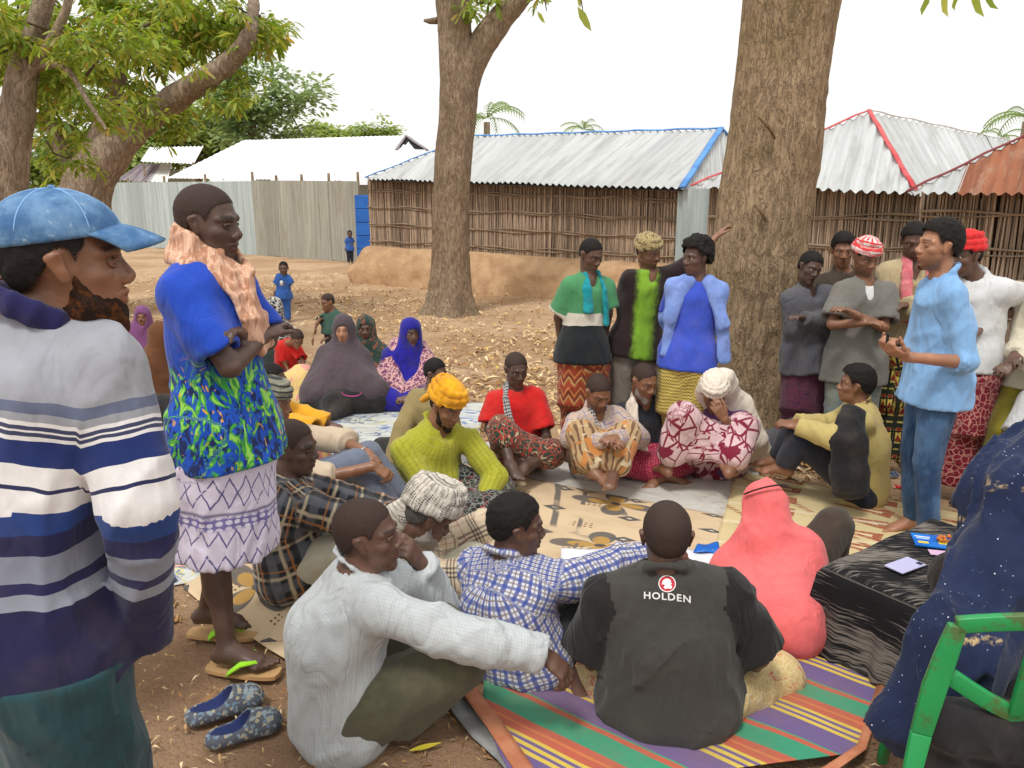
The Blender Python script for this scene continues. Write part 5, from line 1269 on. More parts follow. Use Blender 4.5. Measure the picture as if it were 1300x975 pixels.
rail('backrest_post', [(-.262, -.02, .78), (-.275, -.015, .70), (-.295, -.02, .60), (-.315, -.03, .47)], [.042, .052, .058, .05]); rail('backrest_post', [(.262, -.02, .78), (.275, -.015, .70), (.295, -.02, .60), (.315, -.03, .47)], [.042, .052, .058, .05])
for x in (-.08, .08): rail('backrest_slat', [(x, -.03, .80), (x * 1.05, -.01, .66), (x * 1.1, .01, .53)], .035)
m = MB(); V = []; n = 8
for j in range(n + 1):
    for i in range(n + 1): x = -.23 + .46 * i / n; y = .03 + .42 * j / n; V.append((x, y, .43 - .02 * math.sin(PI * i / n) * math.sin(PI * j / n) - .03 * max(0, j / n - .85)))
m.add(V, [(j * (n + 1) + i, j * (n + 1) + i + 1, (j + 1) * (n + 1) + i + 1, (j + 1) * (n + 1) + i) for j in range(n) for i in range(n)]); so_ = m.build('seat', M['chair_green'], ch, True); sm = so_.modifiers.new('t', 'SOLIDIFY'); sm.thickness = .02
for sx in (-1, 1):
    rail('leg', [(sx * .315, -.03, .47), (sx * .345, -.06, .24), (sx * .375, -.09, .0)], [.05, .038, .03]); rail('leg', [(sx * .22, .42, .43), (sx * .24, .44, .2), (sx * .25, .46, .0)], [.05, .038, .03])
# ------------------------------------------------------------------ low covered table
TA = np.array([1.25, 2.845]); e1 = np.array([.82, .57]); e2 = np.array([.57, -.82]); tc = TA + e1 * .42 + e2 * .30
tb = empty('low_table', (tc[0], tc[1], 0), 'low table hidden under a black and white streaked cloth', 'table')
def loc2(a, b, z): q = TA + e1 * a + e2 * b - tc; return np.array([q[0], q[1], z])
flat('table_wood', (110, 80, 52), .7)
m = MB(); m.add([loc2(a, b, z) for z in (.355, .38) for a, b in ((.03, .03), (.81, .03), (.81, .57), (.03, .57))], [(0, 3, 2, 1), (4, 5, 6, 7), (0, 1, 5, 4), (1, 2, 6, 5), (2, 3, 7, 6), (3, 0, 4, 7)]); m.build('tabletop', M['table_wood'], tb)
for a, b in ((.07, .07), (.77, .07), (.77, .53), (.07, .53)): m = MB(); m.tube([loc2(a, b, .01), loc2(a, b, .36)], .02, 8); m.build('leg', M['table_wood'], tb)
g = G('streak_cloth', .92, .15); o = g.obj(); x, y, z = g.sep(o); tp = g.step(z, .378, .39); w = g.math('ADD', g.math('MULTIPLY', g.math('MULTIPLY', y, .9), tp), g.math('MULTIPLY', z, g.math('SUBTRACT', 1.0, tp))); w = g.math('ADD', w, g.math('MULTIPLY', g.noise(o, 7, 3), .03)); P = g.comb(g.math('MULTIPLY', x, 8), g.math('MULTIPLY', w, 120), 0.0)
n1 = g.noise(P, 1, 4, .62); zone = g.noise(g.comb(g.math('MULTIPLY', x, 1), g.math('MULTIPLY', w, 1.6), 0), 2.6, 3); f = g.step(g.math('ADD', n1, g.math('MULTIPLY', g.math('SUBTRACT', zone, 0.5)  , 1.0)), .49, .62)
col = g.mix(g.math('MULTIPLY', f, .72), srgb(32, 31, 33), srgb(140, 132, 124)); g.out(col, g.bump(n1, .6, .006, g.bump(g.noise(o, 500, 2), .3, .001)))
def drape_cloth():
    per = []; L1, L2, rc = .84, .60, .05
    def rr(s_):  # rounded rectangle, unit perimeter
        P_ = 2 * (L1 + L2); d = s_ * P_
        if d < L1: return d, 0, 0, -1
        d -= L1
        if d < L2: return L1, d, 1, 0
        d -= L2
        if d < L1: return L1 - d, L2, 0, 1
        d -= L1
        return 0, L2 - d, -1, 0
    n = 220; V = []; rows = 0; tops = (.0, .25, .5, .75, .93, 1.0); R = np.random.RandomState(3)
    for t in tops:
        for k in range(n):
            a, b, na, nb_ = rr(k / n); a = .42 + (a - .42) * t; b = .30 + (b - .30) * t; z = .405 - (.012 if t == 1.0 else 0) + .004 * math.sin(a * 17 + b * 9) ; V.append(loc2(a, b, z))
    for j in range(1, 12):
        f = j / 11
        for k in range(n):
            a, b, na, nb_ = rr(k / n); ph = 2 * PI * k / n
            cornr = min(a, L1 - a) + min(b, L2 - b); ca = (a - .42) / .42; cb = (b - .30) / .30
            wv = .016 * math.sin(ph * 15 + 1.2 * math.sin(ph * 4)) + .010 * math.sin(ph * 31 + 2); push = .012 + .035 * f + wv * f ** .8
            ex = ca * push if abs(ca) > .99 or cornr < .08 else na * push; ey = cb * push if abs(cb) > .99 or cornr < .08 else nb_ * push
            low = .035 + .03 * math.sin(ph * 3 + 1) ** 2; z = .395 - (.395 - low) * f; V.append(loc2(a + ex, b + ey, z))
    Rn = len(V) // n; Fs = [(r * n + k, r * n + (k + 1) % n, (r + 1) * n + (k + 1) % n, (r + 1) * n + k) for r in range(Rn - 1) for k in range(n)]
    m = MB(); m.add(V, Fs); o = m.build('tablecloth', M['streak_cloth'], None, True); o.location = tb.location; tag(o, 'black cloth with white woven streaks draped over the low table', 'tablecloth')
drape_cloth()
def tabbox(name, u, v, z, w, h, t, rz, mat, label, cat, bevel=.002):
    c = gp(u, v, z); m = MB(); m.box((0, 0, t / 2), (w, h, t)); o = m.build(name, M[mat], None, False, bevel); o.location = c; o.rotation_euler = (0, 0, rz); tag(o, label, cat); return o
flat('phone_lavender', (190, 188, 222), .3); flat('book_blue', (20, 96, 190), .35, (30, 120, 210), 9); flat('paper', (226, 226, 230), .6); flat('pink_paper', (206, 170, 200), .6); flat('print_yellow', (222, 200, 60), .5); flat('print_white', (230, 232, 235), .5); flat('beads_orange', (196, 112, 40), .35); flat('cap_blue', (40, 60, 150), .4); flat('lens', (50, 50, 70), .2)
ph = tabbox('phone', 1149, 719, .412, .082, .150, .009, math.radians(-60), 'phone_lavender', 'lavender phone lying face down on the streaked cloth', 'phone', .004)
m = MB(); m.box((.024, .055, .0095), (.022, .022, .003)); m.build('camera_bump', M['lens'], ph, False, .002)
bk = tabbox('booklet', 1192, 689, .412, .20, .13, .006, math.radians(-18), 'book_blue', 'blue booklet with yellow and white print on the covered table', 'booklet', 0)
for (x, y, w, h, mt) in ((.03, -.005, .07, .05, 'print_yellow'), (-.06, .03, .06, .008, 'print_white'), (-.06, .012, .05, .006, 'print_white'), (.06, -.035, .06, .03, 'print_white'), (-.065, -.03, .04, .02, 'print_yellow')):
    m = MB(); m.box((x, y, .0066), (w, h, .0012)); m.build('cover_print', M[mt], bk)
tabbox('paper_slip', 1200, 703, .410, .12, .05, .002, math.radians(-15), 'pink_paper', 'pink paper slip beside the blue booklet', 'paper', 0)
b = empty('bead_string', gp(1205, 687, .42), 'bundle of amber beads lying on the blue booklet', 'beads')
for k in range(14):
    a = 2 * PI * k / 14; m = MB(); c = np.array([.045 * math.cos(a), .022 * math.sin(a), .008 + .004 * (k % 2)]); m.tube([c - [0, 0, .008], c - [0, 0, .003], c + [0, 0, .003], c + [0, 0, .008]], [.004, .009, .009, .004], 8); m.build('bead', M['beads_orange'], b, True)
m = MB(); m.tube([(0, 0, 0), (0, 0, .012), (0, 0, .030), (0, 0, .036)], [.030, .033, .031, .022], 14); o = m.build('bottle_cap', M['cap_blue'], None, True); o.location = gp(1072, 832, .035); tag(o, 'round blue plastic lid lying under the edge of the streaked cloth', 'lid')
# papers on the mats
def sheet(name, cs, z, mat, label):
    P = [gp(u, v, z) for u, v in cs]; c = sum(P) / 4; n = 8; V = []
    for i in range(n + 1):
        for j in range(n + 1):
            s_, t = i / n, j / n; q = P[0] * (1 - s_) * (1 - t) + P[1] * s_ * (1 - t) + P[2] * s_ * t + P[3] * (1 - s_) * t - c; V.append(q + Z * .012 * math.sin(s_ * 3 + t * 2) ** 2)
    m = MB(); m.add(V, [(i * (n + 1) + j, (i + 1) * (n + 1) + j, (i + 1) * (n + 1) + j + 1, i * (n + 1) + j + 1) for i in range(n) for j in range(n)]); o = m.build(name, M[mat], None, True); o.location = c
    sm = o.modifiers.new('t', 'SOLIDIFY'); sm.thickness = .002; tag(o, label, 'paper'); return o
sheet('paper_sheet', [(712, 716), (800, 724), (806, 697), (712, 697)], .045, 'paper', 'white paper sheet on the flowered mat between two near men')
sheet('paper_sheet', [(868, 722), (918, 738), (905, 700), (872, 698)], .045, 'paper', 'white paper sheet on mat between charcoal shirt and coral covering'); sheet('folder', [(880, 701), (914, 704), (912, 690), (886, 692)], .055, 'book_blue', 'blue folder edge beyond the papers next to the coral covering')
# ------------------------------------------------------------------ footwear
def flipflop(p, side, sole, strap, name='flip_flop'):
    hj, kn, an, fd = p.leg[side]; sl = np.cross(Z, fd) * side; s = p.s; b = np.array([an[0], an[1], 0]) - p.base; r = empty(name, (0, 0, 0)); r.parent = p.root
    m = MB(); V = []; n = 24; pr = [(-.085 + .29 * .5 * (1 - math.cos(PI * k / 12)), (.004 + .044 * max(0, math.sin(PI * (k + .0) / 12)) ** .45 * (.86 + .14 * k / 12))) for k in range(13)]
    ring = [(f, w) for f, w in pr] + [(f, -w) for f, w in reversed(pr[1:-1])]
    for z in (.0, .016): V += [b + (fd * f + sl * w) * s + Z * z for f, w in ring]
    k = len(ring); m.add(V, [tuple(reversed(range(k))), tuple(range(k, 2 * k))] + [(i, (i + 1) % k, (i + 1) % k + k, i + k) for i in range(k)])
    me = bpy.data.meshes.new('sole'); me.from_pydata(m.v, [], m.f); o = link_mesh('sole', me, M[sole], r, False)
    for sg in (1, -1):
        m = MB(); m.tube([b + (fd * .150 - sl * .012) * s + Z * .034, b + (fd * .118 + sl * sg * .016) * s + Z * .064, b + (fd * .075 + sl * sg * .040) * s + Z * .062, b + (fd * .035 + sl * sg * .052) * s + Z * .030, b + (fd * .025 + sl * sg * .046) * s + Z * .012], [.010, .020, .024, .020, .014], 8, flat=.40); m.build('strap', M[strap], r, True)
for sd in (1, -1): flipflop(FLAME, sd, 'tan_rubber', 'lime')
solid('clog_inner', (44, 56, 104), dirt=.3)
def shoe(key, u0, v0, u1, v1, z, mat, label, kind, group, inner='navy_trousers'):
    a, b = gp(u0, v0, 0), gp(u1, v1, 0); d = nrm(b - a); s_ = np.cross(Z, d); L = np.linalg.norm(b - a); c = (a + b) / 2 + Z * z; q = lambda f, w, h: (c - c) + d * f * L + s_ * w * L + Z * h * L
    S = Sdf(K=.01)
    S.add(q(-.36, 0, .045), q(.30, 0, .045), .125 * L, .16 * L, U=s_, flat=.38, g=0, k=.01)
    if kind == 'clog':
        S.p = []; S.add(q(-.33, 0, .06), q(.28, 0, .06), .150 * L, .180 * L, U=s_, flat=.42, g=0, k=.01, cap=.17 * L); S.add(q(-.33, 0, .12), q(.26, 0, .11), .140 * L, .165 * L, U=s_, flat=.62, g=0, k=.03, cap=.16 * L); S.add(q(.08, 0, .21), q(.27, 0, .12), .125 * L, .13 * L, g=0, k=.05)
        S.ell(q(-.17, 0, .25), .118 * L, .31 * L, .165 * L, s_, Z + d * .12, carve=True, k=.008); cv = S.carves[-1]
    S.carves.append(lambda P: (.0 - P[:, 2]).astype(F32))
    V, Q = S.mesh(.0042); 
    w = np.zeros(len(V)); mi = None
    if kind == 'clog': ins = Sdf.dist(cv, V.astype(F32)) < .0035; mi = ins[Q].all(1).astype(int)
    me = np_mesh(key, V, Q, dict(bc=V * 1.0), mi); o = link_mesh(key, me, [M[mat], M['clog_inner']]); o.location = c; tag(o, label, 'shoe', group)
    if kind == 'sandal':
        for f0, f1, h in ((.05, .22, .17), (-.30, -.22, .15)):
            for t in (f0, f1): m = MB(); m.tube([q(t, .13, .06), q(t, .11, .13), q(t, 0, h + .02), q(t, -.11, .13), q(t, -.13, .06)], .010, 6, flat=.5); m.build('strap', M[mat], o, True)
    return o
g = G('camo_rubber', .6, .3); o = g.obj(); f = g.vor(o, 95, 'F1', 'Color'); x, y, z = g.sep(f); col = g.ramp(x, [(0, srgb(84, 88, 100)), (.45, srgb(136, 148, 154)), (.62, srgb(92, 94, 100)), (.78, srgb(166, 156, 130)), (.9, srgb(104, 128, 150))], 'CONSTANT'); g.out(col, g.bump(g.noise(o, 60, 3), .2, .003))
shoe('clog', 236, 922, 338, 886, 0, 'camo_rubber', 'blue grey camouflage clog, the farther of the empty pair', 'clog', 'pair of patterned clogs'); shoe('clog', 262, 950, 360, 916, 0, 'camo_rubber', 'blue grey camouflage clog, the nearer of the empty pair', 'clog', 'pair of patterned clogs')
shoe('sandal', 196, 770, 230, 766, 0, 'tan_rubber', 'tan sandal on the dirt behind the striped sweater, farther one', 'sandal', 'tan sandals'); shoe('sandal', 200, 792, 236, 786, 0, 'tan_rubber', 'tan sandal on the dirt behind the striped sweater, nearer one', 'sandal', 'tan sandals')
shoe('sandal', 196, 742, 232, 740, 0, 'grey_rubber', 'dark grey shoe beside the mat left of the violet wrap', 'sandal', None)
shoe('slipper', 968, 594, 1006, 598, 0, 'red_rubber', 'red rubber slipper by the feet of the man with black shawl', 'sandal', None); shoe('slipper', 1134, 618, 1150, 622, 0, 'red_rubber', 'red slipper showing left of the speaker jeans', 'sandal', None); shoe('slipper', 1118, 606, 1144, 604, 0, 'grey_rubber', 'blue grey slipper under the yellow and black wrap', 'sandal', None)
# umbrella and bundle at the foot of the trunk
um = empty('umbrella', pt(1002, 560, 5.35) * np.array([1, 1, 0]), 'folded dark umbrella with teal handle leaning on the thick trunk', 'umbrella'); b0 = np.array(um.location)
m = MB(); m.tube([pt(1008, 575, 5.3) - b0, pt(1003, 545, 5.35) - b0, pt(998, 522, 5.42) - b0], [.012, .035, .016], 8); m.build('canopy', M['grey_jacket'], um, True); m = MB(); m.tube([pt(998, 524, 5.42) - b0, pt(996, 515, 5.42) - b0, pt(995, 508, 5.42) - b0, pt(994, 502, 5.42) - b0], [.022, .016, .028, .018], 8); m.build('handle', M['turquoise_towel'], um, True)
class Q_: pass
q = Q_(); q.base = np.array(pix(972, 5.35, 0)); q.seed = 77; q.px = .007; q.key = 'bag'; q.root = empty('cloth_bundle', q.base, 'grey cloth bundle on the ground between cream drape and trunk foot', 'bundle'); blob(q, 'bundle_cloth', 'grey_jacket', [(q.base + Z * .10, q.base + Z * .16 + np.array([.08, 0, 0]), .10, .09)], amp=.012)
# ------------------------------------------------------------------ round emblem and lettering on the charcoal shirt
from mathutils.bvhtree import BVHTree
def on_back(p, obj_, u, v, items):
    me = obj_.data; vs = [Vector(x.co) for x in me.vertices]; bv = BVHTree.FromPolygons(vs, [tuple(q.vertices) for q in me.polygons])
    b0 = Vector(p.base); o = Vector((0, 0, CAM_H)) - b0; h, nn, i, dd = bv.ray_cast(o, Vector(ray(u, v))); fw = Vector(p.fw)
    nz = (nn + Vector(-p.fw) * 0.2).normalized(); up = Vector(p.up); up = (up - nz * up.dot(nz)).normalized(); rt = up.cross(nz)
    for name, verts, faces, mat, off in items:
        V = []
        for x, y in verts:
            q = h + rt * x + up * y; hh, n2, i2, d2 = bv.ray_cast(q + nz * .12, -nz); V.append(((hh if hh else q) + nz * off))
        m = MB(); m.add(V, faces); m.build(name, M[mat], p.root)
def disc(r, cx=0, cy=0, n=28, r0=0):
    if r0: return [(cx + q * math.cos(2 * PI * k / n), cy + q * math.sin(2 * PI * k / n)) for q in (r, r0) for k in range(n)], [(k, (k + 1) % n, n + (k + 1) % n, n + k) for k in range(n)]
    V = [(cx, cy)]; Fs = []
    for j in (1, 2, 3):
        for k in range(n): V.append((cx + r * j / 3 * math.cos(2 * PI * k / n), cy + r * j / 3 * math.sin(2 * PI * k / n)))
    for k in range(n):
        Fs.append((0, 1 + k, 1 + (k + 1) % n))
        for j in (0, 1): Fs.append((1 + j * n + k, 1 + (j + 1) * n + k, 1 + (j + 1) * n + (k + 1) % n, 1 + j * n + (k + 1) % n))
    return V, Fs
fc = bpy.data.curves.new('lettering', 'FONT'); fc.body = 'HOLDEN'; fc.size = .030; fc.align_x = 'CENTER'; fc.space_character = 1.15; fc.offset = .0006; fc.resolution_u = 3
fo = bpy.data.objects.new('lettering_src', fc); COL.objects.link(fo); dg = bpy.context.evaluated_depsgraph_get(); tm = bpy.data.meshes.new_from_object(fo.evaluated_get(dg)); TV = [(x.co[0] * 1.15, x.co[1] - .052) for x in tm.vertices]; TF = [tuple(q.vertices) for q in tm.polygons]; bpy.data.objects.remove(fo); bpy.data.meshes.remove(tm)
d1 = disc(.0285); d2 = disc(.0285, r0=.0255); li = [(-.018, -.004), (-.014, .010), (-.004, .017), (.006, .016), (.014, .009), (.010, .006), (.016, .001), (.012, -.004), (.006, -.003), (.010, -.010), (.004, -.016), (-.006, -.018), (-.012, -.013), (-.006, -.009), (-.010, -.003)]
st_ = disc(.0065, .010, -.011, 14)
on_back(HOLD, hs_o, 847, 741, [('emblem', d1[0], d1[1], 'logo_red', .0015), ('emblem_ring', d2[0], d2[1], 'logo_white', .0025), ('emblem_figure', [(0, 0)] + li, [(0, 1 + k, 1 + (k + 1) % len(li)) for k in range(len(li))], 'logo_white', .0025), ('emblem_stone', st_[0], st_[1], 'logo_white', .003), ('lettering', TV, TF, 'logo_white', .0018)])
# ------------------------------------------------------------------ the setting
g = G('dirt', .97, .1); o = g.geo()
n1 = g.noise(o, .55, 5, .6); n2 = g.noise(o, 4, 5, .65); n3 = g.noise(o, 38, 4, .7); v = g.vor(o, 60)
c = g.mix(g.step(n1, .38, .62), srgb(170, 138, 106), srgb(194, 164, 132)); c = g.mix(g.math('MULTIPLY', g.step(n2, .48, .70), .5), c, srgb(152, 122, 96)); c = g.mix(g.math('MULTIPLY', g.step(n3, .55, .72), .45), c, srgb(216, 196, 164))
c = g.mix(g.math('MULTIPLY', g.step(g.noise(o, 70, 4, .75), .54, .66), .6), c, srgb(116, 86, 64))
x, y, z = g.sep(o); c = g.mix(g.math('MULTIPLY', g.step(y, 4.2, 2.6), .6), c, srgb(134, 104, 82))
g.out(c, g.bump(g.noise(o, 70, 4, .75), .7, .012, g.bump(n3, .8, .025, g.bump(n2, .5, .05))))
def ground():
    xs = np.concatenate([[-400, -120, -40], np.linspace(-14, 14, 200), [40, 120, 400]]); ys = np.concatenate([[-30, -8], np.linspace(-1, 27, 200), [60, 160, 700]])
    X, Y = np.meshgrid(xs, ys, indexing='ij'); P = np.stack([X.ravel(), Y.ravel(), 0 * X.ravel()], 1)
    h = -.012 - .016 * fbm(P * 1.1, 3, 4) - .010 * fbm(P * 5, 3, 9); h = np.minimum(h, -.001); P[:, 2] = h
    n, m = len(xs), len(ys); i, j = np.meshgrid(np.arange(n - 1), np.arange(m - 1), indexing='ij'); a = (i * m + j).ravel()
    o = link_mesh('ground', np_mesh('ground', P, np.stack([a, a + m, a + m + 1, a + 1], 1)), M['dirt']); tag(o, kind='structure')
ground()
# dry leaves and straw lying about
g = G('dry_leaf', .9, .2); at = g.attr('rnd'); f = at.outputs['Fac']
g.out(g.ramp(f, [(0, srgb(120, 84, 54)), (.3, srgb(170, 128, 82)), (.6, srgb(206, 176, 128)), (.85, srgb(228, 206, 166)), (1, srgb(196, 160, 80))]))
def litter(name, N, pos, size, seed, sl=1.0):
    R = np.random.RandomState(seed); P = pos(R, N); N = len(P)
    L = R.uniform(.5, 1.25, N) * size; W = L * R.uniform(.16, .30, N) * sl; a = R.uniform(0, 2 * PI, N); tl = R.uniform(-.35, .35, N); cu = R.uniform(.0, .3, N) * L
    d = np.stack([np.cos(a) * np.cos(tl), np.sin(a) * np.cos(tl), np.sin(tl)], 1); s_ = np.stack([-np.sin(a), np.cos(a), R.uniform(-.5, .5, N)], 1)
    up = np.array([0, 0, 1.])
    b = P + np.array([0, 0, 1]) * (np.abs(np.sin(tl)) * L * .5 + .004)[:, None]
    V = np.stack([b - d * L[:, None] / 2, b - s_ * W[:, None] / 2 + up * cu[:, None], b + s_ * W[:, None] / 2 + up * cu[:, None], b + d * L[:, None] / 2], 1).reshape(-1, 3)
    k = np.arange(N) * 4
    Fs = np.concatenate([np.stack([k, k + 1, k + 2], 1), np.stack([k + 1, k + 3, k + 2], 1)])
    o = link_mesh(name, np_mesh(name, V, Fs, dict(rnd=np.repeat(R.uniform(0, 1, N) ** 1.1, 4))), M['dry_leaf'], None, False); tag(o, kind='stuff', label='dry leaves and straw scattered over the brown dirt', cat='leaf litter')
    return o
def onmat(P): return np.zeros(len(P), bool)
def pos_a(R, N):
    y = 4.0 + 17 * R.uniform(0, 1, N * 3) ** 1.15; x = R.uniform(-1, 1, N * 3) * (y * .72 + .6)
    P = np.stack([x, y, 0 * x], 1); dn = fbm(P * .45, 3, 21) * .75 + .35 + .45 * np.exp(-((x - 1.3) ** 2 + (y - 9.2) ** 2) / 9) + .5 * np.exp(-((x - 4.6) ** 2 + (y - 7.2) ** 2) / 2)
    k = (R.uniform(0, 1, len(P)) < dn * .55) & ~inmat(P); return P[k][:N]
def pos_b(R, N):
    y = 1.9 + 3.2 * R.uniform(0, 1, N); x = R.uniform(-2.4, 2.6, N); P = np.stack([x, y, 0 * x], 1); return P[~inmat(P)]
def pos_c(R, N):
    x = 5.0 + R.normal(0, .9, N); y = 7.5 + R.normal(0, .5, N) - (x - 5) * .2; z = np.maximum(0, .22 - .16 * np.abs(x - 5.2)) * R.uniform(0, 1, N); return np.stack([x, y, z], 1)

# ---- mats: each a thin woven sheet lying on the next
MATS = []
def inpoly(P, poly):
    x, y = P[:, 0], P[:, 1]; c = np.zeros(len(P), bool); n = len(poly); j = n - 1
    for i in range(n):
        xi, yi = poly[i][:2]; xj, yj = poly[j][:2]
        t = ((yi > y) != (yj > y)) & (x < (xj - xi) * (y - yi) / (yj - yi + 1e-9) + xi); c ^= t; j = i
    return c
def inmat(P):
    c = np.zeros(len(P), bool)
    for m in MATS: c |= inpoly(P, m)
    return c
def mat_sheet(name, corners, z, mat, label, cat='mat', wav=.006, n=70, edge=None, group=None, thick=.003, rot=None, bulge=0):
    """corners: four photo pixels on the ground (near-left, near-right, far-right, far-left)"""
    Cn = [gp(u, v, z) for u, v in corners]; MATS.append([c[:2] for c in Cn])
    ctr = sum(Cn) / 4; U, Vv = np.meshgrid(np.linspace(0, 1, n), np.linspace(0, 1, n), indexing='ij'); u = U.ravel()[:, None]; v = Vv.ravel()[:, None]
    P = Cn[0] * (1 - u) * (1 - v) + Cn[1] * u * (1 - v) + Cn[2] * u * v + Cn[3] * (1 - u) * v
    wob = .012 * vnoise(P * 2.3, 3)[:, None] * (np.minimum(np.minimum(u, 1 - u), np.minimum(v, 1 - v)) < .02)
    P = P + wob * np.array([1, 1, 0])
    P[:, 2] = z + wav * np.clip(.5 + fbm(P * 2.6, 2, 5), 0, 1.2) * 0.8
    P[:, :1] -= bulge * np.sin(PI * v) * (1 - u)
    lu = np.linalg.norm(Cn[1] - Cn[0]); lv = np.linalg.norm(Cn[3] - Cn[0])
    i, j = np.meshgrid(np.arange(n - 1), np.arange(n - 1), indexing='ij'); a = (i * n + j).ravel()
    uvm = np.concatenate([u * lu, v * lv, 0 * u], 1)
    if rot is not None:
        c_, s_ = math.cos(rot), math.sin(rot); uvm = np.stack([P[:, 0] * c_ + P[:, 1] * s_, -P[:, 0] * s_ + P[:, 1] * c_ + 5, 0 * P[:, 0]], 1)
    o = link_mesh(name, np_mesh(name, P - ctr, np.stack([a, a + n, a + n + 1, a + 1], 1), dict(uvm=uvm)), M[mat])
    o.location = ctr; s = o.modifiers.new('thick', 'SOLIDIFY'); s.thickness = thick; s.offset = -1
    tag(o, label, cat, group); return o, Cn
def matbase(name, rough=.75):
    g = G(name, rough, .3); a = g.attr('uvm').outputs['Vector']; w = g.noise(a, 3, 2, col=True); wx, wy, _ = g.sep(w); x, y, z = g.sep(a)
    return g, g.math('ADD', x, g.math('MULTIPLY', g.math('SUBTRACT', wx, .5), .03)), g.math('ADD', y, g.math('MULTIPLY', g.math('SUBTRACT', wy, .5), .03))
def weave(g, u, v, col, s=.009, dirt=.25):
    a = g.math('PINGPONG', u, s / 2); b = g.math('PINGPONG', v, s / 2); h = g.math('ADD', a, b)
    n = g.noise(g.comb(u, v), 3.2, 5, .65); col = g.mix(g.math('MULTIPLY', g.step(n, .42, .72), dirt), col, srgb(140, 112, 84))
    f = g.noise(g.comb(g.math('MULTIPLY', u, 1), g.math('MULTIPLY', v, 14)), 60, 2); hs_ = g.n.new('ShaderNodeHueSaturation'); g.l.new(col, hs_.inputs['Color']); g.put(hs_.inputs['Value'], g.math('ADD', .82, g.math('MULTIPLY', f, .34)))
    g.out(hs_.outputs[0], g.bump(g.noise(g.comb(u, v), 12, 3), .3, .02, g.bump(h, .6, .004)))
# striped mat: stripes run along u
g, u, v = matbase('striped_weave')
PUR, GRN, RED, YEL, ORG = srgb(112, 94, 140), srgb(64, 152, 118), srgb(190, 98, 78), srgb(214, 186, 84), srgb(206, 122, 78)
st = []
seq = [(RED, .03), (GRN, .09), (RED, .022), (GRN, .008), (PUR, .095), (YEL, .016), (PUR, .014), (YEL, .016), (PUR, .014), (YEL, .016), (RED, .03), (ORG, .012)]
tot = sum(w for c_, w in seq); acc = 0
for c_, w in seq: st.append((acc / tot, c_)); acc += w
fr = g.math('FRACT', g.math('DIVIDE', v, tot)); col = g.ramp(fr, st, 'CONSTANT')
weave(g, u, v, col, .007, .34)
# beige mat with grey and gold flowers
g, u, v = matbase('flower_weave'); base = srgb(206, 182, 148); P = g.comb(u, v)
def grid_motif(g, u, v, per, ox, oy):
    x = g.math('SUBTRACT', g.math('FRACT', g.math('ADD', g.math('DIVIDE', u, per), ox)), .5); y = g.math('SUBTRACT', g.math('FRACT', g.math('ADD', g.math('DIVIDE', v, per), oy)), .5); return x, y
x, y = grid_motif(g, u, v, .95, .1, .2)
r = g.math('SQRT', g.math('ADD', g.math('MULTIPLY', x, x), g.math('MULTIPLY', y, y))); th = g.math('ARCTAN2', y, x)
pet = g.math('MULTIPLY', g.math('ABSOLUTE', g.math('COSINE', g.math('MULTIPLY', th, 2))), .30); pet2 = g.math('MULTIPLY', g.math('ABSOLUTE', g.math('COSINE', g.math('MULTIPLY', th, 2))), .19)
col = g.mix(g.step(g.math('SUBTRACT', r, pet), .008, -.008), base, srgb(104, 98, 92)); col = g.mix(g.step(g.math('SUBTRACT', r, pet2), .008, -.008), col, srgb(176, 138, 74)); col = g.mix(g.step(r, .035, .03), col, srgb(84, 78, 74))
x, y = grid_motif(g, u, v, .475, .45, .55)
dm = g.math('ADD', g.math('ABSOLUTE', x), g.math('MULTIPLY', g.math('ABSOLUTE', y), 1.3)); col = g.mix(g.step(dm, .17, .16), col, srgb(88, 84, 84)); col = g.mix(g.step(dm, .05, .04), col, srgb(206, 196, 176))
x, y = grid_motif(g, u, v, .475, .0, .1)
box = g.math('MULTIPLY', g.math('LESS_THAN', g.math('ABSOLUTE', x), .16), g.math('LESS_THAN', g.math('ABSOLUTE', y), .12)); chk = g.math('MULTIPLY', g.band(u, .034, .5), g.band(v, .034, .5)); col = g.mix(g.math('MULTIPLY', box, chk), col, srgb(120, 94, 62))
lf_ = g.step(g.vor(g.vscale(P, (1, .45, 1)), 2.6, 'DISTANCE_TO_EDGE'), .035, .02); col = g.mix(g.math('MULTIPLY', lf_, g.step(g.noise(P, 1.4, 2), .52, .56)), col, srgb(110, 102, 94))
weave(g, u, v, col, .012, .22)
# cream mat with brick red triangles
g, u, v = matbase('triangle_weave'); P = g.comb(u, v); base = srgb(206, 188, 142); a = g.math('ADD', u, v); b = g.math('SUBTRACT', u, v)
x = g.math('FRACT', g.math('DIVIDE', u, .30)); y = g.math('FRACT', g.math('DIVIDE', g.math('ADD', v, g.math('MULTIPLY', g.math('FLOOR', g.math('DIVIDE', u, .30)), .09)), .19))
tri = g.math('MULTIPLY', g.math('LESS_THAN', g.math('ABSOLUTE', g.math('SUBTRACT', y, .5)), g.math('MULTIPLY', g.math('SUBTRACT', x, .15), .5)), g.math('LESS_THAN', x, .8))
tri2 = g.math('MULTIPLY', g.math('LESS_THAN', g.math('ABSOLUTE', g.math('SUBTRACT', y, .5)), g.math('MULTIPLY', g.math('SUBTRACT', x, .42), .35)), g.math('LESS_THAN', x, .7))
col = g.mix(tri, base, srgb(158, 84, 60)); col = g.mix(tri2, col, srgb(214, 196, 158))
dg = g.math('MULTIPLY', g.band(g.math('ADD', u, g.math('MULTIPLY', v, .7)), .42, .09), 1); col = g.mix(g.math('MULTIPLY', dg, g.band(v, .03, .6)), col, srgb(150, 84, 60)); col = g.mix(g.math('MULTIPLY', g.band(g.math('SUBTRACT', v, g.math('MULTIPLY', u, .33)), .30, .10, .3), .8), col, srgb(222, 208, 176))
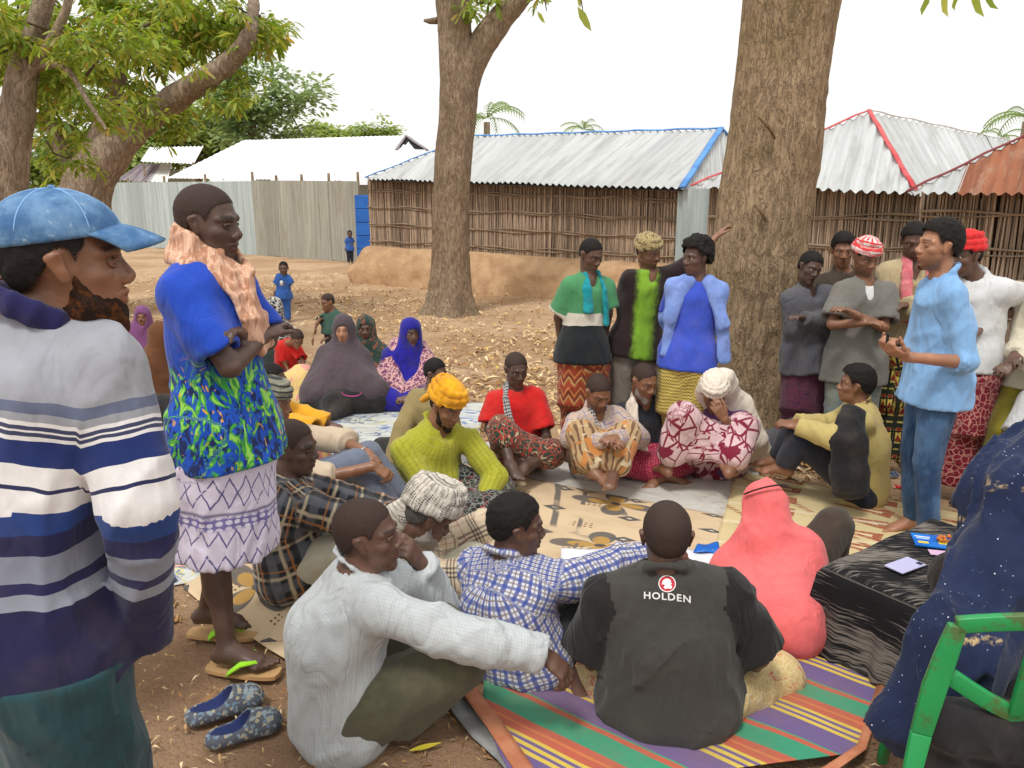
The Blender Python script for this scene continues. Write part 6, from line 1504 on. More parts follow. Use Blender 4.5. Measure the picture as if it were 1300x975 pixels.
col = g.mix(g.math('MULTIPLY', g.step(g.noise(P, 60, 2, .6), .50, .62), .45), col, base)
weave(g, u, v, col, .014, .2)
# white printed tarpaulins
def tarp(name, base, inks, amt):
    g, u, v = matbase(name, .5); P = g.comb(u, v); col = srgb(base)
    for i, (c_, sc_, th_) in enumerate(inks):
        n_ = g.noise(g.vadd(P, (i * 3.1, i * 1.7, 0)), sc_, 3, .5, 1.5); e_ = g.math('ABSOLUTE', g.math('SUBTRACT', n_, th_)); z_ = g.step(g.noise(g.vadd(P, (i * 2.2, 4, 0)), 1.6, 2), .46, .54)
        col = g.mix(g.math('MULTIPLY', g.math('MULTIPLY', g.step(e_, .022, .014), z_), amt), col, srgb(c_))
    g.out(g.mix(g.math('MULTIPLY', g.step(g.noise(P, 2.4, 5, .65), .45, .75), .4), col, srgb(150, 134, 112)), g.bump(g.noise(P, 5, 4, .6, .5), .8, .03))
tarp('tarp_blue_print', (200, 202, 196), [((70, 110, 170), 3.2, .5), ((60, 84, 140), 5.5, .46), ((214, 200, 120), 2.4, .56), ((120, 130, 130), 4.2, .55)], .85)
tarp('tarp_plain', (196, 194, 186), [((140, 134, 122), 3, .5)], .35); tarp('tarp_pink', (206, 196, 180), [((206, 130, 120), 2.6, .5), ((120, 150, 190), 3.4, .5), ((222, 206, 120), 2.2, .54)], .8)
flat('tarp_grey', (150, 152, 150), .55, (130, 130, 128)); flat('mat_orange', (196, 130, 96), .7, (180, 112, 80)); flat('binding', (32, 30, 30), .8)
Z0 = .006
mat_sheet('tarpaulin', [(120, 760), (560, 690), (620, 512), (180, 505)], Z0, 'tarp_blue_print', 'large white tarpaulin with blue swirls and yellow print under the left cluster and women', 'tarpaulin', .012)
mat_sheet('tarpaulin', [(610, 640), (985, 690), (960, 585), (600, 560)], Z0 + .004, 'tarp_plain', 'plain dirty white tarpaulin strip under the seated row with red tee', 'tarpaulin', .012)
mat_sheet('tarpaulin', [(195, 720), (330, 720), (330, 575), (180, 560)], Z0 + .005, 'tarp_pink', 'faded pink and yellow tarpaulin corner behind the violet wrap', 'tarpaulin', .010)
mat_sheet('floor_mat', [(330, 815), (905, 775), (920, 655), (560, 585)], Z0 + .012, 'flower_weave', 'beige plastic mat with grey and gold flowers in the middle of the circle', 'mat', .008)
mat_sheet('floor_mat', [(230, 745), (420, 880), (560, 690), (470, 600)], Z0 + .009, 'flower_weave', 'beige patterned mat corner beside the lime flip flops', 'mat', .006)
mat_sheet('floor_mat', [(880, 800), (1165, 895), (1290, 665), (935, 598)], Z0 + .018, 'triangle_weave', 'cream mat with brick red triangles beside the covered low table', 'mat', .007)
o, Cn = mat_sheet('striped_mat', [(664, 1012), (1097, 953), (1121, 864), (735, 735)], Z0 + .026, 'striped_weave', 'woven mat striped purple, green, yellow and red in the foreground', 'mat', .014, n=90, rot=math.radians(-37), bulge=.27)
def ribbon(name, pts, w, z, mat, parent=None, side=1, **k):
    """flat strip: pts photo pixels on the ground, widened to one side"""
    Q = [gp(u, v, z) for u, v in pts]; V = []; n = len(Q); b = Q[0].copy()
    for i in range(n):
        d = nrm(Q[min(i + 1, n - 1)] - Q[max(i - 1, 0)]); nn = np.array([-d[1], d[0], 0]) * side; ww = w[i] if hasattr(w, '__len__') else w
        for t in range(4): V.append(Q[i] + nn * ww * t / 3 + Z * (.004 * math.sin(i * 2.1 + t * 1.7)))
    Fs = [(i * 4 + t, i * 4 + t + 1, i * 4 + t + 5, i * 4 + t + 4) for i in range(n - 1) for t in range(3)]
    m = MB(); m.add([p - b for p in V], Fs); o = m.build(name, M[mat], parent, True)
    if parent is None: o.location = b; tag(o, **k)
    else: o.location = b - np.array(parent.location)
    sm = o.modifiers.new('t', 'SOLIDIFY'); sm.thickness = .003; sm.offset = 0
    MATS.append([p[:2] for p in ([V[i * 4] for i in range(n)] + [V[i * 4 + 3] for i in reversed(range(n))])]); return o
ribbon('border', [(600, 790), (578, 822), (575, 850), (590, 884), (618, 924), (650, 972), (672, 1010)], .06, Z0 + .046, 'mat_orange', o, 1)
ribbon('border', [(1124, 872), (1100, 952), (1050, 985)], .03, Z0 + .046, 'mat_orange', o, -1)
ribbon('binding', [(940, 792), (985, 811), (1050, 834), (1122, 866)], .014, Z0 + .046, 'binding', o, 1)
ribbon('ground_sheet', [(556, 872), (575, 905), (600, 935), (632, 965), (665, 1005)], [.10, .10, .09, .08, .07], Z0 + .016, 'tarp_grey', None, 1, label='pale grey ground sheet edge sticking out from under the orange mat border', cat='ground sheet')
litter('leaf_litter', 22000, pos_a, .13, 3); litter('straw_litter', 6000, pos_b, .040, 4, .8); litter('leaf_pile', 2600, pos_c, .13, 5)
# a few big leaves on the dirt
for (u, v, a, c_) in ((540, 950, .3, 'yellow_leaf'), (262, 890, 1.2, 'dry_brown')):
    if c_ not in M: flat(c_, (206, 190, 60) if c_[0] == 'y' else (150, 110, 70))
    b = gp(u, v, .012); V = []; Fs = []
    for i in range(7):
        t = i / 6; w = .013 * math.sin(PI * min(.97, t + .03)); 
        V += [np.array([(t - .5) * .11, w, .006 * t + .004]), np.array([(t - .5) * .11, 0, .002 + .006 * t]), np.array([(t - .5) * .11, -w, .006 * t + .004])]
    for i in range(6): Fs += [(i * 3, i * 3 + 1, i * 3 + 4, i * 3 + 3), (i * 3 + 1, i * 3 + 2, i * 3 + 5, i * 3 + 4)]
    m = MB(); m.add(V, Fs); o = m.build('fallen_leaf', M[c_], None, True); o.location = b; o.rotation_euler = (0, 0, a); tag(o, 'single %s leaf lying on the dirt %s' % (('yellow green', 'between pale shirted man and the grey sheet') if c_[0] == 'y' else ('curled brown', 'near the patterned clogs')), 'leaf')

# ---- corrugated sheet iron
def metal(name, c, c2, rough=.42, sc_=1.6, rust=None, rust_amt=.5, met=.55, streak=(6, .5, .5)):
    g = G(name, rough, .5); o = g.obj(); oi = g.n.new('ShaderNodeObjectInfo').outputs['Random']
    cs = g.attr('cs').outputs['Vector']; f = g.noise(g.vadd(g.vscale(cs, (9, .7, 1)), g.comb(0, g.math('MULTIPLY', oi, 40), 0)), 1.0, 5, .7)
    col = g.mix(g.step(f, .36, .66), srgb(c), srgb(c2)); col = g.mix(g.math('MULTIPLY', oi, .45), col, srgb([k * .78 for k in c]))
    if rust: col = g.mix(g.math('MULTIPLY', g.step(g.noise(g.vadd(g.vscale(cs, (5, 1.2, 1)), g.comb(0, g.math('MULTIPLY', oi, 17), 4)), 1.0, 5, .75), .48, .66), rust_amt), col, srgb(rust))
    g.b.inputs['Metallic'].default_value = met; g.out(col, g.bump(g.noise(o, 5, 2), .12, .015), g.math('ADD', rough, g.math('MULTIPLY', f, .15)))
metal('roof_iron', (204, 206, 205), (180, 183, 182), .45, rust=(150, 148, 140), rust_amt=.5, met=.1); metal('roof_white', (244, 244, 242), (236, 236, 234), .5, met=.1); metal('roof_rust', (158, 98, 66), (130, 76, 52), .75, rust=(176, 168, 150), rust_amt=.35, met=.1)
metal('fence_iron', (166, 180, 180), (200, 210, 210), .45, met=.1, streak=(5, 5, .4)); metal('fence_old', (152, 152, 140), (176, 176, 164), .6, rust=(130, 116, 98), rust_amt=.5, met=.05, streak=(5, 5, .4)); metal('roof_purple', (112, 92, 104), (190, 186, 186), .55, met=.2)
flat('trim_blue', (70, 128, 196), .55, (90, 150, 214), 3); flat('trim_red', (186, 50, 56), .55, (206, 90, 90), 3); flat('door_blue', (30, 92, 178), .5, (40, 106, 190), 2); flat('dark_gap', (30, 28, 26), .9); flat('trim_dark_red', (120, 44, 46), .6)
def corr_face(parent, A, B, top, mat, pitch=.15, amp=.030, sheet=.85, name='roof_sheet', split=None, seed=1):
    """A->B eave line; top(t) -> point of the upper edge for t in 0..1 along the eave. One object per sheet"""
    A, B = np.array(A, float), np.array(B, float); L = np.linalg.norm(B - A); ns = max(1, int(round(L / sheet))); R = random.Random(seed); base = np.array(parent.location)
    nrmv = nrm(np.cross(B - A, np.array(top(.5)) - (A + B) / 2)); nrmv = nrmv if nrmv[2] >= 0 else -nrmv
    rows = 4
    for k in range(ns):
        t0, t1 = k / ns, (k + 1) / ns; m = max(6, int((t1 - t0) * L / pitch * 4)); V = []; lift = R.uniform(0, .008) + (k % 2) * .006; ov = .02 / L; jag = R.uniform(-.03, .03)
        for i in range(m + 1):
            t = t0 - ov + (t1 - t0 + 2 * ov) * i / m; tt = min(max(t, 0), 1); a = A + (B - A) * t; b = np.array(top(tt)) + (B - A) * (t - tt)
            o = nrmv * (amp * math.sin(2 * PI * t * L / pitch) + lift); d = nrm(a - b) if np.linalg.norm(a - b) > .01 else 0
            for j in range(rows + 1):
                q = a + (b - a) * j / rows + (d * jag if j == 0 else 0); V.append(q + o - base)
        Fs = [(i * (rows + 1) + j, (i + 1) * (rows + 1) + j, (i + 1) * (rows + 1) + j + 1, i * (rows + 1) + j + 1) for i in range(m) for j in range(rows)]
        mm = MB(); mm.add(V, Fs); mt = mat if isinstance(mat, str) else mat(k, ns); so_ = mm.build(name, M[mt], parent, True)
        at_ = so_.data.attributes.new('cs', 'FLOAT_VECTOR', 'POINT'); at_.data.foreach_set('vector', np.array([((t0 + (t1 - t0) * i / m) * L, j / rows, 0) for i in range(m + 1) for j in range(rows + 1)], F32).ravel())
def trim(parent, pts, w, mat, name='ridge_cap', h=.03):
    m = MB(); b = np.array(parent.location); P = []
    for i in range(len(pts) - 1):
        a, c = np.array(pts[i], float), np.array(pts[i + 1], float); n = max(2, int(np.linalg.norm(c - a) / .3))
        for k in range(n + (i == len(pts) - 2)): P.append(a + (c - a) * k / n + Z * (.01 * math.sin(k * 1.9)) - b)
    m.tube(P, w / 2, 6, flat=.4); return m.build(name, M[mat], parent, True)
def wood(name, c, c2, sc_=(6, 6, .8)):
    g = G(name, .9, .15); o = g.obj(); at = g.attr('rnd').outputs['Fac']; f = g.noise(g.vscale(o, sc_), 6, 4, .65)
    col = g.mix(g.step(f, .35, .7), srgb(c), srgb(c2)); hs_ = g.n.new('ShaderNodeHueSaturation'); g.l.new(col, hs_.inputs['Color']); g.put(hs_.inputs['Value'], g.math('ADD', .55, g.math('MULTIPLY', at, .9))); g.out(hs_.outputs[0], g.bump(g.noise(g.vscale(o, (1, 1, .2)), 60, 3), .5, .01))
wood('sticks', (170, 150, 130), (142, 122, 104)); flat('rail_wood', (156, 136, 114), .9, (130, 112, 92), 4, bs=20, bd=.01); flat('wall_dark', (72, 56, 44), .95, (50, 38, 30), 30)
def stick_wall(parent, A, B, topz, botz, rails, seed, pitch=.030, rmin=.014, rmax=.024):
    """upright sticks behind bundled rails; A, B ground points; topz/botz functions of t"""
    R = np.random.RandomState(seed); A, B = np.array(A, float), np.array(B, float); L = np.linalg.norm(B[:2] - A[:2]); d = (B - A) / L; nn = np.array([d[1], -d[0], 0]); nn = nn if nn.dot(-A) > 0 else -nn
    base = np.array(parent.location); N = int(L / pitch); V = []; Fs = []; rn = []; k = 0
    for layer in (0, 1, 0):
        for i in range(N):
            t = (i + R.uniform(.1, .9)) / N; r = R.uniform(rmin, rmax); p0 = A + d * t * L + nn * (-.03 + .035 * layer + R.uniform(-.008, .008)); z0 = botz(t) - .05; z1 = topz(t) + R.uniform(-.12, .02) * (1 if layer else .2)
            lean = R.uniform(-.045, .045); bend = R.uniform(-.012, .012); rr = R.uniform(0, 1)
            for j in range(4):
                f = j / 3; c = p0 + d * (lean * (f - .5) + bend * math.sin(PI * f * 2)) + Z * (z0 + (z1 - z0) * f); rj = r * (1.05 - .35 * f)
                for a in (0, 1, 2, 3):
                    an = a * PI / 2 + .5; V.append(c + d * math.cos(an) * rj + nn * math.sin(an) * rj - base); rn.append(rr)
            for j in range(3):
                for a in range(4): Fs.append((k + j * 4 + a, k + j * 4 + (a + 1) % 4, k + j * 4 + 4 + (a + 1) % 4, k + j * 4 + 4 + a))
            k += 16
    o = link_mesh('stick_panel', np_mesh('stick_panel', V, Fs, dict(rnd=rn)), M['sticks'], parent, False); tag(o, kind='stuff')
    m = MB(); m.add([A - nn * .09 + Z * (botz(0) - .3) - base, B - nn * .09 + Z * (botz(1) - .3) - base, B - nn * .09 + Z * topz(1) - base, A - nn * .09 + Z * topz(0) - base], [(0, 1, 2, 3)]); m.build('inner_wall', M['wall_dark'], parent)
    for q, fz in enumerate(rails):
        for s2 in range(2):
            m = MB(); P = []; n = int(L / .22); off = R.uniform(0, 6)
            for i in range(n + 1):
                t = i / n; z = botz(t) + (topz(t) - botz(t)) * fz + .018 * math.sin(i * .9 + off) + .012 * math.sin(i * .37 + off * 2) + (s2 - .5) * .034
                P.append(A + d * t * L + nn * (.028 + .012 * s2 + .006 * math.sin(i * 1.3 + off)) + Z * z - base)
            m.tube(P, [.014 + .005 * math.sin(i * .8 + off) for i in range(n + 1)], 6); m.build('rail', M['rail_wood'], parent, True)
    return nn, d, L
# hut one: blue trimmed roof, mud bank at its foot
def sf(p, z): return np.array([p[0], p[1], z])
A = pt(470, 300, 19.2); A[2] = 0; B = pt(862, 300, 14.3); B[2] = 0
h1 = empty('stick_hut', (A + B) / 2, 'long stick walled hut with grey iron roof edged in bright blue', 'hut')
tz = lambda t: 2.42 + (2.10 - 2.42) * t + .04; bz = lambda t: .45
nn, d, L = stick_wall(h1, A, B, tz, bz, (.04, .26, .46, .66, .86), 3)
E0 = pt(463, 227, 18.9); E1 = pt(866, 240, 13.9); R0 = pt(598, 174, 19.6); R1 = pt(915, 165, 16.4); E2 = pt(975, 232, 17.5)
def top1(t):
    f0 = .24; f1 = .93
    if t < f0: return E0 + (R0 - E0) * (t / f0) + Z * 0
    if t > f1: return R1 + (E1 - R1) * ((t - f1) / (1 - f1)) * .0 + (E1 + (R1 - E1) * (1 - (t - f1) / (1 - f1)) - R1)
    return R0 + (R1 - R0) * ((t - f0) / (f1 - f0))
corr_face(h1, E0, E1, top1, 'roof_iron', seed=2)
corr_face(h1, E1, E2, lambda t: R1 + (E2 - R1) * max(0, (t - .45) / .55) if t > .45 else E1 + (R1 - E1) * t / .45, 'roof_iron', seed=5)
trim(h1, [E0 + Z * .03, R0 + Z * .03, R1 + Z * .04], .09, 'trim_blue'); trim(h1, [E1 + Z * .03, R1 + Z * .04], .14, 'trim_blue'); trim(h1, [R1 + Z * .04, E2 + Z * .03], .12, 'trim_blue')
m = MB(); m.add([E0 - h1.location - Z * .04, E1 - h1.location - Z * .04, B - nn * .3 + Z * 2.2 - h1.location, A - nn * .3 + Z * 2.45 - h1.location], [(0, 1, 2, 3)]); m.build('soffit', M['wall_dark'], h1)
# mud bank
flat('mud', (188, 154, 118), .97, (170, 136, 102), 3, bmp=.6, bs=7, bd=.05)
def bank(A, B, nn, hf, wf, label):
    n, k = 120, 14; V = []
    for i in range(n + 1):
        t = i / n
        for j in range(k + 1):
            f = j / k; p = A + (B - A) * t + nn * (wf(t) * f); h = hf(t) * (1 - f ** 2.6) ** .75 if f < 1 else -.05; V.append([p[0], p[1], h])
    V = np.array(V); nz = fbm(V * 2.2, 3, 8); nz2 = fbm(V * np.array([1.5, 1.5, 9]), 2, 12); V[:, 2] = V[:, 2] * (1 + .03 * nz); V[:, :2] += nn[None, :2] * (.08 * nz + .05 * nz2)[:, None]
    i, j = np.meshgrid(np.arange(n), np.arange(k), indexing='ij'); a = (i * (k + 1) + j).ravel(); c = (A + B) / 2
    o = link_mesh('mud_bank', np_mesh('mud_bank', V - c, np.stack([a, a + k + 1, a + k + 2, a + 1], 1)), M['mud']); o.location = c; tag(o, label, 'mud bank')
bank(A - d * .1, B + d * .2, nn, lambda t: .86 - .10 * t - .15 * (abs(t - .0) < .01), lambda t: .62, 'smooth brown mud bank along the foot of the blue trimmed hut')
# iron panel between the huts
P0 = pt(858, 300, 14.1); P1 = pt(903, 300, 13.6); P0[2] = P1[2] = 0
g1 = empty('iron_screen', (P0 + P1) / 2, 'upright grey iron sheet standing in the gap right of the blue trimmed hut', 'screen')
corr_face(g1, sf(P0, 0), sf(P1, 0), lambda t: sf(P0, 2.1) + (sf(P1, 2.1) - sf(P0, 2.1)) * t, 'fence_iron', pitch=.1, name='iron_sheet')
# hut two: red trimmed roof
A2 = pt(898, 300, 10.9); B2 = pt(1172, 300, 10.2); A2[2] = B2[2] = 0
h2 = empty('stick_hut', (A2 + B2) / 2, 'stick walled hut with pale iron roof edged in red, behind the thick trunk', 'hut')
stick_wall(h2, A2, B2, lambda t: 2.06, lambda t: .05, (.02, .22, .42, .60, .80), 5, pitch=.030)
E0 = pt(878, 238, 10.7); E1 = pt(1163, 246, 9.9); PK = pt(1103, 143, 12.6); RR = pt(1290, 182, 15.5); E3 = pt(1330, 262, 11.5)
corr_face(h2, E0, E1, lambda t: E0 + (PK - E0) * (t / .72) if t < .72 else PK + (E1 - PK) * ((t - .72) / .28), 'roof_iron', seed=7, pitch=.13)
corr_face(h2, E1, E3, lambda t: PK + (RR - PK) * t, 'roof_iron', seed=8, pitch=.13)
trim(h2, [E0 + Z * .03, PK + Z * .04], .06, 'trim_red'); trim(h2, [E1 + Z * .03, PK + Z * .04], .075, 'trim_red'); trim(h2, [PK + Z * .04, RR + Z * .03], .05, 'roof_white')
# hut three: rusty roof, nearest
A3 = pt(1166, 300, 8.9); B3 = pt(1420, 300, 8.0); A3[2] = B3[2] = 0
h3 = empty('stick_hut', (A3 + B3) / 2, 'nearest stick walled hut with rusty brown iron roof at right edge', 'hut')
stick_wall(h3, A3, B3, lambda t: 1.98, lambda t: .03, (.10, .30, .48, .66, .86), 6, pitch=.030, rmin=.014, rmax=.021)
E0 = pt(1152, 246, 8.6); E1 = pt(1440, 246, 7.6); PK = pt(1440, 108, 10.2)
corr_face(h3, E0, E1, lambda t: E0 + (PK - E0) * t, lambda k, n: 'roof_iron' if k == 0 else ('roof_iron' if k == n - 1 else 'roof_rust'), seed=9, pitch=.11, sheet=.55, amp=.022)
trim(h3, [E0 + Z * .03, PK + Z * .04], .055, 'trim_dark_red')
# iron fence
def fence(u0, v0, D0, u1, v1, D1, top0, top1_, mat, label, seed):
    a = pt(u0, v0, D0); b = pt(u1, v1, D1); a[2] = b[2] = 0; e = empty('iron_fence', (a + b) / 2, label, 'fence')
    ta = pt(u0, top0, D0)[2]; tb = pt(u1, top1_, D1)[2]
    corr_face(e, a, b, lambda t: sf(a + (b - a) * t, ta + (tb - ta) * t), mat, pitch=.16, amp=.02, sheet=.8, name='iron_sheet', seed=seed)
    for t in (0, .25, .5, .75, 1):
        m = MB(); p = a + (b - a) * t - np.array(e.location) + np.array([0, .12, 0]); m.tube([p, p + Z * (ta + .15)], .05, 6); m.build('post', M['rail_wood'], e)
fence(128, 300, 38, 326, 320, 29.5, 232, 230, 'fence_iron', 'pale shiny corrugated iron fence left of the weathered section', 11)
fence(326, 320, 29.4, 458, 330, 25.6, 229, 230, 'fence_old', 'weathered brownish corrugated iron fence beside the blue door', 12)
a = pt(456, 330, 25.3); b = pt(473, 330, 24.9); a[2] = b[2] = 0; e = empty('blue_door', (a + b) / 2, 'bright blue metal door at the end of the iron fence', 'door')
for k in range(5):
    m = MB(); m.box((a + b) / 2 - np.array(e.location) + Z * (.25 + k * .42), (.50, .05, .40)); m.build('door_panel', M['door_blue'], e, False, .01)
m = MB(); m.box(Z * 1.05 + np.array([0, .05, 0]), (.56, .04, 2.2)); m.build('door_frame', M['door_blue'], e)
# white roofed building
h4 = empty('white_roof_hall', pt(350, 300, 34) * np.array([1, 1, 0]), 'large low building with bright white iron roof behind the fence', 'building')
E0 = pt(212, 226, 33.5); E1 = pt(560, 232, 29.5); R0 = pt(310, 178, 38); R1 = pt(512, 172, 35)
corr_face(h4, E0, E1, lambda t: E0 + (R0 - E0) * (t / .22) if t < .22 else R0 + (R1 - R0) * ((t - .22) / .60) if t < .82 else R1 + (E1 - R1) * ((t - .82) / .18), 'roof_white', pitch=.2, amp=.012, sheet=1.6, seed=13)
m = MB(); b0 = np.array(h4.location); m.add([pt(506, 189, 33.5) - b0, pt(540, 190, 33.5) - b0, pt(515, 173, 34.6) - b0, pt(506, 189, 34.6) - b0], [(0, 1, 2), (0, 2, 3)]); m.build('gable_vent', M['dark_gap'], h4)
trim(h4, [pt(503, 190, 33.3), pt(515, 172, 34.4), pt(543, 191, 33.3)], .14, 'roof_purple', 'vent_edge')
wl0, wl1 = pt(215, 230, 34), pt(548, 234, 30.5); m = MB(); m.add([wl0 * [1, 1, 0] - b0, wl1 * [1, 1, 0] - b0, wl1 - b0 - Z * .05, wl0 - b0 - Z * .05], [(0, 1, 2, 3)]); flat('hall_wall', (150, 150, 135)); m.build('wall', M['hall_wall'], h4)
h5 = empty('small_shed', pt(200, 300, 40) * np.array([1, 1, 0]), 'small shed with white canopy and purple brown roof left of the white roof', 'shed')
E0, E1 = pt(178, 205, 40), pt(246, 208, 40); corr_face(h5, E0, E1, lambda t: pt(190 + 68 * t, 187 - 1 * t, 43), 'roof_white', pitch=.2, sheet=1.4, seed=14)
E0, E1 = pt(148, 229, 39), pt(212, 232, 39); corr_face(h5, E0, E1, lambda t: pt(178 + 40 * t, 208, 42), lambda k, n: 'roof_purple' if k < n / 2 else 'roof_white', pitch=.2, sheet=.9, seed=15)
m = MB(); c = pt(205, 215, 43); c[2] = 1.9; m.box(c - np.array(h5.location), (3.2, .3, 3.6)); m.build('wall', M['hall_wall'], h5)
for u in (182, 245):
    m = MB(); q = pt(u, 206, 39.9) - np.array(h5.location); m.tube([q, q * np.array([1, 1, 0])], .05, 6); m.build('post', M['rail_wood'], h5)
# ------------------------------------------------------------------ trees
def bark(name, c, c2, c3, vs=1.0):
    g = G(name, .95, .15); o = g.obj(); q = g.vscale(o, (1, 1, .30))
    w = g.noise(o, 3, 3, col=True); q2 = g.vadd(q, g.vscale(w, (.12, .12, .12)))
    e = g.math('ABSOLUTE', g.math('SUBTRACT', g.noise(g.vscale(q2, (1, 1, .8)), 24 * vs, 4, .6, .6), .5)); f = g.noise(q, 26 * vs, 5, .7); b = g.noise(o, 1.6, 4, .6); fine = g.noise(g.vscale(o, (1, 1, .5)), 90, 4, .7)
    col = g.mix(g.step(f, .35, .68), srgb(c), srgb(c2)); col = g.mix(g.math('MULTIPLY', g.step(b, .5, .68), .6), col, srgb(c3)); col = g.mix(g.math('MULTIPLY', g.step(e, .035, .0), .6), col, srgb([k * .62 for k in c]))
    col = g.mix(g.math('MULTIPLY', g.step(fine, .55, .72), .35), col, srgb([min(255, k * 1.3) for k in c2]))
    n = g.bump(g.step(e, 0, .07), .6, .015); n = g.bump(f, .9, .03, n); n = g.bump(fine, .6, .008, n); g.out(col, n)
bark('bark_big', (146, 124, 98), (176, 152, 122), (134, 118, 82)); bark('bark_mid', (138, 118, 98), (168, 148, 124), (118, 100, 80)); bark('bark_left', (138, 120, 102), (172, 154, 134), (116, 100, 84), .6); bark('bark_cut', (134, 108, 78), (150, 124, 92), (120, 96, 68), 1.4)
def trunk(parent, pts, name='trunk', mat='bark_mid', nr=72, step=.05, amp=.03, flare=0, seed=1):
    """pts: (world point, radius)"""
    base = np.array(parent.location); P = [np.array(p[0], float) for p in pts]; R = [p[1] for p in pts]
    # smooth the polyline
    Q = []; QR = []
    for i in range(len(P) - 1):
        p0 = P[max(i - 1, 0)]; p1 = P[i]; p2 = P[i + 1]; p3 = P[min(i + 2, len(P) - 1)]; n = max(2, int(np.linalg.norm(p2 - p1) / step))
        for k in range(n):
            t = k / n; Q.append(.5 * ((2 * p1) + (-p0 + p2) * t + (2 * p0 - 5 * p1 + 4 * p2 - p3) * t * t + (-p0 + 3 * p1 - 3 * p2 + p3) * t ** 3)); QR.append(R[i] + (R[i + 1] - R[i]) * t)
    Q.append(P[-1]); QR.append(R[-1]); Q = np.array(Q); QR = np.array(QR); m = len(Q)
    T = np.gradient(Q, axis=0); T /= np.linalg.norm(T, axis=1)[:, None]
    U = np.cross(T, np.array([0, 1., .05])); U /= np.linalg.norm(U, axis=1)[:, None]; W = np.cross(T, U)
    a = np.linspace(0, 2 * PI, nr, endpoint=False)
    D = U[:, None] * np.cos(a)[None, :, None] + W[:, None] * np.sin(a)[None, :, None]
    C = Q[:, None] + D * QR[:, None, None]; Cf = C.reshape(-1, 3)
    n1 = fbm(Cf * np.array([1.3, 1.3, .5]) / max(R[0], .1) * .4, 3, seed); n2 = 1 - 2 * np.abs(vnoise(Cf * np.array([9, 9, 2.2]), seed + 3)); n3 = 1 - 2 * np.abs(vnoise(Cf * np.array([24, 24, 7]), seed + 5))
    dis = (QR[:, None] * np.ones(nr)[None]).ravel() * .10 * n1 + amp * (.5 * n2 + .3 * n3)
    if flare:
        z = Cf[:, 2]; lob = 1 + .35 * np.cos(np.tile(a, m) * 5 + seed) + .2 * np.cos(np.tile(a, m) * 3 + 1); dis += flare * np.exp(-z / .22) * lob
    Cf = Cf + D.reshape(-1, 3) * dis[:, None]
    i, j = np.meshgrid(np.arange(m - 1), np.arange(nr), indexing='ij'); i = i.ravel(); j = j.ravel(); j2 = (j + 1) % nr
    Fq = np.stack([i * nr + j, i * nr + j2, (i + 1) * nr + j2, (i + 1) * nr + j], 1)
    return link_mesh(name, np_mesh(name, Cf - base, Fq), M[mat], parent)
def leafmat(name, cs, rough=.45, trans=.35):
    g = G(name, rough, .4); at = g.attr('rnd').outputs['Fac']; oi = g.n.new('ShaderNodeObjectInfo').outputs['Random']; f = g.math('FRACT', g.math('ADD', at, g.math('MULTIPLY', oi, .37)))
    n = len(cs); col = g.ramp(f, [(i / (n - 1), srgb(c)) for i, c in enumerate(cs)]); g.out(col)
    t = g.n.new('ShaderNodeBsdfTranslucent'); g.l.new(g.mix(1.0, col, (1.5, 1.5, .8, 1), 'MULTIPLY'), t.inputs[0]); mx = g.n.new('ShaderNodeMixShader'); mx.inputs[0].default_value = trans
    g.l.new(g.b.outputs[0], mx.inputs[1]); g.l.new(t.outputs[0], mx.inputs[2]); g.l.new(mx.outputs[0], g.n['Material Output'].inputs[0])
leafmat('mango_leaf', [(104, 130, 44), (130, 154, 54), (158, 174, 72), (118, 146, 50), (186, 186, 92), (88, 118, 46), (180, 150, 80)], trans=.45)
leafmat('dark_leaf', [(124, 146, 106), (140, 162, 118), (154, 174, 132), (130, 152, 112)], trans=.4); leafmat('bush_leaf', [(134, 156, 92), (152, 170, 104), (168, 182, 122), (124, 146, 88)], trans=.45); leafmat('palm_leaf', [(110, 142, 70), (140, 166, 88), (160, 178, 110)], trans=.35)
flat('twig', (96, 78, 58), .9)
def leaves_arrays(P, D, L, Wd, droop, R):
    """lance leaves: P base points, D directions"""
    N = len(P); D = D / np.linalg.norm(D, axis=1)[:, None]; S = np.cross(D, np.array([0, 0, 1.]) + R.normal(0, .35, (N, 3))); S /= np.linalg.norm(S, axis=1)[:, None] + 1e-9
    dn = np.array([0, 0, -1.]); p1 = P + D * (L * .45)[:, None] + dn * (L * droop * .18)[:, None]; p2 = p1 + (D + dn * droop)[:] * (L * .5)[:, None] / (1 + droop * .5)
    w = (L * Wd)[:, None] * S; V = np.stack([P, p1 + w, p1 - w, (p1 * .35 + p2 * .65) + w * .75, (p1 * .35 + p2 * .65) - w * .75, p2], 1)
    f = np.array([[0, 1, 2], [1, 3, 2], [3, 4, 2], [3, 5, 4]]); return V, f
def spray_mesh(seed, n=14, L=.20, r=.05, Wd=.11, droop=.9, mat='mango_leaf'):
    R = np.random.RandomState(seed); th = R.uniform(0, 2 * PI, n); el = R.uniform(-.5, .7, n); D = np.stack([np.cos(th) * np.cos(el), np.sin(th) * np.cos(el), np.sin(el)], 1)
    P = D * R.uniform(0, r, n)[:, None] + np.array([0, 0, 1]) * R.uniform(-.05, .05, n)[:, None]
    V, f = leaves_arrays(P, D, L * R.uniform(.7, 1.25, n), Wd, droop, R); F_ = (np.arange(n) * 6)[:, None, None] + f[None]
    me = np_mesh('leaf_spray', V.reshape(-1, 3), F_.reshape(-1, 3), dict(rnd=np.repeat(R.uniform(0, 1, n), 6))); me.materials.append(M[mat]); return me
SPR = [spray_mesh(40 + i) for i in range(6)]
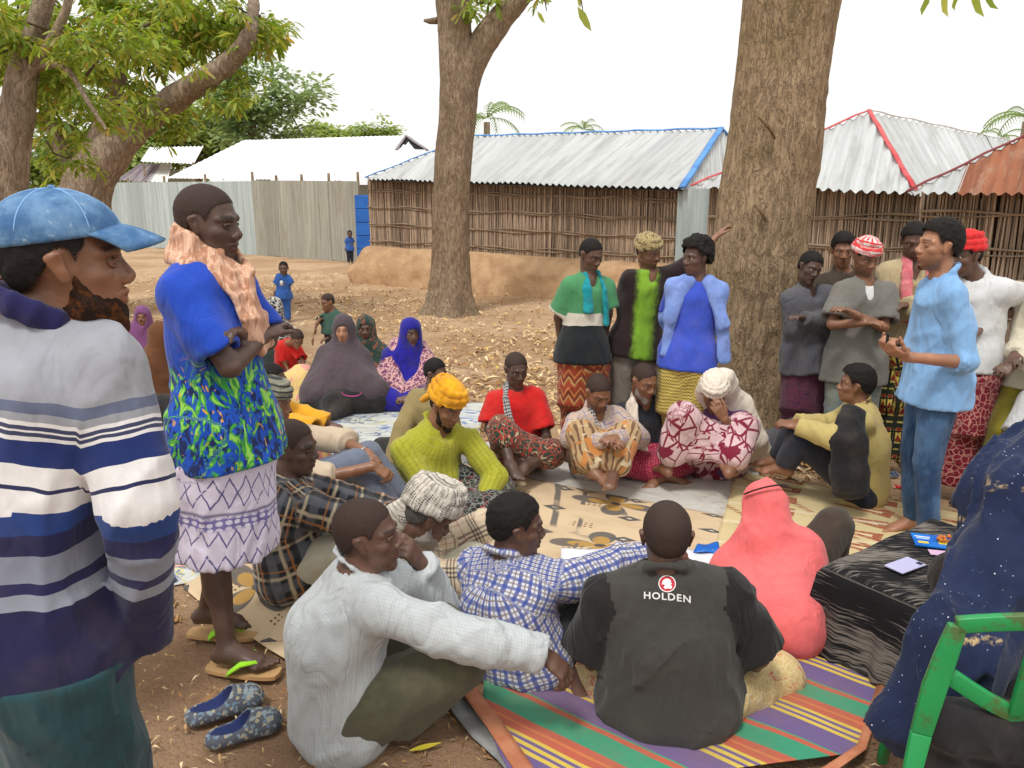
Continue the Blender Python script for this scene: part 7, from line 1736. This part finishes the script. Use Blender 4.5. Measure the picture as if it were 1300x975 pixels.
def crown(tree, clumps, n_part, n_stuff, seed, sprays=SPR, sc_=1.0, mat='mango_leaf', name='leaf_spray', twig=True):
    """clumps: (centre, radii) world; nearest sprays single parts, the rest one mesh"""
    R = np.random.RandomState(seed); base = np.array(tree.location); w = np.array([c[1][0] * c[1][1] * c[1][2] for c in clumps]) ** .75; w /= w.sum(); tot = n_part + n_stuff
    sub = []
    for i in range(max(10, tot // 14)):
        c, r = clumps[R.choice(len(clumps), p=w)]; d = R.normal(0, 1, 3); d /= np.linalg.norm(d); rr = R.uniform(.35, 1.0) ** .5; sub.append(np.array(c) + d * np.array(r) * rr)
    sub = np.array(sub); k = R.randint(0, len(sub), tot); P = sub[k] + R.normal(0, .17 * sc_, (tot, 3)) * np.array([1, 1, .8])
    order = np.argsort(P[:, 1] ** 2 + P[:, 0] ** 2)
    P = P[order]
    for i in range(n_part):
        o = bpy.data.objects.new(name, sprays[R.randint(len(sprays))]); COL.objects.link(o); o.parent = tree; o.location = P[i] - base; o.rotation_euler = (R.uniform(-.5, .5), R.uniform(-.5, .5), R.uniform(0, 6.28)); o.scale = (sc_ * R.uniform(.8, 1.2),) * 3
    Q = P[n_part:]; N = len(Q)
    if N:
        VV = []; FF = []; RN = []; off = 0
        dat = []
        for me in sprays:
            v = np.empty(len(me.vertices) * 3, F32); me.vertices.foreach_get('co', v); f = np.empty(len(me.loops), np.int32); me.loops.foreach_get('vertex_index', f); dat.append((v.reshape(-1, 3), f.reshape(-1, 3)))
        for i in range(N):
            v, f = dat[R.randint(len(dat))]; a = R.uniform(0, 6.28); ca, sa = math.cos(a), math.sin(a); s_ = sc_ * R.uniform(.8, 1.2)
            VV.append(np.stack([v[:, 0] * ca - v[:, 1] * sa, v[:, 0] * sa + v[:, 1] * ca, v[:, 2]], 1) * s_ + Q[i] - base); FF.append(f + off); off += len(v); RN.append(np.repeat(R.uniform(0, 1, len(v) // 6), 6))
        o = link_mesh('crown', np_mesh('crown', np.concatenate(VV), np.concatenate(FF), dict(rnd=np.concatenate(RN))), M[mat], tree, False); tag(o, kind='stuff')
    if twig:
        m = MB()
        for i in range(0, len(sub), 2):
            c = min(clumps, key=lambda q: np.linalg.norm(np.array(q[0]) - sub[i]))[0]; c = np.array(c); mdl = (c + sub[i]) / 2 + R.normal(0, .08, 3); m.tube([c - base, mdl - base, sub[i] - base], [.022 * sc_, .014 * sc_, .006 * sc_], 5)
        o = m.build('twigs', M['twig'], tree, True); tag(o, kind='stuff')
# thick trunk on the right
def rad(px_, Y, v): return px_ / 2 / FPX * (Y * math.cos(PITCH) + (CAM_H - pt(0, v, Y)[2]) * math.sin(PITCH))
Yb = 6.05
t1 = empty('tree', pix(948, Yb, 0), 'thick leaning tree trunk with flaky bark right of centre', 'tree')
trunk(t1, [(pix(945, Yb, -.05), rad(128, Yb, 560)), (pt(949, 500, Yb), rad(120, Yb, 500)), (pt(955, 400, Yb), rad(113, Yb, 400)), (pt(966, 300, Yb), rad(114, Yb, 300)), (pt(980, 200, Yb), rad(119, Yb, 200)), (pt(990, 100, Yb), rad(117, Yb, 100)), (pt(1003, 0, Yb), rad(121, Yb, 0)), (pt(1012, -110, Yb), rad(124, Yb, -110))], 'trunk', 'bark_big', 150, .022, .022, .09, 2)
for (u0, v0, u1, v1) in ((962, 148, 984, 176), (958, 260, 972, 282)):
    m = MB(); a = pt(u0, v0, Yb - .37) - np.array(t1.location); b = pt(u1, v1, Yb - .37) - np.array(t1.location); m.tube([a, (a + b) / 2 + np.array([.01, -.02, 0]), b], [.010, .022, .010], 8, flat=.6)
    m.build('bark_scar', M['bark_cut'], t1, True)
# middle forked tree
Ym = 13.3
t2 = empty('tree', pix(572, Ym, 0), 'forked tree with grey brown bark in front of the blue trimmed hut', 'tree')
fork = pt(587, 92, Ym)
trunk(t2, [(pix(570, Ym, -.05), rad(54, Ym, 395)), (pt(572, 340, Ym), rad(47, Ym, 340)), (pt(573, 260, Ym), rad(46, Ym, 260)), (pt(578, 180, Ym), rad(45, Ym, 180)), (pt(583, 120, Ym), rad(47, Ym, 120)), (pt(580, 70, Ym), rad(42, Ym, 70)), (pt(577, 20, Ym), rad(38, Ym, 20)), (pt(576, -80, Ym), rad(44, Ym, -80))], 'trunk', 'bark_mid', 90, .045, .03, .13, 4)
trunk(t2, [(pt(583, 125, Ym), rad(44, Ym, 125)), (pt(594, 88, Ym), rad(38, Ym, 88)), (pt(615, 52, Ym), rad(32, Ym, 52)), (pt(638, 22, Ym), rad(30, Ym, 22)), (pt(668, -15, Ym), rad(28, Ym, -15)), (pt(700, -60, Ym), rad(24, Ym, -60))], 'branch', 'bark_mid', 50, .06, .02, 0, 6)
m = MB(); b0 = np.array(t2.location); m.tube([pt(556, 26, Ym) - b0, pt(545, 27, Ym) - b0, pt(538, 26, Ym) - b0], [.06, .045, .02], 6); m.build('branch_stub', M['bark_mid'], t2, True)
crown(t2, [(pt(622, 4, Ym - .3), (.35, .4, .25)), (pt(680, 8, Ym - .4), (.45, .4, .25)), (pt(645, -20, Ym), (.8, .8, .25))], 34, 0, 9, sc_=1.1)
for (u, v) in ((694, 14), (740, 14)):
    m = MB(); a = pt(u - 6, v - 34, 8) - b0; m.tube([a, pt(u - 2, v - 12, 8) - b0, pt(u, v, 8) - b0], [.010, .007, .004], 5); m.build('twig', M['twig'], t2, True)
# a hanging leaf or two top centre, and at the top right
def hang_leaf(parent, u, v, u2, v2, Y):
    b0 = np.array(parent.location); a = pt(u, v, Y) - b0; b = pt(u2, v2, Y) - b0; d = b - a; s_ = nrm(np.cross(d, [0, 1, 0])) * np.linalg.norm(d) * .14
    V = [a, a + d * .35 + s_, a + d * .35 - s_, a + d * .7 + s_ * .8 + np.array([0, .02, 0]), a + d * .7 - s_ * .8 + np.array([0, .02, 0]), b]
    o = link_mesh('leaf', np_mesh('leaf', V, [[0, 1, 2], [1, 3, 2], [3, 4, 2], [3, 5, 4]], dict(rnd=[.4] * 6)), M['mango_leaf'], parent, False)
hang_leaf(t2, 733, 8, 751, 40, 8.0); hang_leaf(t2, 734, -6, 737, 10, 8.0); hang_leaf(t2, 682, 14, 692, 30, 8.0)
for (u, v, u2, v2) in ((1180, -8, 1170, 20), (1196, -10, 1204, 22), (1214, -8, 1212, 14), (1232, -12, 1250, 22), (1248, -8, 1268, 12)): hang_leaf(t1, u, v, u2, v2, 5.2)
m = MB(); b0 = np.array(t1.location); m.tube([pt(1060, -60, Yb) - b0, pt(1120, -50, 5.6) - b0, pt(1180, -10, 5.2) - b0, pt(1250, -10, 5.2) - b0], [.10, .05, .012, .006], 6); m.build('branch', M['bark_big'], t1, True)
# left mango trees
Yl = 12.5
t3 = empty('tree', pix(112, Yl, 0), 'leaning mango tree with bright green drooping leaves at upper left', 'tree')
trunk(t3, [(pix(95, Yl, -.05), rad(76, Yl, 330)), (pt(108, 250, Yl), rad(58, Yl, 250)), (pt(140, 195, Yl), rad(48, Yl, 200)), (pt(175, 160, Yl), rad(35, Yl, 160)), (pt(215, 130, Yl - .3), rad(29, Yl, 130)), (pt(255, 104, Yl - .6), rad(26, Yl, 104)), (pt(292, 78, Yl - .8), rad(22, Yl, 78)), (pt(318, 40, Yl - .9), rad(14, Yl, 40)), (pt(322, -10, Yl), rad(10, Yl, 0))], 'trunk', 'bark_left', 70, .06, .035, .2, 8)
trunk(t3, [(pt(105, 255, Yl), rad(37, Yl, 250)), (pt(112, 205, Yl + .2), rad(27, Yl, 205)), (pt(130, 160, Yl + .3), rad(19, Yl, 160)), (pt(150, 110, Yl + .2), rad(14, Yl, 110)), (pt(160, 60, Yl), rad(10, Yl, 60))], 'branch', 'bark_left', 40, .08, .02, 0, 9)
trunk(t3, [(pt(110, 245, Yl + .4), rad(24, Yl, 245)), (pt(78, 190, Yl + .8), rad(16, Yl, 190)), (pt(60, 140, Yl + .8), rad(11, Yl, 140))], 'branch', 'bark_left', 30, .1, .02, 0, 10)
Y4 = 8.6
t4 = empty('tree', pix(10, Y4, 0), 'nearer mango tree at left edge with dark trunk and hanging leaf sprays', 'tree')
trunk(t4, [(pix(10, Y4, -.05), rad(53, Y4, 400)), (pt(8, 250, Y4), rad(43, Y4, 250)), (pt(12, 190, Y4), rad(42, Y4, 190)), (pt(22, 140, Y4), rad(37, Y4, 140)), (pt(34, 80, Y4), rad(29, Y4, 80)), (pt(48, 30, Y4), rad(21, Y4, 30)), (pt(70, -40, Y4), rad(16, Y4, -40))], 'trunk', 'bark_left', 60, .05, .03, .15, 12)
trunk(t4, [(pt(26, 110, Y4), rad(18, Y4, 110)), (pt(60, 60, Y4 - .2), rad(11, Y4, 60)), (pt(85, 10, Y4 - .3), rad(9, Y4, 10)), (pt(90, -40, Y4 - .3), rad(7, Y4, -40))], 'branch', 'bark_left', 20, .1, .01, 0, 13)
trunk(t4, [(pt(30, 90, Y4), rad(11, Y4, 90)), (pt(80, 84, Y4 - .3), rad(7, Y4, 90)), (pt(112, 130, Y4 - .5), rad(5, Y4, 130)), (pt(135, 165, Y4 - .6), rad(3, Y4, 160))], 'branch', 'bark_left', 12, .1, .004, 0, 14)
crown(t4, [(pt(20, 60, Y4 + .3), (.6, .8, .7)), (pt(70, 40, Y4), (.8, .7, .5)), (pt(110, 95, Y4 - .2), (.7, .5, .45)), (pt(150, 150, Y4), (.35, .4, .3)), (pt(60, 180, Y4 + .9), (.5, .6, .35)), (pt(170, 40, Y4 + .3), (.7, .7, .5)), (pt(5, 110, Y4 + .5), (.4, .5, .5)), (pt(100, 10, Y4), (1, .8, .3))], 280, 60, 21, sc_=.85)
crown(t3, [(pt(250, 50, Yl), (.9, 1, .7)), (pt(300, 60, Yl - .4), (.75, .8, .85)), (pt(345, 60, Yl - .3), (.4, .6, .6)), (pt(190, 70, Yl), (.9, 1, .8)), (pt(215, 30, Yl + .4), (1.3, 1.2, .6)), (pt(330, 20, Yl), (.6, .8, .4)), (pt(90, 160, Yl + 1), (.5, .8, .9)), (pt(80, 205, Yl + .6), (.45, .6, .35)), (pt(170, 120, Yl - .3), (.5, .5, .4)), (pt(205, 150, Yl + .6), (.35, .4, .4)), (pt(120, 60, Yl), (.9, 1, .9)), (pt(20, 30, Yl), (1, 1, .8)), (pt(75, 90, Yl + 1), (.8, 1, .6))], 300, 700, 22, sc_=1.08)
# trees beyond the fence
SD = [spray_mesh(60 + i, 22, .16, .22, .20, .3, 'dark_leaf') for i in range(4)]; SB = [spray_mesh(70 + i, 22, .16, .22, .20, .3, 'bush_leaf') for i in range(4)]
def far_tree(label, u, Y, tr, clumps, n, sprays, mat, sc_, seed, group=None):
    t = empty('tree', pix(u, Y, 0), label, 'tree', group); trunk(t, [(pt(a, b, Y), r) for a, b, r in tr], 'trunk', 'bark_mid', 16, .4, .02, 0, seed)
    crown(t, [(pt(a, b, Y + dy), r) for a, b, dy, r in clumps], 0, n, seed, sprays, sc_, mat); return t
far_tree('dark green tree with open crown rising behind the white roof', 330, 43, [(335, 240, .4), (330, 190, .32), (312, 150, .25), (290, 120, .2)], [(335, 125, 0, (2.6, 2, 1.5)), (300, 110, 0, (1.6, 1.5, 1)), (365, 135, 0, (1.8, 1.5, 1.2)), (340, 160, 0, (2.8, 2, 1.0)), (385, 125, 0, (1.0, 1, .6)), (350, 90, 0, (1.4, 1, .5))], 330, SD, 'dark_leaf', 2.5, 31)
far_tree('mid green bushy tree behind the small shed and leaning mango', 250, 50, [(250, 240, .4), (250, 200, .3)], [(240, 175, 0, (4.5, 2, 1.6)), (290, 170, 0, (3, 2, 1.5)), (210, 160, 0, (2.2, 2, 1.8)), (165, 190, 0, (2.5, 2, 2.0))], 430, SB, 'bush_leaf', 3.4, 32)
far_tree('dusty green low trees behind the left mango trunks', 110, 46, [(120, 270, .4), (115, 200, .3)], [(120, 200, 0, (2.5, 2, 2)), (60, 200, 0, (3, 2, 2)), (165, 215, 0, (1.6, 1, 1.0)), (20, 190, 0, (3, 2, 2.4))], 400, SB, 'bush_leaf', 3.4, 34)
far_tree('pale green distant tree line above the white roof ridge', 440, 70, [(430, 240, .4), (430, 190, .3)], [(430, 168, 0, (3.0, 2, 1.1)), (400, 170, 0, (2.6, 2, 1.0)), (485, 168, 0, (2.0, 2, .9)), (460, 175, 0, (3.6, 2, .6))], 260, SB, 'bush_leaf', 3.4, 33)
def palm(label, u, v, Y, L, n, seed, frm=0, to=2 * PI):
    top = pt(u, v, Y); t = empty('palm_tree', top * np.array([1, 1, 0]), label, 'palm tree'); b0 = np.array(t.location); R = np.random.RandomState(seed)
    m = MB(); m.tube([np.array([0, 0, 0]), top - b0 - Z * .1], [.2, .13], 8); m.build('trunk', M['bark_mid'], t, True)
    for i in range(n):
        a = frm + (to - frm) * i / n + R.uniform(-.15, .15); e = R.uniform(.25, 1.3); V = []; Fs = []; rn = []; p = top - b0; k = 0; sp = []
        for q in range(14):
            d = np.array([math.cos(a) * math.cos(e), math.sin(a) * math.cos(e), math.sin(e)]); p2 = p + d * L / 14; sp.append(p2); s_ = nrm(np.cross(d, Z)); ln = L * .26 * math.sin(PI * (q + 1.2) / 16)
            for sg in (1, -1):
                tip = p2 + s_ * sg * ln * .75 + d * ln * .45 - Z * ln * .5; w = d * .028 * L / 2; V += [p2 - w, p2 + w, tip]; Fs.append((k, k + 1, k + 2)); k += 3
            p = p2; e -= .13
        mm = MB(); mm.add(V, Fs); mm.tube(sp, .015, 4, False); me_o = mm.build('frond', M['palm_leaf'], t)
palm('palm tree head just right of the forked trunk', 618, 152, 34, 2.0, 13, 51); palm('small distant palm head above the blue ridge', 741, 166, 44, 1.5, 11, 52); palm('palm fronds rising at the right edge above the rusty roof', 1305, 150, 24, 1.4, 12, 53); palm('thin palm frond tips left of the right edge palm', 1272, 176, 28, .9, 7, 54)
